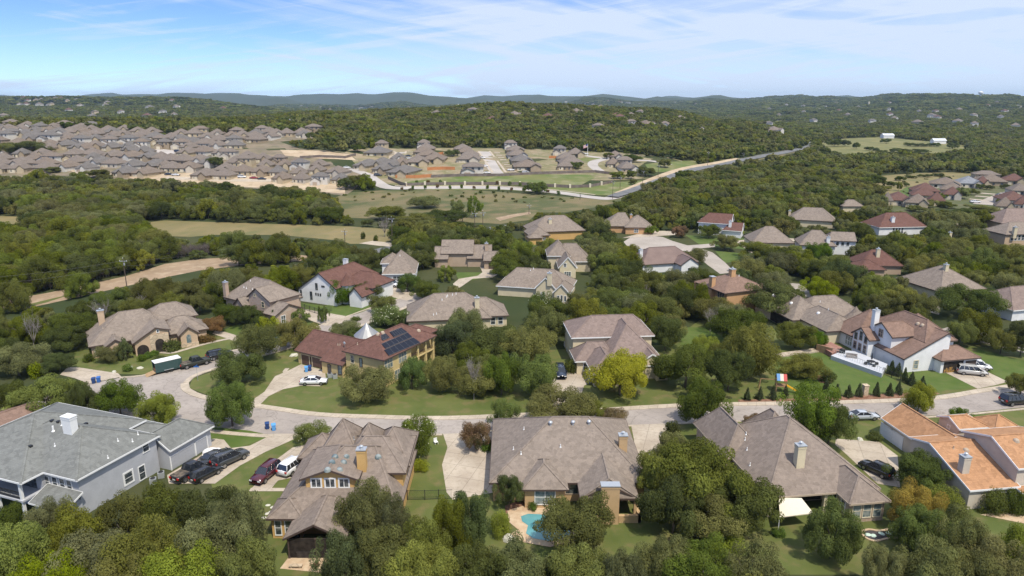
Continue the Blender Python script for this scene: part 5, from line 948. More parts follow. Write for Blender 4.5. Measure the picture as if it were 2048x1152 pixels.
simple('taupe hip-roofed house with white walls right of the farmhouse', -40.4, 211, 4, WW, SK, [(0, 0, 10.5, 16, 3.2, 5.4, 'y', 8, 5), (-1.2, 7, 6, 15, 5, 2.6, 'y')], trim=WHITE, pipes=[(800, 512)], wins=[('S', .5, 4.5, 1.5, 2.2, 1.6, 2, 2)])
simple('small pale tan chimneyed roof showing among the oaks at right', *at(1906, 476)[:2], 20, WC, SK, [(0, 0, 9, 7, 3, 2.6, 'x')], chims=[(1899, 472, 1.3, 1, 1.4, WC)])
simple('small taupe roof alone in the oaks at the upper right', *at(1684, 426)[:2], 0, WC, SK, [(0, 0, 11, 8, 3.4, 3, 'x')])
# ---------------------------------------------------------------- distant houses: shared meshes, every house its own object
def far_mesh(kind, wd, dp, e, rise, two=False, gable=True):
    hw = MB(); hr = MB(); hg = MB(); hd = MB(); s = House.__new__(House); s.w, s.r, s.tr = hw, hr, MB(); s.extra = []; s.caps = False
    x = wd / 2
    if two: s.R(-x, 0, x, dp * .8, e + 2.6, rise, 'x', None, None, z0=-2); s.R(-x - .4, -2.5, x * .2, dp * .5, e, 2, 'y', 0, 2, z0=-2)
    else:
        s.R(-x, 0, x, dp, e, rise, 'x' if wd > dp else 'y', None, None, z0=-2)
        if gable: s.R(x * .1, -2.2, x * .95, dp * .5, e, rise * .55, 'y', 0, 2, z0=-2)
    zz = e + 1.2 if two else e - 1.5
    for k in range(-1, 2):
        hg.box(k * x * .55 - .55, .36, zz - .7, k * x * .55 + .55, .46, zz + .7)
    hd.box(-x * .72, (-2.3 if two else .36), 0, -x * .2, (-2.15 if two else .45), 2.2)
    return [(n, m) for n, m in (('wall', hw), ('roof', hr), ('window', hg), ('garage_door', hd))]
FSPEC = [(13, 15, 3.0, 4.2, False, True), (12, 14, 3.0, 3.9, False, True), (14, 13, 3.0, 4.3, False, True), (12, 12, 3.0, 2.6, True, True), (15, 14, 3.0, 4.4, False, False), (13, 11, 3.0, 2.4, True, True)]
FCACHE = {}
FW = [wallmat('wall_far_cream', (.46, .38, .26)), wallmat('wall_far_white', (.58, .55, .50)), wallmat('wall_far_stone', (.34, .27, .19)), wallmat('wall_far_pale', (.50, .45, .38))]
FR = [shingle('shingle_far_taupe', (.20, .166, .142)), shingle('shingle_far_grey', (.165, .15, .14)), shingle('shingle_far_brown', (.20, .16, .13)), shingle('shingle_far_red', (.15, .085, .07)), shingle('shingle_far_blue', (.24, .25, .27))]
BGLASS = plain('far_glass', (.05, .06, .08), .3)
def far_house(p, rz, spec, wi, ri, label, group, sx=1.0, sy=None, det=True):
    key = (spec, wi, ri)
    if key not in FCACHE:
        L_ = []
        for n, m in far_mesh('x', *FSPEC[spec]):
            me = m.mesh(n, {'wall': FW[wi], 'roof': FR[ri], 'window': BGLASS, 'garage_door': CREAM if wi != 1 else TAN}[n]); bm = bmesh.new(); bm.from_mesh(me); bmesh.ops.recalc_face_normals(bm, faces=bm.faces); bm.to_mesh(me); bm.free(); L_.append((n, me))
        FCACHE[key] = L_
    t = thing('house', label, 'house', tuple(p), rz, group); t.scale = (sx, sy or sx, 1)
    for n, me in FCACHE[key]:
        if not det and n in ('window', 'garage_door'): continue
        link(n, me, t)
    FAR.append((p[0], p[1], 9 * sx)); return t
FAR = []; frnd = random.Random(5)
def nth(n): return '%d%s' % (n, 'th' if 10 <= n % 100 <= 20 else {1: 'st', 2: 'nd', 3: 'rd'}.get(n % 10, 'th'))
def rows_of(L_, gap):
    ys = sorted(range(len(L_)), key=lambda i: L_[i][1]); rows = [[ys[0]]]
    for a, b in zip(ys, ys[1:]):
        if L_[b][1] - L_[rows[-1][0]][1] > gap: rows.append([])
        rows[-1].append(b)
    out = {}
    for r, row in enumerate(rows):
        for c, i in enumerate(sorted(row, key=lambda i: L_[i][0])): out[i] = (r + 1, c + 1)
    return out, len(rows)
def far_list(L_, off, sc, label, group, angs, ri=(0, 0, 1, 2), wi=(0, 0, 1, 2, 3), wd=None):
    RC, nr = rows_of(L_, 55) if label else ({}, 0)
    for qi, q in enumerate(L_):
        x, y = q[0] / sc + off[0], q[1] / sc + off[1]; w = q[2] if len(q) > 2 else 0; k = q[3] if len(q) > 3 else ''
        p = at(x, y); sp = frnd.choice([3, 5]) if '2' in k else frnd.choice([0, 1, 2, 4]); wv = 1 if 'w' in k else frnd.choice(wi); rv = 3 if 'r' in k else (4 if 'b' in k else frnd.choice(ri))
        s_ = (w / sc / scale_at(p) / FSPEC[sp][0]) if w else frnd.uniform(.94, 1.04)
        dpk = 1.5 if 'central' in label else 1.0
        lb = '%s, %s from left%s' % (label, nth(RC[qi][1]), '' if nr == 1 else ' in tier %d' % RC[qi][0]) if label else ''
        if 'L' in k: lb = q[4]
        far_house(p, rad(frnd.choice(angs) + frnd.uniform(-3, 3)), sp, wv, rv, lb, None if 'L' in k else group, s_, min(s_, 1.2) * dpk)
O4, S4 = (0, 230), 6.206; O5, S5 = (320, 230), 5.389
gl = 'houses of the dense left-hand subdivision'
far_list([(x, y) for x, y in ((300, 180), (460, 180), (620, 200), (960, 200), (1300, 240), (1510, 220), (1680, 250), (1860, 260), (40, 220), (-90, 200), (-60, 300), (-130, 260))] + [(100, 165, 0, '2'), (790, 180, 0, '2'), (1110, 190, 0, '2')], O4, S4, 'taupe hip roof, back rows of left subdivision', gl + ', back rows', (0, 10, -10))
far_list([(230, 235), (390, 255), (680, 272, 300), (560, 250), (840, 262), (1150, 283, 220), (1360, 262), (1500, 292), (1720, 292), (1900, 320), (960, 266), (130, 290, 0, '2w'), (250, 292), (30, 322, 0, '2w'), (400, 310), (330, 350), (580, 342, 240, '2'), (760, 332), (970, 382, 200, '2w'), (1150, 350), (1350, 312), (1570, 375, 0, '2'), (1340, 392, 190, '2w')], O4, S4, 'taupe hip roof, upper middle rows of left subdivision', gl + ', middle rows', (0, 8, -12))
far_list([(530, 422), (740, 425), (820, 372), (920, 462, 250), (1150, 435, 220), (1330, 452, 220), (1550, 452, 210), (1740, 425, 180, '2w'), (870, 542, 240), (1100, 545, 260), (1330, 560, 230), (1540, 572, 270), (1780, 582, 250), (1980, 592, 200), (1560, 492, 200), (1740, 505, 200), (1000, 470)], O4, S4, 'taupe hip roof, lower middle rows of left subdivision', gl + ', middle rows', (-15, -20, 5))
far_list([(350, 600, 240), (870, 640, 240), (1150, 645, 260), (1350, 662, 250), (1590, 685, 250), (1830, 688, 260), (1990, 695, 160), (150, 665, 330), (480, 665, 250), (760, 705, 230), (1470, 775, 250), (1720, 785, 280), (-60, 600), (-120, 660)], O4, S4, 'taupe hip roof, front row of left subdivision', gl + ', front row', (-15, -22))
far_list([(605, 612, 270, '2wL', 'white two-storey house in the front row of the left-hand subdivision')], O4, S4, '', '', (-10,))
far_list([(200, 242), (350, 242), (590, 242), (480, 282), (750, 262), (870, 262, 180), (1000, 272), (1240, 240), (1350, 235, 160), (1520, 230), (430, 222, 0, '2'), (1090, 212, 0, '2'), (1640, 195, 170, '2')], O5, S5, 'taupe roof, far right edge of left subdivision', gl + ', far right edge', (0, 5))
far_list([(60, 292), (160, 300), (290, 340, 220), (450, 352, 220), (600, 312), (750, 300), (400, 442, 230), (250, 452), (190, 540, 220), (370, 540, 210), (480, 570), (50, 532), (270, 390)], O5, S5, 'taupe roof near turning circle of left subdivision', gl + ', by the turning circle', (-10, -20))
far_list([(215, 375, 170, '2L', 'yellow two-storey house behind the turning circle of the left-hand subdivision'), (30, 372, 150, '2L', 'cream two-storey house left of the turning circle of the left-hand subdivision')], O5, S5, '', '', (0,))
far_list([(90, 622, 210), (270, 622, 240), (420, 702, 240), (650, 705, 220), (670, 642, 230), (860, 662, 220), (1050, 662, 210), (1250, 672, 170), (1480, 682, 170), (780, 562, 170), (910, 562, 170, '2'), (620, 462), (740, 480, 160, '2'), (1090, 522, 170), (1270, 545, 150, '2'), (1120, 592, 170), (1320, 592, 160), (1450, 572, 160), (1490, 602, 170, '2'), (1690, 592, 170), (1860, 672, 210), (1270, 742, 180), (1490, 742, 170), (1910, 752, 180), (920, 500), (1660, 650, 170)], O5, S5, 'new taupe-roofed house on bare lots', gl + ', new lots', (-8, -15, 0))
far_list([(1720, 762, 180, '2wL', 'white-walled two-storey new house in front of the bare lots')], O5, S5, '', '', (0,))
O2, S2 = (690, 260), 6.606; O3, S3 = (980, 260), 5.689
gc = 'houses of the small central subdivision'
far_list([(400, 355, 330), (470, 270, 160, '2'), (1040, 260, 170, '2w'), (1060, 300, 240), (1010, 345, 240), (1080, 392, 300), (1150, 450, 320), (950, 482, 320), (730, 500, 180), (680, 432, 180)], O2, S2, 'taupe roof by first street of central subdivision', gc + ', first street', (0, 3))
far_list([(200, 532, 260), (400, 505, 220), (440, 582, 220), (560, 525, 240), (680, 625, 340)], O2, S2, 'grey roof, front left of central subdivision', gc + ', front left corner', (-12, -18), ri=(1,))
far_list([(1560, 305, 240), (1600, 345, 230), (1650, 392, 240), (1620, 445, 320), (1690, 600, 300, '2w')], O2, S2, 'taupe roof left of central straight street', gc + ', left of the middle street', (0, 4))
far_list([(240, 222, 150, '2'), (290, 275, 220), (320, 335, 240), (370, 402, 260), (430, 472, 330)], O3, S3, 'taupe roof right of central straight street', gc + ', right of the middle street', (0, 4))
far_list([(790, 292, 150, '2'), (980, 315, 200), (870, 372, 230), (930, 422, 280), (850, 465, 180), (1420, 345, 180), (1410, 435, 160), (1530, 430, 180, '2'), (1590, 485, 220)], O3, S3, 'taupe roof near curved central street', gc + ', curved street', (0, -5))
O1, S1 = (1700, 320), 5.885
gr_ = 'brown-roofed houses of the right-hand estate'
far_list([(1110, 340, 330), (900, 430, 300, 'r'), (870, 480, 280, 'r'), (1190, 410, 250), (1200, 470, 200, 'r'), (580, 540, 300, 'r'), (780, 572, 250), (1020, 545, 180, 'r'), (1690, 310, 300), (1560, 330, 150), (1930, 300, 260, 'r'), (1820, 615, 200), (2010, 590, 150, 'r')], O1, S1, 'brown roof in right-hand estate', gr_, (-20, -28), ri=(2, 2, 3))
far_list([(440, 545, 120, 'L', 'small pale grey-roofed house at the left end of the right-hand estate'), (1420, 335, 260, 'bL', 'house with a blue-grey roof in the right-hand estate'), (1610, 270, 280, '2L', 'two-storey taupe-roofed house at the back of the right-hand estate'), (1960, 540, 300, 'rL', 'red-roofed house below the street of the right-hand estate'), (2020, 425, 220, 'L', 'taupe-roofed house right of the street in the right-hand estate')], O1, S1, '', '', (-15,), ri=(0,))
# infill so the rows close up as tightly as in the photo
def infill():
    poly = [(-100, 268), (60, 262), (300, 272), (620, 270), (630, 276), (520, 284), (480, 296), (430, 312), (400, 340), (250, 348), (150, 345), (-100, 352)]; c_ = []
    for j in range(16):
        y = 432 + j * 15.5
        for i in range(34): x = -.80 * y + i * 14.2 + (j % 2) * 5; c_.append((x + frnd.uniform(-1, 1), y + frnd.uniform(-2, 2)))
    n = 0
    for x, y in sorted(c_, key=lambda v: v[0] / v[1]):
        z_ = float(zt(x, y)); q = px_of(x, y, z_)
        if not inpoly(np.array(q), poly) or any((x - a) ** 2 + (y - b) ** 2 < 11.6 ** 2 for a, b, _ in FAR) or n > 95: continue
        n += 1; far_house(Vector((x, y, z_)), rad(frnd.choice((0, -12, 6))), frnd.choice((0, 1, 2, 3, 4)), frnd.choice((0, 0, 1, 2, 3)), frnd.choice((0, 0, 1, 2)), 'taupe roof wedged between rows of the left subdivision, %s from left' % nth(n), 'houses wedged between the rows of the left subdivision', frnd.uniform(.86, .98))
infill()
# hillside houses
HL = [(120, 243, 14, 0, 'pale roofed house with a white chimney at the edge of the left subdivision'), (396, 263, 0, 1, 'long white roof behind the left subdivision'), (422, 243, 18, 2, 'tan house on the wooded ridge behind the left subdivision'), (470, 243, 26, 4, 'dark-roofed white gabled house on the wooded ridge'), (528, 243, 20, 2, 'red-roofed house on the ridge right of the dark-roofed one'), (577, 248, 22, 1, 'white-roofed house on the ridge in the left centre'), (360, 248, 14, 3, 'small orange-roofed house on the ridge behind the left subdivision'), (688, 246, 24, 0, 'pale two-storey house on the ridge at the left centre'), (733, 240, 9, 2, 'tiny tan house left of the central hill'), (466, 233, 9, 3, 'small red-roofed house above the dark-roofed white house')]
for px, py, w, r, lb in HL:
    p = at(px, py + 2); far_house(p, frnd.uniform(-.4, .4), 4 if w < 20 else 2, 1 if r in (1, 4) else 0, [0, 1, 2, 3, 4][r] if r != 1 else 4, lb, None, max(.55, (w or 22) / scale_at(p) / 15))
HW = [(75, 212), (38, 212), (98, 214), (133, 224), (160, 214), (212, 208), (208, 213), (290, 236), (294, 218), (187, 230), (343, 204), (356, 217), (347, 234), (443, 220), (100, 212), (12, 236), (183, 237), (240, 229), (325, 229), (48, 211)]
HC = [(1158, 228), (1201, 220), (1232, 237), (1259, 236), (1276, 232), (1241, 243), (1261, 253), (1325, 256), (1361, 243), (1036, 235), (1073, 229), (1302, 254), (1397, 264), (1130, 212), (1148, 216), (1090, 240), (1490, 249), (940, 228), (866, 232), (1192, 262), (985, 246), (1545, 270)]
HR = [(1535, 257), (1556, 271), (1557, 233), (1606, 227), (1650, 215), (1641, 222), (1670, 208), (1688, 209), (1700, 233), (1780, 208), (1817, 208), (1776, 222), (1868, 238), (1860, 236), (1872, 239), (1911, 248), (1949, 256), (1993, 208), (1977, 215), (2012, 226), (1873, 227), (1745, 249), (1781, 234), (1630, 247), (1573, 212), (1537, 220), (1790, 241), (1840, 227), (2040, 216), (1920, 222), (1680, 224), (1715, 216), (1950, 236), (1830, 250), (1605, 214), (2000, 238), (2030, 258)]
HF = [(600 + 14 * k + (k * 37 % 9), 213 + (k * 53 % 12)) for k in range(24)] + [(1010 + 22 * k + (k * 31 % 13), 203 + (k * 29 % 9)) for k in range(20)] + [(45 + 13 * k, 199 + (k * 17 % 6)) for k in range(9)]
od = {q_: i_ + 1 for i_, q_ in enumerate(sorted(set(HC)))}
for px, py in HC:
    p = at(px, py + 1.5); s_ = max(frnd.uniform(.9, 1.3), frnd.uniform(6, 10) / scale_at(p) / 15)
    far_house(p + Vector((0, 0, 1.5)), frnd.uniform(-1, 1), frnd.choice([0, 2, 3, 4, 5]), frnd.choice([0, 1, 1, 3]), frnd.choice([0, 0, 2, 3]), 'small pale house on the central hill, %s from the left' % nth(od[(px, py)]), 'houses on the central hill', s_, det=p.y < 1300)
fm = MB(); mi_ = {'wall': 0, 'roof': 1}
for px, py in HW + HR + [q_ for q_ in HF if at(q_[0], q_[1] + 1.5).y > 2500]:
    p = at(px, py + 1.5); s_ = max(frnd.uniform(.9, 1.4), frnd.uniform(6, 11) / scale_at(p) / 15); M_ = Matrix.Translation(p + Vector((0, 0, 5))) @ Matrix.Rotation(frnd.uniform(-1, 1), 4, 'Z') @ Matrix.Diagonal((s_, s_, 1.15, 1)); wi_ = frnd.choice([0, 1, 1]); ri_ = frnd.choice([2, 2, 3, 4])
    for n_, m_ in far_mesh('x', *FSPEC[frnd.choice([0, 2, 3, 4, 5])]):
        if n_ in mi_: fm.poly([M_ @ Vector(v) for v in m_.v], m_.f, ri_ if n_ == 'roof' else wi_)
    FAR.append((p.x, p.y, 9 * s_))
tag(fm.build('far_houses', [FW[0], FW[1], FR[0], FR[3], FR[1]]), 'tiny scattered houses on the farthest hills and in the hazy valley', 'houses', None, 'stuff')

# front walks and drives along the central streets
for k in range(9):
    t_ = k / 8
    for (xa, ya, xb, yb, w) in ((946, 306, 968, 344, 11), (988, 306, 1020, 344, 12), (780, 303, 776, 320, 10), (815, 304, 812, 322, 12)):
        x, y = xa + (xb - xa) * t_, ya + (yb - ya) * t_
        if y < 323 or xa > 900: sheet('driveway', [(x, y), (x + w, y + .3), (x + w + .8, y + 1.6), (x + .8, y + 1.3)], CONC, .35, clear=False)
# ---------------------------------------------------------------- vehicles
car('pickup', P_BLACK, 'black pickup truck with open bed, nearest the grey house wall on its driveway', 'pickup truck', 384, 950, head=66)
car('suv', P_BLACK, 'small black hatchback right of the black pickup at the grey house', 'car', 413, 955, head=60, sc=.88)
car('sedan', P_GREY, 'dark grey sedan ahead of the black pickup by the white garage doors', 'car', 430, 921, head=58)
car('suv', P_GREY, 'long dark grey SUV on the outer edge of the grey house driveway', 'suv', 461, 925, head=56, sc=1.05)
car('suv', P_MAR, 'maroon SUV facing down beside the tipped blue bins', 'suv', 533, 955, head=-107)
car('suv', P_WHITE, 'white SUV with dark rear window beside the ochre dormer house', 'suv', 589, 940, head=67, sc=1.05)
car('sedan', P_WHITE, 'white sedan parked side-on in front of the yellow solar house', 'car', 628, 768, head=4)
car('pickup', plain('paint_olive', (.035, .038, .03), .3), 'dark pickup truck hitched to the enclosed trailer', 'pickup truck', 391, 732, head=42)
car('suv', P_BLACK, 'black SUV parked in the side street ahead of the trailer truck', 'suv', 440, 716, head=42)
car('suv', P_NAVY, 'dark SUV half hidden by shrubs at the far left driveway', 'suv', 70, 719, head=-30)
car('suv', P_NAVY, 'dark blue SUV in the drive of the pinkish-roofed house', 'suv', 1121, 751, head=-88)
car('sedan', P_SILV, 'silver sedan parked along the main street near the orange roof', 'car', 1725, 838, head=4)
car('sedan', P_NAVY, 'dark blue sedan parked behind the silver one, half under the tall tree', 'car', 1668, 838, head=4)
car('suv', P_BLACK, 'black crossover on the pale driveway left of the orange-roofed house', 'suv', 1752, 946, head=120, sc=.92)
car('minivan', P_GOLD, 'champagne minivan in front of the white van on the right-hand drive', 'minivan', 1942, 749, head=-16)
car('minivan', P_WHITE, 'white van parked behind the champagne minivan', 'van', 1950, 738, head=-16, sc=1.04)
car('suv', P_BLACK, 'black SUV driving on the street at the right edge', 'suv', 2030, 808, head=10, sc=1.05)
car('suv', P_WHITE, 'white SUV by the garage of the house right of the farmhouse', 'suv', 785, 573, head=-30)
for k, (px, py, pm, lb) in enumerate([(314, 350, P_RED, 'red car on the bare lots street in front of the left subdivision'), (338, 350.5, P_NAVY, 'blue car next to the red one on the bare lots street'), (352, 353, P_WHITE, 'white pickup-sized car at the bend of the bare lots street'), (484, 357, P_WHITE, 'white car on the pale street in front of the new lots'), (508, 359, P_RED, 'dark red car right of the white one by the new lots'), (524, 360, P_NAVY, 'small dark car right of the dark red one by the new lots'), (356, 305, P_NAVY, 'blue car on the little turning circle of the left subdivision'), (1171, 310, P_WHITE, 'white car at the foot of the flagpole'), (2000, 393, P_NAVY, 'blue car on the street of the right-hand estate'), (2012, 397, P_WHITE, 'white car right of the blue one in the right-hand estate'), (1950, 406, P_WHITE, 'white car at the left kerb of the right-hand estate street'), (694, 338, P_WHITE, 'white car on a drive at the left end of the central subdivision'), (756, 353, P_GREY, 'silver-grey car by the front left corner houses of the central subdivision'), (817, 314, P_NAVY, 'dark car on a drive right of the first central street'), (818, 319, P_WHITE, 'pale car on a drive right of the first central street'), (964, 318, P_WHITE, 'white car left of the middle central street, upper one'), (969, 334, P_WHITE, 'white car left of the middle central street, middle one'), (973, 348, P_WHITE, 'white van left of the middle central street, lowest one'), (1052, 347, P_WHITE, 'pale car on the lower street of the central subdivision'), (1022, 342, P_WHITE, 'white car by the yellow end house right of the middle central street'), (1550, 474, P_SILV, 'silver car in the shade of oaks beside the long white house')]):
    car('sedan' if k % 3 else 'suv', pm, lb, 'car', px, py, head=[0, 4, -8, 10][k % 4])
# enclosed trailer with its ramp down
p = at(330, 744); q = at(368, 733); th = math.degrees(math.atan2(q.y - p.y, q.x - p.x)); t = thing('cargo_trailer', 'dark teal enclosed trailer with its rear ramp lowered on the street', 'trailer', tuple(at(336, 742)), rad(42))
TEAL = plain('trailer_teal', (.035, .075, .075), .35); m = MB(); m.box(-2.6, -1.05, .5, -2.55, 1.05, .62); m.box(-2.6, -1.05, .5, 2.5, 1.05, .6); m.box(-2.6, -1.05, .6, 2.5, -.98, 2.6); m.box(-2.6, .98, .6, 2.5, 1.05, 2.6); m.box(2.45, -1.05, .6, 2.52, 1.05, 2.6); m.poly([(2.5, -1.05, .5), (3.1, 0, .5), (2.5, 1.05, .5), (2.5, -1.05, 2.5), (3.0, 0, 2.4), (2.5, 1.05, 2.5)], [(0, 1, 4, 3), (1, 2, 5, 4), (3, 4, 5), (2, 1, 0)]); m.build('body', TEAL, t)
m = MB(); m.box(-2.65, -1.1, 2.6, 2.55, 1.1, 2.72); m.build('roof', WHITE, t); m = MB(); m.bar((-2.6, 0, .52), (-4.4, 0, .06), 2.0, .08); m.build('ramp', noise_mat('plywood', (.34, .22, .12), (.42, .29, .17), 1), t)
m = MB(); m.box(-2.5, -.97, .61, -1.2, .97, 1.1); m.box(-2.3, -.6, 1.1, -1.6, .5, 1.8); m.build('cargo', noise_mat('cargo_wood', (.25, .12, .06), (.36, .2, .1), 2), t); m = MB(); m.bar((3.0, 0, .5), (4.0, 0, .55), .12, .12); m.bar((2.5, .8, .5), (3.9, 0, .55), .08, .08); m.bar((2.5, -.8, .5), (3.9, 0, .55), .08, .08); m.build('tow_bar', METAL, t)
m = MB(); m.box(1.2, -1.09, .75, 1.9, -1.04, 2.4); m.build('door', MAT['trailer_teal'], t)
for x in (-.5, .35):
    for s in (-1, 1): w = MB(); w.tube((x, s * 1.02, .34), (x, s * 1.22, .34), .34, .34, 14); w.build('wheel', RUBBER, t)
for s in (-1, 1): w = MB(); w.bar((-1.0, s * 1.16, .75), (.85, s * 1.16, .75), .3, .06); w.build('mudguard', METAL, t)
# covered white load beside the grey house garage
t = thing('tarp_heap', 'white tarpaulin heap at the corner of the white garage', 'tarpaulin', tuple(at(424, 906))); m = MB(); m.dome((0, 0, 0), 1.6, .9, .9, 12, 4); m.dome((.8, .3, 0), .9, .8, .7, 10, 3); m.build('cover', plain('white_tarp', (.75, .75, .78), .7), t)
for px, py, mt, lb, tp in ((188, 767, BIND, 'navy wheelie bin at the kerb, left one of the pair by the left drive', 0), (198, 765, BINB, 'blue wheelie bin at the kerb, right one of the pair by the left drive', 0), (160, 829, BIND, 'blue wheelie bin half hidden behind the grey roof', 0), (535, 858, BIND, 'navy wheelie bin at the kerb above the maroon car, left one', 0), (548, 861, BINL, 'light blue wheelie bin at the kerb above the maroon car, right one', 0), (613, 744, BINL, 'light blue wheelie bin in front of the brown garage doors', 0), (620, 742, BIND, 'navy wheelie bin in front of the brown garage doors', 0), (552, 685, BINB, 'blue wheelie bin alone on the side street', 0), (585, 977, BIND, 'tipped navy bin lying by the path near the maroon car', 1), (594, 977, BINL, 'light blue bin lying by the path near the maroon car', 1), (988, 953, BINL, 'blue wheelie bin at the corner of the pool house drive', 0), (1180, 768, BINB, 'blue wheelie bin beside the yellow-green tree', 0), (1437, 960, BINB, 'blue bin among the oaks left of the big patio house', 0), (1915, 733, BINB, 'blue wheelie bin by the open white garage, left one', 0), (1922, 732, BINL, 'light blue wheelie bin by the open white garage, right one', 0)):
    wheelie_bin(px, py, lb, mt, rz=rad(20), tip=bool(tp))
# street sign
t = thing('street_sign', 'blue street name sign on a thin post at the junction', 'street sign', tuple(at(396, 762))); m = MB(); m.tube((0, 0, 0), (0, 0, 3.0), .04, .04, 6); m.build('post', METAL, t); m = MB(); m.box(-.55, -.02, 2.95, .55, .02, 3.2); m.box(-.02, -.5, 3.2, .02, .5, 3.42); m.build('sign_plate', BINB, t)
# playset
t = thing('playset', 'wooden playset with a red, white and blue striped canopy and yellow slide', 'playset', tuple(at(1560, 783)), rad(-12)); m = MB()
for x in (-.9, .9):
    for y in (-.8, .8): m.box(x - .07, y - .07, 0, x + .07, y + .07, 3.0)
m.box(-.95, -.85, 1.3, .95, .85, 1.42); m.bar((.9, 0, 2.4), (-3.8, 0, 2.4), .12, .12); m.bar((-3.8, 0, 2.4), (-4.1, -.9, 0), .1, .1); m.bar((-3.8, 0, 2.4), (-4.1, .9, 0), .1, .1); m.build('frame', noise_mat('play_wood', (.25, .15, .08), (.34, .21, .12), 2), t)
for k, mt in enumerate((plain('canopy_blue', (.10, .24, .46), .7), plain('canopy_white', (.55, .50, .42), .7), plain('canopy_red', (.45, .07, .06), .7))):
    m = MB(); x0 = -.95 + k * .63; m.poly([(x0, -1.15, 2.7), (x0 + .63, -1.15, 2.7), (x0 + .63, 0, 3.7), (x0, 0, 3.7), (x0 + .63, 1.15, 2.7), (x0, 1.15, 2.7)], [(0, 1, 2, 3), (3, 2, 4, 5)]); m.poly([(x0, -1.15, 2.64), (x0 + .63, -1.15, 2.64), (x0 + .63, 0, 3.64), (x0, 0, 3.64), (x0 + .63, 1.15, 2.64), (x0, 1.15, 2.64)], [(3, 2, 1, 0), (5, 4, 2, 3)]); m.build('canopy', mt, t)
m = MB(); m.bar((.95, -.3, 1.5), (3.3, -.3, .25), .55, .06); m.bar((.95, -.02, 1.6), (3.3, -.02, .35), .05, .2); m.bar((.95, -.58, 1.6), (3.3, -.58, .35), .05, .2); m.build('slide', plain('slide_yellow', (.7, .42, .03), .4), t)
# terrace of the white house
H_ = [x for x in HOUSES if 'raised white terrace' in x.t['label']][0]
t = thing('terrace', 'raised white deck with wooden side wall beside the white house', 'terrace', (0, 0, 0)); m = MB(); dp = [at(1662, 711, 1.0), at(1688, 700, 1.0), at(1712, 703, 1.0), at(1775, 728, 1.0), at(1764, 747, 1.0)]; m.prism([(v.x, v.y) for v in dp], 0, 1.0); m.build('deck', plain('deck_white', (.50, .51, .54), .6), t)
m = MB(); a, b = at(1632, 703), at(1664, 712); m.bar((a.x, a.y, .9), (b.x, b.y, .9), .2, 1.8); m.build('side_wall', noise_mat('cedar_wall', (.26, .17, .10), (.34, .23, .14), 1), t)
m = MB(); c = [at(1634, 688, 1.2), at(1662, 684, 1.2), at(1690, 698, 1.2), at(1664, 706, 1.2)]; m.prism([(v.x, v.y) for v in c], 0, 1.2); m.build('brick_deck', noise_mat('brick_deck', (.26, .13, .10), (.34, .19, .15), 1.2), t)
m = MB(); a, b = at(1664, 704, 1.0), at(1764, 745, 1.0)
for k in range(22): q = a.lerp(b, k / 21); m.tube((q.x, q.y, 1), (q.x, q.y, 2.0), .03, .03, 5)
m.bar((a.x, a.y, 2), (b.x, b.y, 2), .05, .06); m.build('glass_railing', METAL, t)
def setof(px, py, z, lb, cat, nm, f, mt, rz=0):
    p = at(px, py, z); t = thing(nm, lb, cat, tuple(p), rz); m = MB(); f(m); m.build('frame', mt, t); return t
setof(1742, 729, 1.0, 'dark round patio table with closed parasol on the white terrace', 'patio table', 'patio_table', lambda m: (m.tube((0, 0, 0), (0, 0, .7), .1, .1, 8), m.tube((0, 0, .7), (0, 0, .76), .8, .8, 14), m.tube((0, 0, .7), (0, 0, 2.6), .04, .04, 6), m.tube((0, 0, 1.3), (0, 0, 2.5), .2, .06, 8), [m.box(1.2 * math.cos(a) - .25, 1.2 * math.sin(a) - .25, 0, 1.2 * math.cos(a) + .25, 1.2 * math.sin(a) + .25, .5) for a in (0, 1.57, 3.14, 4.71)]), BLACK)
setof(1703, 715, 1.0, 'grey outdoor sofa on the white terrace', 'sofa', 'outdoor_sofa', lambda m: (m.box(-1.1, -.4, 0, 1.1, .4, .42), m.box(-1.1, .25, .42, 1.1, .45, .85), m.box(-1.1, -.4, .42, -.9, .4, .65), m.box(.9, -.4, .42, 1.1, .4, .65)), noise_mat('sofa_cloth', (.25, .22, .2), (.32, .29, .27), 2), rad(-25))
setof(1684, 706, 1.0, 'black barbecue grill at the edge of the white terrace', 'grill', 'barbecue_grill', lambda m: (m.box(-.6, -.3, 0, .6, .3, .8), m.dome((0, 0, .8), .5, .3, .35, 10, 3), m.box(-1, -.25, .78, 1, .25, .84)), BLACK, rad(-25))
setof(616, 1108, 0, 'black square hot tub in front of the dark screened porch', 'hot tub', 'hot_tub', lambda m: (m.box(-1.1, -.9, 0, 1.1, .9, .85), m.box(-1.15, -.95, .85, 1.15, .95, .95)), noise_mat('tub_shell', (.03, .025, .025), (.06, .05, .045), 2))
setof(592, 1136, 0, 'low stone bench on the orange patio by the hot tub', 'bench', 'stone_bench', lambda m: (m.box(-.8, -.25, .3, .8, .25, .45), m.box(-.65, -.2, 0, -.4, .2, .3), m.box(.4, -.2, 0, .65, .2, .3)), STONE)
setof(632, 1134, 0, 'small round fire pit on the orange patio', 'fire pit', 'fire_pit', lambda m: (m.tube((0, 0, 0), (0, 0, .4), .3, .42, 12),), noise_mat('rust_iron', (.16, .07, .04), (.08, .05, .04), 3))
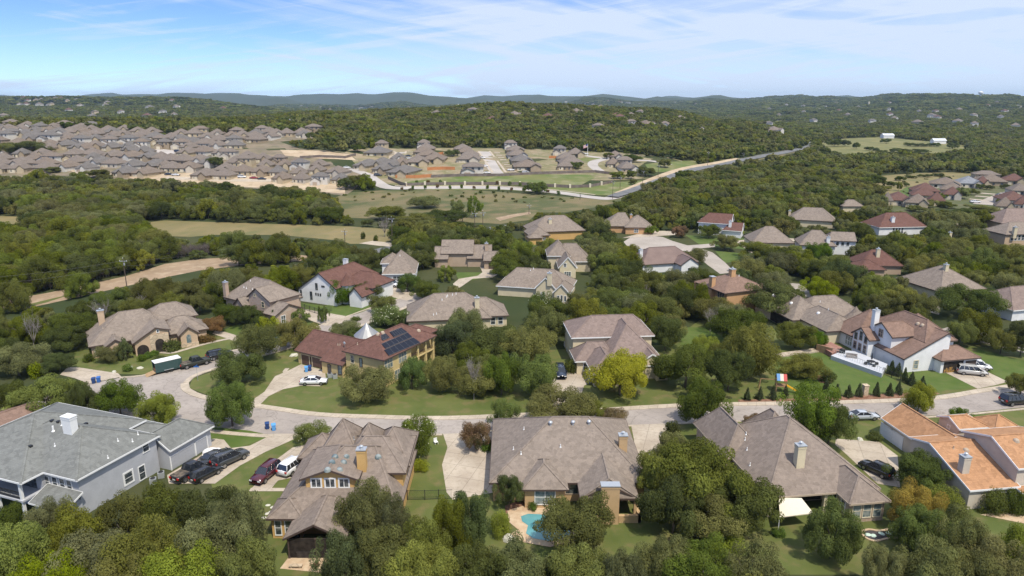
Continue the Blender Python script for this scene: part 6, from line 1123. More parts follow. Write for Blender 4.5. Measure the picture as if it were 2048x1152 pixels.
for px, py, lb in ((307, 968, 'left air conditioner unit by the grey house wall'), (323, 955, 'right air conditioner unit by the grey house wall'), (660, 755, 'left air conditioner unit by the yellow solar house'), (670, 757, 'right air conditioner unit by the yellow solar house'), (1906, 1002, 'air conditioner unit behind the big-leaf shrubs')):
    t = thing('air_conditioner', lb, 'air conditioner', tuple(at(px, py)), .4); m = MB(); m.box(-.45, -.45, .05, .45, .45, .95); m.build('casing', METAL, t); m = MB(); m.tube((0, 0, .95), (0, 0, 1.0), .36, .36, 14); m.build('fan_grille', BLACK, t)
# garden stones
STN = plain('garden_stone', (.52, .50, .42), .9)
for k, (px, py) in enumerate([(536, 1011), (545, 1015), (541, 1025), (528, 1036), (534, 1028)]):
    t = thing('stepping_stone', 'round pale stepping stone on the lawn left of the dormer house', 'stepping stone', tuple(at(px, py)), k, 'stepping stones left of the dormer house'); m = MB(); m.dome((0, 0, 0), .42, .33, .14, 10, 3); m.build('stone', STN, t)
sheet('mulch_bed', [(1723, 1064), (1738, 1060), (1760, 1063), (1785, 1058), (1800, 1064), (1800, 1074), (1775, 1078), (1750, 1083), (1730, 1076)], noise_mat('dark_mulch', (.05, .045, .045), (.09, .08, .08), 2), DV)
ribbon('bed_edging', [(1723, 1064), (1738, 1060), (1760, 1063), (1785, 1058), (1802, 1064), (1801, 1075), (1775, 1078), (1750, 1083), (1730, 1076), (1723, 1064)], .3, PATIO, .16, .12, smooth=3, clear=False)
for k, (px, py) in enumerate([(1736, 1070), (1747, 1072), (1763, 1068), (1778, 1067)]):
    t = thing('stepping_stone', 'pale round disc lying in the dark edged garden bed', 'stepping stone', tuple(at(px, py)), k, 'pale discs in the dark garden bed'); m = MB(); m.dome((0, 0, .06), .45, .35, .1, 12, 3); m.build('stone', plain('pale_disc', (.5, .62, .52), .8), t)
def boulder(px, py, r, lb, mt=STN, g=None):
    p = at(px, py); t = thing('boulder', lb, 'rock', tuple(p), px, g); m = MB(); m.dome((0, 0, 0), r, r * .7, r * .6, 9, 4); R_ = random.Random(px); m.v = [(x * R_.uniform(.8, 1.15), y * R_.uniform(.8, 1.15), z * R_.uniform(.8, 1.2)) for x, y, z in m.v]; m.build('rock', mt, t)
for a in ((228, 745, .7, 'pale boulder at the corner of the left drive'), (258, 735, .8, 'boulder beside the round shrub in the big front yard'), (280, 737, .7, 'low boulder right of the round shrub in the big front yard'), (478, 693, .6, 'left boulder on the lawn by the right drive of the tan house'), (488, 691, .5, 'right boulder on the lawn by the right drive of the tan house'), (588, 712, 1.0, 'grey boulder under the oak beside the red garage roof'), (534, 678, .8, 'round grey boulder on the bright lawn by the street'), (1720, 880, .7, 'pale boulder left of the orange-roofed garage'), (1016, 1078, 1.0, 'large rock at the left end of the pool'), (1026, 1083, .8, 'smaller rock at the left end of the pool')): boulder(*a)
t = thing('gate_pillar', 'short tan stone pillar in the cypress row by the street', 'pillar', tuple(at(1729, 790)), .1); m = MB(); m.box(-.45, -.45, 0, .45, .45, 2.0); m.box(-.52, -.52, 2.0, .52, .52, 2.15); m.build('post', STONE, t)
for px, py, lb in ((872, 888, 'white garden chair by the street at the end of the pool house lawn'), (555, 628, 'white mailbox on the bright lawn')):
    t = thing('garden_chair', lb, 'chair', tuple(at(px, py)), .5); m = MB(); m.box(-.3, -.3, .4, .3, .3, .45); m.box(-.3, .25, .45, .3, .3, 1.0); [m.box(x - .03, y - .03, 0, x + .03, y + .03, .4) for x in (-.27, .27) for y in (-.27, .27)]; m.build('frame', WHITE, t)
# fences
def fence(pts, h, lb, mt, kind='iron', gap=2.4, post=None, pc=None, name='fence'):
    P = [at(*p) for p in pts]; t = thing(name, lb, 'fence', tuple(P[0])); o = P[0]; pm = MB(); seg = 0
    for a, b in zip(P[:-1], P[1:]):
        L = (b - a).length; n = max(1, round(L / gap))
        for k in range(n):
            p, q = a.lerp(b, k / n) - o, a.lerp(b, (k + 1) / n) - o
            for r_ in (p, q): r_.z = float(zt(r_.x + o.x, r_.y + o.y)) - o.z
            up = Vector((0, 0, 1))
            if kind == 'iron':
                pm.bar(p + up * h, q + up * h, .04, .04); pm.bar(p + up * .15, q + up * .15, .04, .04); c = max(2, int((q - p).length / .16))
                for j in range(c): s_ = p.lerp(q, j / c); pm.box(s_.x - .012, s_.y - .012, s_.z + .1, s_.x + .012, s_.y + .012, s_.z + h)
            else: pm.bar(p + up * (h / 2), q + up * (h / 2), .08, h)
            if seg < 60:
                m = MB(); w = .05 if kind == 'iron' else (post or .08); m.box(p.x - w, p.y - w, p.z - .1, p.x + w, p.y + w, p.z + h * (1.08 if post is None else 1.25)); m.build('post', pc or mt, t)
            seg += 1
    pm.build('panel', mt, t); return t
fence([(790, 1008), (815, 1000), (850, 1000), (905, 998)], 1.5, 'black iron fence between the ochre dormer house and the pool house drive', BLACK)
fence([(505, 1062), (545, 1060), (560, 1045)], 1.5, 'short black iron fence left of the screened porch', BLACK)
fence([(578, 606), (600, 617), (640, 630), (665, 622)], 1.6, 'black iron fence on the lawn below the white farmhouse', BLACK)
fence([(1766, 748), (1800, 764), (1830, 776)], 1.4, 'dark iron fence through the cypresses below the white terrace', BLACK)
fence([(1645, 684), (1668, 680), (1690, 686)], 1.3, 'black iron railing by the brick deck of the cream house', BLACK)
WF = noise_mat('cedar_fence', (.42, .17, .07), (.50, .23, .10), .3); GF = noise_mat('weathered_fence', (.14, .11, .10), (.20, .17, .15), .4)
fence([(791, 357), (830, 357), (864, 355)], 2.2, 'orange cedar fence in front of the grey-roofed central houses', WF, 'wood', 6); fence([(855, 341), (885, 340), (910, 340)], 2.2, 'orange cedar fence behind the pale-walled end house of the central subdivision', WF, 'wood', 6)
fence([(868, 312), (886, 309), (888, 316)], 2.0, 'small square of orange fence beside the round central tree', WF, 'wood', 6)
fence([(1098, 317), (1118, 317)], 2.0, 'short orange fence below the two-storey house near the curved street', WF, 'wood', 6)
fence([(776, 359), (800, 370), (812, 374)], 2.2, 'brown board fence curving down to the entrance road', GF, 'wood', 6); fence([(862, 356), (930, 354), (1000, 353), (1100, 349), (1190, 346), (1225, 350)], 2.0, 'long grey board fence along the top of the central green', GF, 'wood', 8)
fence([(812, 373), (850, 372), (930, 371), (1000, 371), (1040, 371), (1080, 374), (1140, 377), (1180, 376), (1225, 367)], 2.0, 'brown fence with stone pillars along the entrance road', GF, 'wood', 11, post=.6, pc=CREAM)
fence([(600, 318), (640, 316), (690, 318), (712, 312)], 2.0, 'winding dark board fence between the two subdivisions', GF, 'wood', 8)
# poles and wires
POLEW = noise_mat('pole_wood', (.085, .06, .05), (.13, .10, .08), 2); TOPS = {}
def pole(px, base, top, lb, key=None, mt=POLEW, arm=True, r=.16):
    p = at(px, base); lo, hi = .5, 40
    for _ in range(30):
        m_ = (lo + hi) / 2
        if px_of(p.x, p.y, p.z + m_)[1] > top: lo = m_
        else: hi = m_
    t = thing('utility_pole', lb, 'utility pole', tuple(p)); m = MB(); m.tube((0, 0, -.3), (0, 0, lo), r, r * .6, 8); m.build('post', mt, t)
    if arm:
        m = MB(); m.box(-1.1, -.06, lo - .9, 1.1, .06, lo - .76); m.build('crossarm', METAL, t)
        for x in (-1, 0, 1): m = MB(); m.tube((x, 0, lo - .78 if x else lo), (x, 0, lo - .5 if x else lo + .3), .07, .05, 6); m.build('insulator', WHITE, t)
        m = MB(); m.tube((.35, -.25, lo - 2.0), (.35, -.25, lo - 1.3), .2, .2, 8); m.build('transformer', METAL, t)
    TOPS[key] = Vector((p.x, p.y, p.z + lo)); return t
PL = [(255, 582, 517, 'wooden utility pole with crossarm at the dirt track, left one', 'a'), (503, 526, 483, 'wooden utility pole with crossarm by the dirt track, second from left', 'b'), (785, 491, 434, 'wooden utility pole in the dry field at the upper middle', 'c'), (691, 500, 459, 'short three-arm utility pole by the dry field', 'd'), (925, 443, 420, 'thin pole left of the tall ragged tree', 'e'), (950, 474, 423, 'utility pole in front of the tall ragged tree', 'f'), (966, 470, 422, 'utility pole right of the tall ragged tree', 'g'), (1058, 428, 408, 'short utility pole at the edge of the meadow', 'h'), (1225, 399, 361, 'tall utility pole at the road junction', 'i'), (1285, 372, 340, 'utility pole by the bend of the main road', 'j'), (1240, 378, 352, 'thin pole on the grass right of the junction pole', 'k'), (1316, 356, 328, 'utility pole above the bend of the main road', 'l'), (1415, 332, 303, 'utility pole beside the straight stretch of the main road', 'm'), (1486, 318, 306, 'far utility pole along the main road', 'n'), (1160, 400, 386, 'short pole at the entrance road', 'o')]
for a in PL: pole(*a)
def wire(a, b, dz, sag, lb, r=.016):
    A, B = TOPS[a] if isinstance(a, str) else a, TOPS[b] if isinstance(b, str) else b; m = MB(); n = 14; pr = None
    for k in range(n + 1):
        t_ = k / n; q = A.lerp(B, t_) + Vector((0, 0, dz - sag * 4 * t_ * (1 - t_)))
        if pr: m.tube(pr, q, r, r, 4, cap=False)
        pr = q
    o = m.build('power_line', WIREM); tag(o, lb, 'cable')
L0 = at(-160, 640) + Vector((0, 0, 11))
wire(L0, 'a', -.6, 1.2, 'upper overhead wire from the left edge to the first pole'); wire(L0, 'a', -2.2, 1.4, 'lower overhead wire from the left edge to the first pole'); wire('a', 'b', -.6, 1.3, 'upper overhead wire between the first and second poles'); wire('a', 'b', -2.2, 1.5, 'lower overhead wire between the first and second poles'); wire('b', 'c', -.6, 1.3, 'upper overhead wire from the second pole towards the dry field pole'); wire('b', 'c', -2.0, 1.5, 'lower overhead wire from the second pole towards the dry field pole'); wire('c', 'f', -.5, .8, 'overhead wire from the dry field pole to the ragged tree')
# flag, far towers
p = at(1175, 312); t = thing('flagpole', 'tall flagpole with a red, white and blue flag above the central subdivision', 'flagpole', tuple(p)); m = MB(); hp = 24 / scale_at(p) ; m.tube((0, 0, 0), (0, 0, hp), .22, .12, 8); m.build('pole', WHITE, t)
fl = MB(); n = 13
for k in range(n): z1 = hp - .2 - k * .2; fl.poly([(-.15, 0, z1), (-3.6, .5, z1 - 1.3), (-3.6, .5, z1 - 1.5), (-.15, 0, z1 - .2)], [(0, 1, 2, 3)], k % 2)
fl.poly([(-.15, -.05, hp - .2), (-1.6, .15, hp - .75), (-1.6, .15, hp - 2.1), (-.15, -.05, hp - 1.6)], [(0, 1, 2, 3)], 2); fl.poly([(-.15, .05, hp - .2), (-1.6, .25, hp - .75), (-1.6, .25, hp - 2.1), (-.15, .05, hp - 1.6)], [(0, 1, 2, 3)], 2); fl.build('flag', [MAT['canopy_red'], WHITE, BIND], t)
def tower(px, base, top, w, lb, kind):
    p = at(px, base); s = scale_at(p); hh = (base - top) / s; ww = w / s; t = thing('water_tower' if kind == 'tank' else 'far_tower', lb, 'water tower' if kind == 'tank' else 'tower', (p.x, p.y, p.z - 2)); m = MB()
    if kind == 'tank':
        m.tube((0, 0, 0), (0, 0, hh * .6), ww * .2, ww * .14, 12); m.build('stem', WHITE, t); m = MB(); m.tube((0, 0, hh * .55), (0, 0, hh * .72), ww * .18, ww * .5, 14); m.tube((0, 0, hh * .72), (0, 0, hh * .88), ww * .5, ww * .5, 14); m.tube((0, 0, hh * .88), (0, 0, hh), ww * .5, ww * .1, 14); m.build('tank', WHITE, t)
    else: m.tube((0, 0, 0), (0, 0, hh * .95), ww * .5, ww * .5, 12); m.dome((0, 0, hh * .95), ww * .5, ww * .5, hh * .08, 12, 3); m.build('shaft', CREAM if kind == 'tan' else WHITE, t)
tower(1960, 197, 182, 9, 'pale blue-white water tower on the horizon at the upper right', 'tank'); tower(1737, 213, 203, 3.5, 'tan cylindrical tower on the right-hand wooded hill', 'tan'); tower(917, 216, 208, 3, 'small white tower in the hazy valley at the upper middle', 'w')
for px, py, w, d_, lb in ((1778, 277, 22, 12, 'white-roofed barn at the far edge of the hay field'), (1880, 288, 26, 10, 'long low white shed behind the oaks of the hay field')):
    p = at(px, py); s = scale_at(p); h = House(lb, p.x, p.y, 0, WW, plain('barn_roof', (.66, .68, .7), .5), WHITE, p.z, 'barn', 'barn'); h.R(-w / s / 2, 0, w / s / 2, d_, 4.5, 2.5, 'x', 0, 0); h.fin(); FAR.append((p.x, p.y, 14))
# ---------------------------------------------------------------- trees placed one by one
T = [
 (55, 1035, 1200, 160, 'lime', 'bright yellow-green elm in the bottom left corner'), (165, 1010, 1165, 130, 'jun', 'olive juniper below the white balcony column of the grey house'), (255, 984, 1122, 150, 'jun', 'olive-green juniper in front of the grey house corner'), (335, 975, 1110, 140, 'jun', 'broad dark olive juniper below the black cars'), (425, 968, 1105, 130, 'oakd', 'dark green oak below the driveway of the grey house'), (482, 985, 1140, 110, 'grey', 'tall grey-green oak at the right end of the lower left thicket'),
 (200, 1062, 1215, 170, 'grey', 'large grey-green oak at the bottom, second from the left corner'), (310, 1040, 1200, 160, 'olive', 'grey-olive oak in the middle of the lower left thicket'), (430, 1030, 1195, 160, 'grey', 'grey-green oak at the bottom below the dark cars'), (372, 1085, 1240, 190, 'lime', 'bright green elm at the bottom, fourth from the left'), (505, 1065, 1230, 130, 'oak', 'green oak left of the screened porch at the bottom'), (115, 1105, 1260, 150, 'lime', 'yellow-green elm at the bottom edge beside the corner elm'), (14, 1000, 1130, 100, 'oakd', 'dark oak under the balcony at the left edge'), (110, 995, 1110, 95, 'grey', 'thin grey-green oak in front of the grey house porch'), (255, 1110, 1260, 130, 'olive', 'dull olive oak at the bottom edge in the lower left'), 
 (735, 955, 1105, 110, 'slim', 'feathery tall cedar overlapping the roof of the dormer house'), (790, 1000, 1120, 80, 'slim', 'narrow grey-green cedar at the right wall of the dormer house'), (690, 1062, 1200, 130, 'blue', 'blue-green cedar below the dormer house porch'), (770, 1045, 1190, 130, 'oak', 'green oak at the bottom centre left'), (850, 1030, 1165, 120, 'jun', 'olive cedar by the iron fence of the pool house'), (855, 1090, 1235, 150, 'lime', 'yellow-green tree at the bottom edge left of the pool'), (942, 955, 1110, 85, 'blue', 'tall dark blue-green cedar left of the pool'), (898, 985, 1130, 90, 'jun', 'olive cedar between the iron fence and the blue-green cedar'), (1018, 950, 1024, 58, 'oakd', 'small dark tree at the left corner of the pool house'), (1142, 985, 1112, 150, 'oak', 'big dark oak leaning over the pool'), (1045, 1085, 1225, 150, 'grey', 'grey-green oak at the bottom edge below the pool'), (955, 1075, 1220, 130, 'oak', 'green oak at the bottom edge left of the pool'), (1150, 1088, 1235, 150, 'oak', 'wide oak at the bottom edge below the big pool oak'), (1240, 1090, 1240, 100, 'grey', 'grey oak at the bottom edge in the middle'), (1000, 1020, 1075, 46, 'bushl', 'bright green hedge shrub beside the left end of the pool'), (1065, 1002, 1020, 22, 'bushg', 'small round shrub under the pool house bay window'),
 (1318, 876, 1020, 112, 'oak', 'green oak just right of the stucco chimney of the pool house'), (1395, 880, 1050, 190, 'oak', 'largest green oak between the pool house and the patio house'), (1345, 955, 1085, 140, 'oakd', 'dark spreading oak at the bottom of the middle oak group'), (1478, 945, 1075, 160, 'oak', 'broad oak touching the awning of the patio house'), (1400, 985, 1085, 150, 'olive', 'olive oak in the centre of the middle oak group'), (1330, 1068, 1195, 130, 'grey', 'grey-green oak at the bottom edge right of the middle lawn'), (1405, 1088, 1225, 160, 'green', 'vivid green broadleaf tree at the bottom edge'), (1500, 1092, 1230, 140, 'grey', 'grey oak at the bottom edge left of the back lawn'), (1450, 1066, 1110, 80, 'bushl', 'yellow-green shrub under the middle oak group'), (1558, 1056, 1076, 34, 'bushg', 'small green shrub below the awning'),
 (1660, 1003, 1132, 118, 'green', 'leafy green tree on the lawn below the patio house'), (1820, 962, 1065, 110, 'gold', 'orange-gold tree beside the brick sunroom'), (1832, 1012, 1115, 120, 'green', 'green tree below the orange-gold one'), (1832, 900, 992, 108, 'oakd', 'dense round dark tree right of the black crossover'), (1885, 972, 1024, 80, 'bushl', 'bright big-leaf shrub against the vinyl wall'), (1983, 974, 1032, 56, 'bush', 'dark clipped shrub under the orange roof, left one'), (2028, 974, 1032, 56, 'bush', 'dark clipped shrub under the orange roof, right one'), (1905, 1020, 1140, 120, 'grey', 'grey-green oak in the lower right thicket below the big-leaf shrub'), (1995, 1078, 1210, 150, 'olive', 'olive oak in the bottom right corner'), (1850, 1078, 1225, 150, 'grey', 'grey oak at the bottom edge below the garden bed'), (2040, 1055, 1180, 110, 'lime', 'yellow-green tree at the lower right edge'), (1930, 1100, 1245, 140, 'oak', 'green oak at the bottom edge near the right corner'), (1760, 1100, 1210, 90, 'olive', 'small olive oak at the bottom of the back lawn'),
 (100, 752, 858, 160, 'oak', 'big round-topped oak above the grey roof'), (175, 757, 855, 60, 'oakd', 'dark tree at the right side of the round-topped oak'), (242, 757, 842, 92, 'green', 'leafy dark green tree with a clear trunk above the grey roof'), (314, 793, 866, 90, 'pear', 'rounded bright green tree between the grey roofs'), (465, 760, 866, 104, 'green', 'upright green tree with a bare trunk on the corner lawn'), (481, 700, 782, 104, 'green', 'full green tree on the island lawn at the junction'), (628, 846, 896, 78, 'myrw', 'crepe myrtle with white flowers above the dormer house'), (828, 838, 925, 86, 'myrw', 'white-flowered crepe myrtle right of the roof peaks'), (838, 920, 944, 44, 'bushl', 'bright green shrub below the crepe myrtle by the dormer house'), (950, 848, 906, 66, 'myrd', 'reddish crepe myrtle on the pool house drive'), (975, 882, 905, 40, 'bushg', 'green clipped shrub below the reddish crepe myrtle'), (1010, 803, 872, 70, 'spar', 'light feathery tree left of the wide oak on the street'), (1115, 778, 852, 150, 'olive', 'wide flat oak in front of the pool house roof'), (1180, 800, 850, 70, 'oak', 'low right-hand limb oak beside the wide flat oak'), (1225, 820, 856, 62, 'myrd', 'dull red crepe myrtle behind the pool house roof'), (1405, 755, 868, 110, 'oakd', 'dark tree in front of the street left of the big hip roof'), (1345, 840, 880, 40, 'bush', 'low planting by the drive between the two big roofs'), (1345, 870, 940, 90, 'grey', 'sparse grey oak over the drive between the two big roofs'), (1618, 762, 900, 125, 'spar', 'tall open-crowned tree on the street behind the big hip roof'), (1655, 800, 905, 95, 'oakd', 'dark oak right behind the ridge of the big hip roof'), (1835, 768, 832, 62, 'lime', 'drooping yellow-green willow above the orange roof'), (1912, 816, 864, 52, 'green', 'small green tree between the two orange roofs'), (1508, 830, 858, 44, 'redo', 'reddish small tree behind the roof valley'), (1748, 862, 884, 34, 'bush', 'dark shrub at the left corner of the orange-roofed garage'),
 (735, 733, 816, 112, 'grey', 'grey-olive oak on the lawn in front of the yellow solar house'), (824, 717, 787, 62, 'green', 'small green tree at the right corner of the yellow solar house'), (890, 712, 792, 80, 'olive', 'olive oak on the lawn right of the small green tree'), (948, 732, 802, 86, 'olive', 'dull olive oak before the two bright green trees'), (1003, 706, 800, 80, 'round', 'bright green tree in the hedge left of the pinkish house'), (1067, 702, 803, 100, 'green', 'dense green tree against the drive of the pinkish house'), (1240, 694, 806, 122, 'yell', 'vivid yellow-green tree in front of the pinkish-roofed house'), (1140, 714, 750, 30, 'bush', 'round grey-green shrub by the pinkish house drive'), (1330, 628, 712, 80, 'oakd', 'dark oak at the right side of the pinkish roof'), (1370, 690, 792, 130, 'oakd', 'broad dark oak right of the pinkish house porch'), (1455, 692, 796, 100, 'oakd', 'dark green oak on the street right of the broad dark oak'), (1500, 645, 770, 110, 'olive', 'olive oak left of the lawn with the playset'), (1412, 672, 720, 60, 'lime', 'bright lime bush-like tree beside the small back lawn'), (1470, 610, 705, 110, 'oakd', 'dark oak above the rubble wall'), (1590, 640, 706, 80, 'oak', 'oak in front of the long cream wall'), (1632, 660, 702, 44, 'round', 'round green tree at the end of the rubble wall'), (1605, 714, 766, 96, 'olive', 'rounded olive-green tree on the lawn behind the cypress row'), (1655, 738, 768, 34, 'bushg', 'green shrub at the right of the rounded tree'),
 (120, 706, 752, 66, 'oakd', 'small dark tree beside the far left drive'), (73, 722, 758, 36, 'bushl', 'yellow-green bush beside the far left drive'), (38, 686, 765, 110, 'grey', 'grey-green oak at the left edge'), (15, 760, 850, 100, 'oakd', 'dark oak at the left edge above the brown roof'), (132, 652, 714, 90, 'oakd', 'leaning dark oak at the left corner of the tan stone house'), (222, 692, 730, 56, 'grey', 'grey-green shrubby tree in front of the tan stone house'), (252, 678, 724, 32, 'blue', 'slim conifer in front of the tan stone house'), (345, 676, 706, 42, 'bush', 'grey-green shrub between the arch and the small gable'), (412, 668, 688, 40, 'bushr', 'reddish hedge at the right end of the tan stone house'), (428, 634, 672, 48, 'redo', 'dark red small tree beside the tan stone house drive'), (178, 706, 726, 28, 'bush', 'round shrub at the left end of the tan stone house'), (257, 726, 742, 24, 'bushg', 'small clipped shrub in the middle of the big front yard'), (318, 712, 724, 32, 'bush', 'low grey shrub in the front yard below the path'), (285, 706, 722, 20, 'bushg', 'left hedge shrub by the arched entry'), (298, 702, 716, 20, 'bushg', 'middle hedge shrub by the arched entry'), (310, 698, 710, 20, 'bushg', 'right hedge shrub by the arched entry'),
 (590, 640, 706, 84, 'olive', 'big olive oak over the side street'), (648, 612, 645, 24, 'green', 'small young tree on the lawn corner by the farmhouse street'), (540, 632, 680, 42, 'pear', 'small bright green tree on the bright lawn'), (548, 618, 650, 22, 'cone', 'dark conifer at the brick house garage'), (600, 620, 650, 40, 'spar', 'light tree in front of the white garage gable'), (690, 644, 678, 66, 'grey', 'grey oak behind the red roof of the solar house'), (780, 612, 660, 74, 'myrw', 'pale-flowering rounded tree behind the solar panels'), (765, 588, 636, 60, 'oak', 'green tree on the verge of the farmhouse street'), (684, 560, 616, 62, 'round', 'green tree in front of the farmhouse turret'), (732, 564, 612, 66, 'oakd', 'dark oak in front of the farmhouse garage'), (815, 548, 590, 50, 'green', 'green tree right of the white SUV'), (850, 560, 606, 60, 'oakd', 'dark green oak above the middle hip roof'), (455, 606, 656, 60, 'oakd', 'left dark oak in front of the brick house'), (500, 612, 662, 66, 'oakd', 'right dark oak in front of the brick house'), (712, 632, 644, 26, 'bush', 'small shrub ring on the lawn by the farmhouse street'),
 (905, 640, 722, 110, 'blue', 'dark blue-green oak right of the solar house balconies'), (990, 650, 735, 130, 'oakd', 'dark oak between the middle hip roof and the pinkish house'), (935, 616, 700, 80, 'grey', 'grey oak overlapping the middle hip roof'), (1080, 585, 655, 56, 'myrw', 'tall tree full of pale blossom in the middle woods'), (1060, 650, 745, 110, 'olive', 'olive oak left of the pinkish house'), (1545, 560, 650, 120, 'oakd', 'dark oak between the apricot house and the long cream house'), (1640, 556, 602, 78, 'pear', 'rounded bright green tree by the upper right street'), (1430, 597, 655, 90, 'olive', 'oak below the apricot house balcony'), (1930, 565, 650, 110, 'oakd', 'big dark oak right of the white terrace house roof'), (1918, 636, 700, 62, 'oak', 'tree with a clear trunk beside the right-hand street'), (2000, 650, 716, 66, 'oak', 'oak on the lawn at the right-hand street'), (2040, 640, 720, 60, 'oakd', 'oak at the right edge beside the street'), (2040, 745, 800, 60, 'oak', 'tree at the right edge above the black SUV'),
 (1625, 421, 453, 46, 'redo', 'round reddish crepe myrtle in front of the upper right taupe house'), (1360, 452, 480, 38, 'myrd', 'olive-red tree on the green island of the cul-de-sac'), (1418, 448, 482, 46, 'oakd', 'dark tree in front of the white gabled cul-de-sac house'), (1475, 455, 474, 26, 'lime', 'lime yellow small tree by the white gable end'), (1450, 468, 506, 50, 'oak', 'street oak on the lawn right of the cul-de-sac'), (1300, 450, 472, 28, 'round', 'small light tree at the top of the cul-de-sac'), (1390, 496, 535, 52, 'grey', 'grey-green oak right of the metal-roofed house'), (1510, 482, 528, 70, 'oak', 'wide oak before the long white house drive'), (1635, 485, 530, 60, 'green', 'full green tree before the long white house'), (1266, 496, 510, 20, 'myrd', 'small reddish tree left of the metal-roofed house'), (1795, 468, 492, 44, 'redo', 'rust-coloured oak in the upper right woods'), (948, 392, 440, 36, 'spar', 'tall ragged tree standing alone at the meadow edge'), (915, 400, 440, 36, 'oak', 'dark oak beside the ragged tree'), (775, 412, 452, 90, 'oak', 'wide dark oak at the left of the meadow edge'), (850, 392, 425, 70, 'grey', 'open-crowned oak with pale ground under it in the meadow'), (890, 418, 462, 90, 'oakd', 'dense oak mass left of the ragged tree'), (835, 425, 470, 90, 'oak', 'oak below the open-crowned meadow oak'), (726, 462, 478, 12, 'bush', 'dark bush on the dry field'), (752, 468, 482, 11, 'bush', 'second dark bush on the dry field'),
 (716, 346, 382, 52, 'oak', 'big oak at the entrance road of the central subdivision'), (695, 355, 385, 40, 'oakd', 'dark oak left of the big entrance oak'), (903, 298, 317, 34, 'oakd', 'round oak in the middle of the central subdivision'), (1150, 322, 342, 34, 'oakd', 'round dark oak below the curved street houses'), (1290, 332, 358, 44, 'oak', 'umbrella-shaped oak near the main road'), (1235, 342, 362, 34, 'oak', 'oak above the pale culvert strip'), (1262, 340, 362, 26, 'oak', 'oak left of the umbrella-shaped oak'), (1266, 358, 370, 18, 'oak', 'small oak on the grass by the bend'), (1330, 316, 340, 34, 'oak', 'oak on the green by the main road'), (715, 288, 308, 30, 'oakd', 'oak left of the first central street'), (60, 282, 315, 90, 'oakd', 'large dark oak grove tree inside the left subdivision'), (18, 284, 318, 60, 'oak', 'oak at the left edge inside the left subdivision'), (92, 295, 312, 40, 'oak', 'oak right of the large grove tree in the left subdivision'), (274, 278, 293, 34, 'oakd', 'single oak in the middle rows of the left subdivision'), (322, 265, 276, 22, 'oak', 'single oak in the back rows of the left subdivision'), (430, 312, 340, 42, 'oakd', 'dark oak above the new lots'), (105, 333, 352, 44, 'oak', 'spreading oak in front of the first house row'), (195, 338, 362, 48, 'oak', 'flat-topped oak at the pale street end'), (1218, 304, 322, 26, 'oak', 'oak above the curved street'), (1260, 308, 330, 46, 'oakd', 'dark oak mass behind the last central houses')]
HF_ = [(1668, 277, 297, 30), (1690, 279, 296, 26), (1712, 284, 298, 16), (1738, 292, 301, 18), (1752, 295, 304, 14), (1772, 276, 287, 22), (1820, 284, 296, 26), (1842, 286, 298, 30), (1868, 284, 297, 26), (1905, 285, 298, 24), (1800, 296, 310, 40), (1840, 298, 313, 44), (1765, 300, 312, 26)]
for k, a in enumerate(sorted(HF_)): tree_px(*a, 'oakd', '%s dark oak from the left in or around the hay field' % nth(k + 1), 'oaks of the hay field')
ET = [(1770, 372, 384, 26), (1783, 362, 374, 20), (1800, 352, 362, 22), (1822, 350, 360, 26), (1850, 348, 358, 28), (1875, 346, 357, 30), (1890, 352, 362, 22), (1920, 374, 402, 38), (1905, 378, 398, 26), (1940, 376, 394, 30), (1797, 362, 382, 16), (1812, 364, 374, 12), (1960, 366, 378, 20), (1978, 369, 380, 18), (2010, 368, 378, 20), (2015, 383, 396, 16), (2000, 396, 408, 18), (1880, 386, 402, 28), (1855, 398, 420, 36), (1890, 402, 420, 40), (1960, 410, 432, 60), (1930, 416, 440, 50), (1830, 410, 428, 40)]
for k, a in enumerate(sorted(ET)): tree_px(*a, 'oakd' if k % 2 else 'oak', '%s dark tree from the left standing among the right-hand estate houses' % nth(k + 1), 'trees of the right-hand estate')
for a in T: tree_px(*a)
for k, (px, py) in enumerate([(1494, 801), (1519, 799), (1545, 799), (1570, 797), (1651, 785), (1673, 795), (1696, 795), (1717, 794), (1752, 793), (1778, 791), (1796, 789)]):
    tree_px(px, py - (30 + (k * 7 % 8)), py, 19 + k % 3, 'cone', '%s clipped pointed cypress from the left in the row along the street' % nth(k + 1), 'cypress row along the street')
for k, (px, py) in enumerate([(1782, 748), (1795, 752), (1808, 763), (1822, 770), (1843, 779)]):
    tree_px(px, py - (40 - 3 * k), py, 20, 'cone', '%s dark narrow cypress from the left in the clump by the white terrace' % nth(k + 1), 'cypress clump by the terrace')
for k, (px, py) in enumerate([(804, 383), (826, 381), (851, 380), (875, 378), (900, 380), (924, 378), (948, 381), (975, 379), (998, 382), (1023, 384), (1048, 384), (1072, 386), (1095, 388), (1117, 391), (834, 370), (856, 369), (881, 369), (970, 370), (994, 371), (1019, 372), (1040, 374), (1062, 376)]):
    tree_px(px, py - 10, py, 7, 'round' if k % 3 else 'redo', '%s young tree from the left %s the entrance road' % (nth(k + 1 if k < 14 else k - 13), 'below' if k < 14 else 'behind the pillared fence above'), 'young trees along the entrance road')
for a in ((1170, 588, 640, 26, 'bare pale tree in the woods above the pinkish roof'),): pass
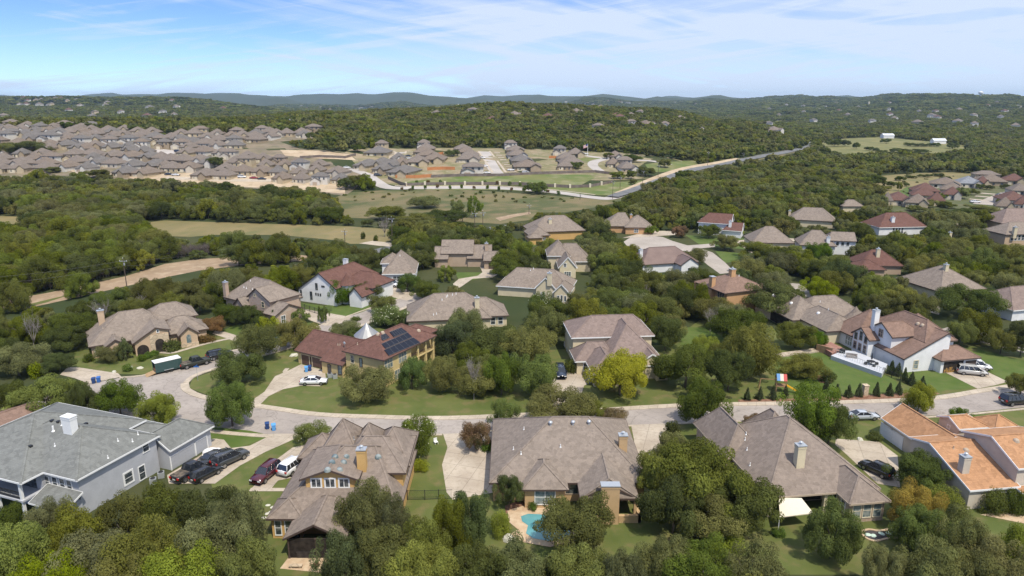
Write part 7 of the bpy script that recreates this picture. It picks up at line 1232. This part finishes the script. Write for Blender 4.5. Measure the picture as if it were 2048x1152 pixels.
for a in ((1258, 565, 600, 40, 'bare pinkish-grey tree top in the woods above the pinkish roof'), (1288, 572, 606, 36, 'second bare pinkish-grey tree top in the middle woods'), (1420, 622, 668, 34, 'bare grey tree beside the small back lawn'), (1525, 675, 735, 36, 'bare grey tree above the rubble wall'), (948, 726, 800, 40, 'bare grey limbs left of the bright green hedge trees'), (208, 610, 655, 44, 'bare grey tree behind the chimney of the tan stone house'), (160, 632, 676, 40, 'bare grey tree left of the tan stone house roof'), (605, 535, 570, 40, 'bare grey tree left of the farmhouse'), (70, 640, 700, 40, 'bare grey tree in the far left thicket'), (278, 595, 632, 44, 'bare grey tree above the tan stone roof ridge'), (770, 440, 474, 30, 'dead pale tree rising from the oaks by the dry field')): bare_px(*a)
# ---------------------------------------------------------------- woods: nearest trees one by one, the rest as instanced mass
def hull(pts):
    pts = sorted(set(pts)); 
    def half(P):
        o = []
        for p in P:
            while len(o) > 1 and (o[-1][0] - o[-2][0]) * (p[1] - o[-2][1]) - (o[-1][1] - o[-2][1]) * (p[0] - o[-2][0]) <= 0: o.pop()
            o.append(p)
        return o
    return half(pts)[:-1] + half(pts[::-1])[:-1]
KEEP = []
for h in HOUSES:
    P = [h.M @ Vector(v) for v in h.r.v + h.w.v]; hp = hull([px_of(*p) for p in P]); fp = hull([(p.x, p.y) for p in P]); c = sum((Vector(q) for q in fp), Vector((0, 0))) / len(fp)
    KEEP.append((hp, [tuple(c + (Vector(q) - c) * 1.12) for q in fp], min(p.y for p in P)))
YARD = [[(385, 745), (900, 690), (900, 840), (380, 830)], [(1170, 745), (1350, 745), (1365, 812), (1160, 815)], [(430, 640), (560, 650), (600, 600), (840, 590), (700, 660), (500, 705)], [(130, 700), (440, 665), (460, 720), (300, 760), (120, 760)], [(1350, 650), (1400, 650), (1440, 700), (1360, 700)], [(1530, 700), (1900, 700), (1890, 800), (1530, 800)], [(0, 800), (2100, 800), (2100, 1300), (-100, 1300), (-100, 800)], [(1880, 700), (2100, 680), (2100, 830), (1880, 800)], [(905, 535), (1000, 530), (1000, 575), (905, 585)], [(1240, 462), (1440, 462), (1500, 480), (1600, 470), (1600, 505), (1500, 530), (1460, 550), (1400, 515), (1240, 505)], [(1560, 560), (1640, 570), (1720, 615), (1640, 620), (1580, 590)], [(580, 570), (600, 560), (600, 640), (570, 640)], [(1095, 560), (1155, 560), (1150, 600), (1095, 600)], [(760, 560), (830, 560), (850, 600), (760, 600)], [(1000, 565), (1150, 575), (1150, 598), (1060, 600)]]
WOODS_IN = [[(850, 660), (1112, 640), (1100, 812), (930, 800), (890, 720)], [(1330, 640), (1530, 600), (1530, 790), (1340, 800)]]
rng = np.random.default_rng(11)
def scatter(y0, y1, sp, um=.86, jit=.42):
    out = []; ny = int((y1 - y0) / sp)
    for j in range(ny):
        y = y0 + j * sp; w = um * (y + 20); n = int(2 * w / sp); x = -w + (np.arange(n) + (j % 2) * .5) * sp
        out.append(np.stack([x + rng.uniform(-jit, jit, n) * sp, np.full(n, y) + rng.uniform(-jit, jit, n) * sp], 1))
    return np.concatenate(out)
def pxv(P, z):
    c = P[:, 1] * CT + (CH - z) * ST; up = P[:, 1] * ST - (CH - z) * CT; return np.stack([1024 + FPX * P[:, 0] / c, 576 - FPX * up / c], 1)
def allowed(P, hh=0.0):
    z = zt(P[:, 0], P[:, 1]); q = pxv(P, z); ok = np.ones(len(P), bool)
    for s in SURF: ok &= ~inpoly(q, s)
    if hh:
        mid = pxv(P, z + hh * .6)
        for s in SURF:
            ys = [p_[1] for p_ in s]
            if max(ys) - min(ys) > 3: ok &= ~inpoly(mid, s)
    return ok, q, z
def house_clear(P, q, z, Hh, R):
    ok = np.ones(len(P), bool)
    for hp, fp, ymin in KEEP:
        ok &= ~inpoly(P, fp)
        c = np.array(fp).mean(0); rr = np.sqrt(((np.array(fp) - c) ** 2).sum(1)).max(); d = np.sqrt(((P - c) ** 2).sum(1)); ok &= d > rr * .78 + R * .35
        front = P[:, 1] < ymin + 3; top = pxv(P, z + Hh); mid = pxv(P, z + Hh * .72); ok &= ~(front & (inpoly(mid, hp)))
    for x, y, r in FAR: 
        if y < 720: ok &= (P[:, 0] - x) ** 2 + (P[:, 1] - y) ** 2 > (r * .9) ** 2
    return ok
P = scatter(62, 398, 7.4); R = rng.uniform(3.2, 6.2, len(P)); Hh = R * rng.uniform(1.0, 1.35, len(P)) + 1.2
ok, q, z = allowed(P)
def over(P, z, h, ok):
    o = np.zeros(len(P), bool); a = pxv(P, z + h * .95); b = pxv(P, z + h * .5); c_ = pxv(P, z + h * .75); e_ = pxv(P - np.column_stack([np.zeros(len(P)), R * .95]), z + .4)
    for s in SURF:
        ys = [p_[1] for p_ in s]
        if max(ys) - min(ys) > 3: o |= inpoly(a, s) | inpoly(b, s) | inpoly(c_, s) | inpoly(e_, s)
    return o
bad = over(P, z, Hh, ok); Hh = np.where(bad, 3.4, Hh); R = np.where(bad, np.minimum(R, 2.9), R); bad2 = over(P, z, Hh, ok); ok &= ~(bad & bad2)
yard = np.zeros(len(P), bool)
for s in YARD: yard |= inpoly(q, s)
win_ = np.zeros(len(P), bool)
for s in WOODS_IN: win_ |= inpoly(q, s)
big = inpoly(q, [(-300, 380), (700, 395), (690, 500), (600, 505), (400, 515), (0, 600), (-300, 660)])
R = np.where(big & ~bad, R * 1.25, R); Hh = np.where(big & ~bad, Hh * 1.15, Hh)
ok &= (~yard | win_); ok &= house_clear(P, q, z, Hh, R)
for x, y, r in HAND: ok &= (P[:, 0] - x) ** 2 + (P[:, 1] - y) ** 2 > (r * .85 + 1.6) ** 2
ok &= (q[:, 0] > -60) & (q[:, 0] < 2110)
P, R, Hh, q, z = P[ok], R[ok], Hh[ok], q[ok], z[ok]
print('near woods', len(P))
kn = rng.choice(['oak', 'oakd', 'grey', 'jun', 'olive'], len(P), p=[.30, .22, .18, .20, .10])
leftj = inpoly(q, [(-300, 470), (250, 470), (600, 500), (600, 600), (200, 640), (-300, 700)]); kn = np.where(leftj & (rng.random(len(P)) < .6), 'jun', kn)
ANCH = [((240, 650), 'around the tan stone house on the left'), ((510, 585), 'around the brick house with the tall chimney'), ((680, 560), 'around the white farmhouse'), ((800, 525), 'around the house right of the farmhouse'), ((930, 505), 'around the stepped gable house'), ((910, 620), 'behind the yellow solar house'), ((1075, 560), 'around the cream house with two front gables'), ((1135, 510), 'around the house with the arched front gable'), ((1215, 680), 'around the pinkish-roofed house'), ((1330, 520), 'around the metal-roofed house'), ((1105, 460), 'around the ochre house at the upper middle'), ((1255, 445), 'around the brick house behind the cul-de-sac'), ((1420, 450), 'around the white gabled house beyond the cul-de-sac'), ((1600, 435), 'around the taupe house at the upper right'), ((1600, 490), 'around the long white house'), ((1440, 575), 'around the apricot stucco house'), ((1620, 620), 'around the long cream house'), ((1800, 680), 'around the white house with the terrace'), ((1735, 525), 'around the rust-red hip roof'), ((1880, 560), 'around the taupe hip roof above the terrace house'), ((1795, 440), 'around the maroon-roofed house'), ((2020, 600), 'around the rose-brown roof at the right edge'), ((2010, 480), 'around the two-storey house at the right edge'), ((1260, 620), 'in the middle woods above the pinkish roof'), ((200, 560), 'along the near side of the dirt track'), ((60, 500), 'at the left end of the big thicket'), ((220, 490), 'in the middle of the big thicket'), ((380, 480), 'in the big thicket right of the first pole'), ((130, 560), 'in the front edge of the big thicket'), ((620, 480), 'in the thicket below the dry field'), ((500, 490), 'in the thicket left of the caliche pad'), ((60, 650), 'in the thicket at the left edge')]
KNAME = {'oak': 'green live oak', 'oakd': 'dark green live oak', 'grey': 'grey-green live oak', 'jun': 'yellowish green juniper', 'olive': 'olive live oak'}
sc = np.array([scale_at((a, b, c)) for a, b, c in zip(P[:, 0], P[:, 1], z)]) * R
order = np.argsort(-sc); NI = 330
for i in order[:NI]:
    lb_ = None
    a = min(ANCH, key=lambda t_: (t_[0][0] - q[i, 0]) ** 2 + 2.5 * (t_[0][1] - q[i, 1]) ** 2)[1]; k = str(kn[i])
    place_tree(Vector((P[i, 0], P[i, 1], z[i])), float(R[i]), float(Hh[i]), k, 'crowded %s %s' % (KNAME[k], a), '%ss %s' % (KNAME[k], a), lod=0 if sc[i] * 2 > 46 else 1)
# mass objects --------------------------------------------------
def protos(name, kinds, lod, nv=2, trunk=True):
    c = bpy.data.collections.new(name); k_ = 0
    for kd in kinds:
        for v in range(nv):
            cm, tm, fm = proto(kd, lod, v); me = cm
            if trunk and tm is not None:
                bm = bmesh.new(); bm.from_mesh(cm); n0 = len(bm.faces); bm.from_mesh(tm); bm.faces.ensure_lookup_table()
                for f in bm.faces[n0:]: f.material_index = 1
                me = bpy.data.meshes.new('tree_mass'); bm.to_mesh(me); bm.free(); me.materials.append(cm.materials[0]); me.materials.append(BARK)
            o = bpy.data.objects.new('%s_%02d' % (name, k_), me); c.objects.link(o); k_ += 1
    return c, k_
def mass(name, label, cat, P, z, R, Hh, col, n, group=None, idx=None):
    N_ = len(P); me = bpy.data.meshes.new(name); me.vertices.add(N_); me.vertices.foreach_set('co', np.column_stack([P, z]).astype(np.float32).ravel())
    def att(nm, ty, arr, fld='value'): a = me.attributes.new(nm, ty, 'POINT'); a.data.foreach_set(fld, np.ascontiguousarray(arr).ravel())
    att('idx', 'INT', (rng.integers(0, n, N_) if idx is None else idx).astype(np.int32)); att('rot', 'FLOAT_VECTOR', np.column_stack([np.zeros(N_), np.zeros(N_), rng.uniform(0, 6.28, N_)]).astype(np.float32), 'vector'); att('scl', 'FLOAT_VECTOR', np.column_stack([R, R, Hh]).astype(np.float32), 'vector')
    ng = bpy.data.node_groups.new(name, 'GeometryNodeTree'); ng.interface.new_socket('Geometry', in_out='INPUT', socket_type='NodeSocketGeometry'); ng.interface.new_socket('Geometry', in_out='OUTPUT', socket_type='NodeSocketGeometry')
    N, L = ng.nodes, ng.links; gi = N.new('NodeGroupInput'); go = N.new('NodeGroupOutput'); ci = N.new('GeometryNodeCollectionInfo'); ci.inputs['Collection'].default_value = col; ci.inputs['Separate Children'].default_value = True; ci.inputs['Reset Children'].default_value = True
    ip = N.new('GeometryNodeInstanceOnPoints'); ip.inputs['Pick Instance'].default_value = True
    def na(nm, ty): a = N.new('GeometryNodeInputNamedAttribute'); a.data_type = ty; a.inputs['Name'].default_value = nm; return a.outputs[0]
    L.new(gi.outputs[0], ip.inputs['Points']); L.new(ci.outputs[0], ip.inputs['Instance']); L.new(na('idx', 'INT'), ip.inputs['Instance Index']); L.new(na('rot', 'FLOAT_VECTOR'), ip.inputs['Rotation']); L.new(na('scl', 'FLOAT_VECTOR'), ip.inputs['Scale']); L.new(ip.outputs[0], go.inputs[0])
    o = link(name, me); md = o.modifiers.new('scatter', 'NODES'); md.node_group = ng; tag(o, label, cat, group, 'stuff'); return o
c1, n1 = protos('proto_near', ['oak', 'oakd', 'grey', 'jun', 'olive'], 1, 2)
ix = {'oak': 0, 'oakd': 2, 'grey': 4, 'jun': 6, 'olive': 8}; r_ = order[NI:]
mass('woodland', 'crowded live oaks and junipers between the far houses and beyond the dirt track', 'woodland', P[r_], z[r_], R[r_], Hh[r_], c1, n1, idx=np.array([ix[str(k)] for k in kn[r_]]) + rng.integers(0, 2, len(r_)))
def zone(y0, y1, sp, R0, R1, hf, name, label, kinds, lod, um=.84, hh=0.0, thin=0.0):
    P = scatter(y0, y1, sp, um); ok, q, z = allowed(P, hh)
    if y0 < 720: ok &= house_clear(P, q, z, np.full(len(P), 7.0), np.full(len(P), 4.0))
    else:
        for x, y, r in FAR:
            if y0 - 60 < y < y1 + 60: ok &= ~((np.abs(P[:, 0] - x) < r * .8 + R1) & (P[:, 1] > y - r - R1 * 2.6) & (P[:, 1] < y + r * .6 + R1))
    ok &= rng.random(len(P)) > thin
    for x, y, r in HAND:
        if y > y0 - 20: ok &= (P[:, 0] - x) ** 2 + (P[:, 1] - y) ** 2 > (r * .8) ** 2
    P, z = P[ok], z[ok]; R = rng.uniform(R0, R1, len(P)) ; Hh = R * rng.uniform(*hf, len(P)); c, n = protos('proto_' + name, kinds, lod, 3, False); print(name, len(P)); mass(name, label, 'woodland', P, z - .3, R, Hh, c, n)
KM = ['oak', 'oak', 'oakd', 'grey', 'jun', 'olive']
zone(398, 560, 7.8, 3.8, 7.4, (.95, 1.3), 'middle_forest', 'unbroken oak and juniper forest around the subdivisions and the main road', KM, 1, hh=6.0)
zone(560, 1150, 8.8, 4.4, 7.6, (.95, 1.3), 'hill_forest', 'dark green forest covering the central hill and the plain at the right', KM, 2, hh=8)
zone(1150, 2400, 15, 8, 12.5, (.7, .95), 'far_forest', 'distant forest on the hills behind the subdivisions', ['oakd', 'oak', 'jun', 'grey'], 2, um=.8)
zone(2400, 5600, 34, 18, 27, (.5, .7), 'farthest_forest', 'hazy forest on the farthest slopes below the horizon', ['oakd', 'oak'], 2, um=.78)
ms = np.array([at(*p)[:2] for p in MS]); sp_ = scatter(395, 480, 7, .45); sp_ = sp_[inpoly(sp_, [tuple(v) for v in ms]) & (rng.random(len(sp_)) < .35)]
f2 = [tuple(at(*p)[:2]) for p in [(1750, 364), (1760, 352), (1830, 347), (1985, 350), (1900, 362), (1850, 370), (1815, 392), (1765, 396)]]; sq = scatter(400, 640, 9, .7); sq = sq[inpoly(sq, f2) & (rng.random(len(sq)) < .35)]; sp_ = np.concatenate([sp_, sq])
cb_, nb_ = protos('proto_scrub', ['bush', 'olive'], 2, 2, False); mass('scrub', 'low scrub dotted over the meadow and the dry right-hand field', 'scrub', sp_, zt(sp_[:, 0], sp_[:, 1]), rng.uniform(.6, 1.6, len(sp_)), rng.uniform(.6, 1.6, len(sp_)), cb_, nb_)
# grey brush at the foot of the thicket along the dirt track
a_ = catmull([at(-60, 612), at(0, 598), at(100, 578), at(250, 546), at(330, 522), at(400, 512), at(500, 508)], 30)
bp = np.array([(v.x + rng.normal() * .8, v.y + abs(rng.normal()) * 1.6 + .6) for v in a_ for _ in range(2)]); col = bpy.data.collections.new('proto_brush')
for v in range(3):
    o = bpy.data.objects.new('brush_%d' % v, limbs_mesh('brush', np.random.default_rng(v + 5), 'x', noise_mat('grey_brush', (.13, .105, .095), (.22, .19, .17), 1.5), trunk=.1, r=.03, n=10, twigs=9)); col.objects.link(o)
n_ = len(bp); mass('brush', 'tangle of leafless grey brush along the edge of the dirt track', 'brush', bp, np.zeros(n_), rng.uniform(1.8, 3.0, n_), rng.uniform(3.2, 5.2, n_), col, 3)
# ---------------------------------------------------------------- the air
hz = MB(); hz.box(-16000, -600, -12, 16000, 15000, 230); o = hz.build('haze', []); o.data.materials.clear(); m = bpy.data.materials.new('haze_air'); m.use_nodes = True; N = m.node_tree.nodes; N.clear(); out = N.new('ShaderNodeOutputMaterial'); pv = N.new('ShaderNodeVolumePrincipled'); pv.inputs['Color'].default_value = (.58, .78, 1, 1); pv.inputs['Density'].default_value = 5.5e-5; pv.inputs['Anisotropy'].default_value = 0.2; m.node_tree.links.new(pv.outputs[0], out.inputs['Volume']); o.data.materials.append(m); tag(o, kind='stuff')
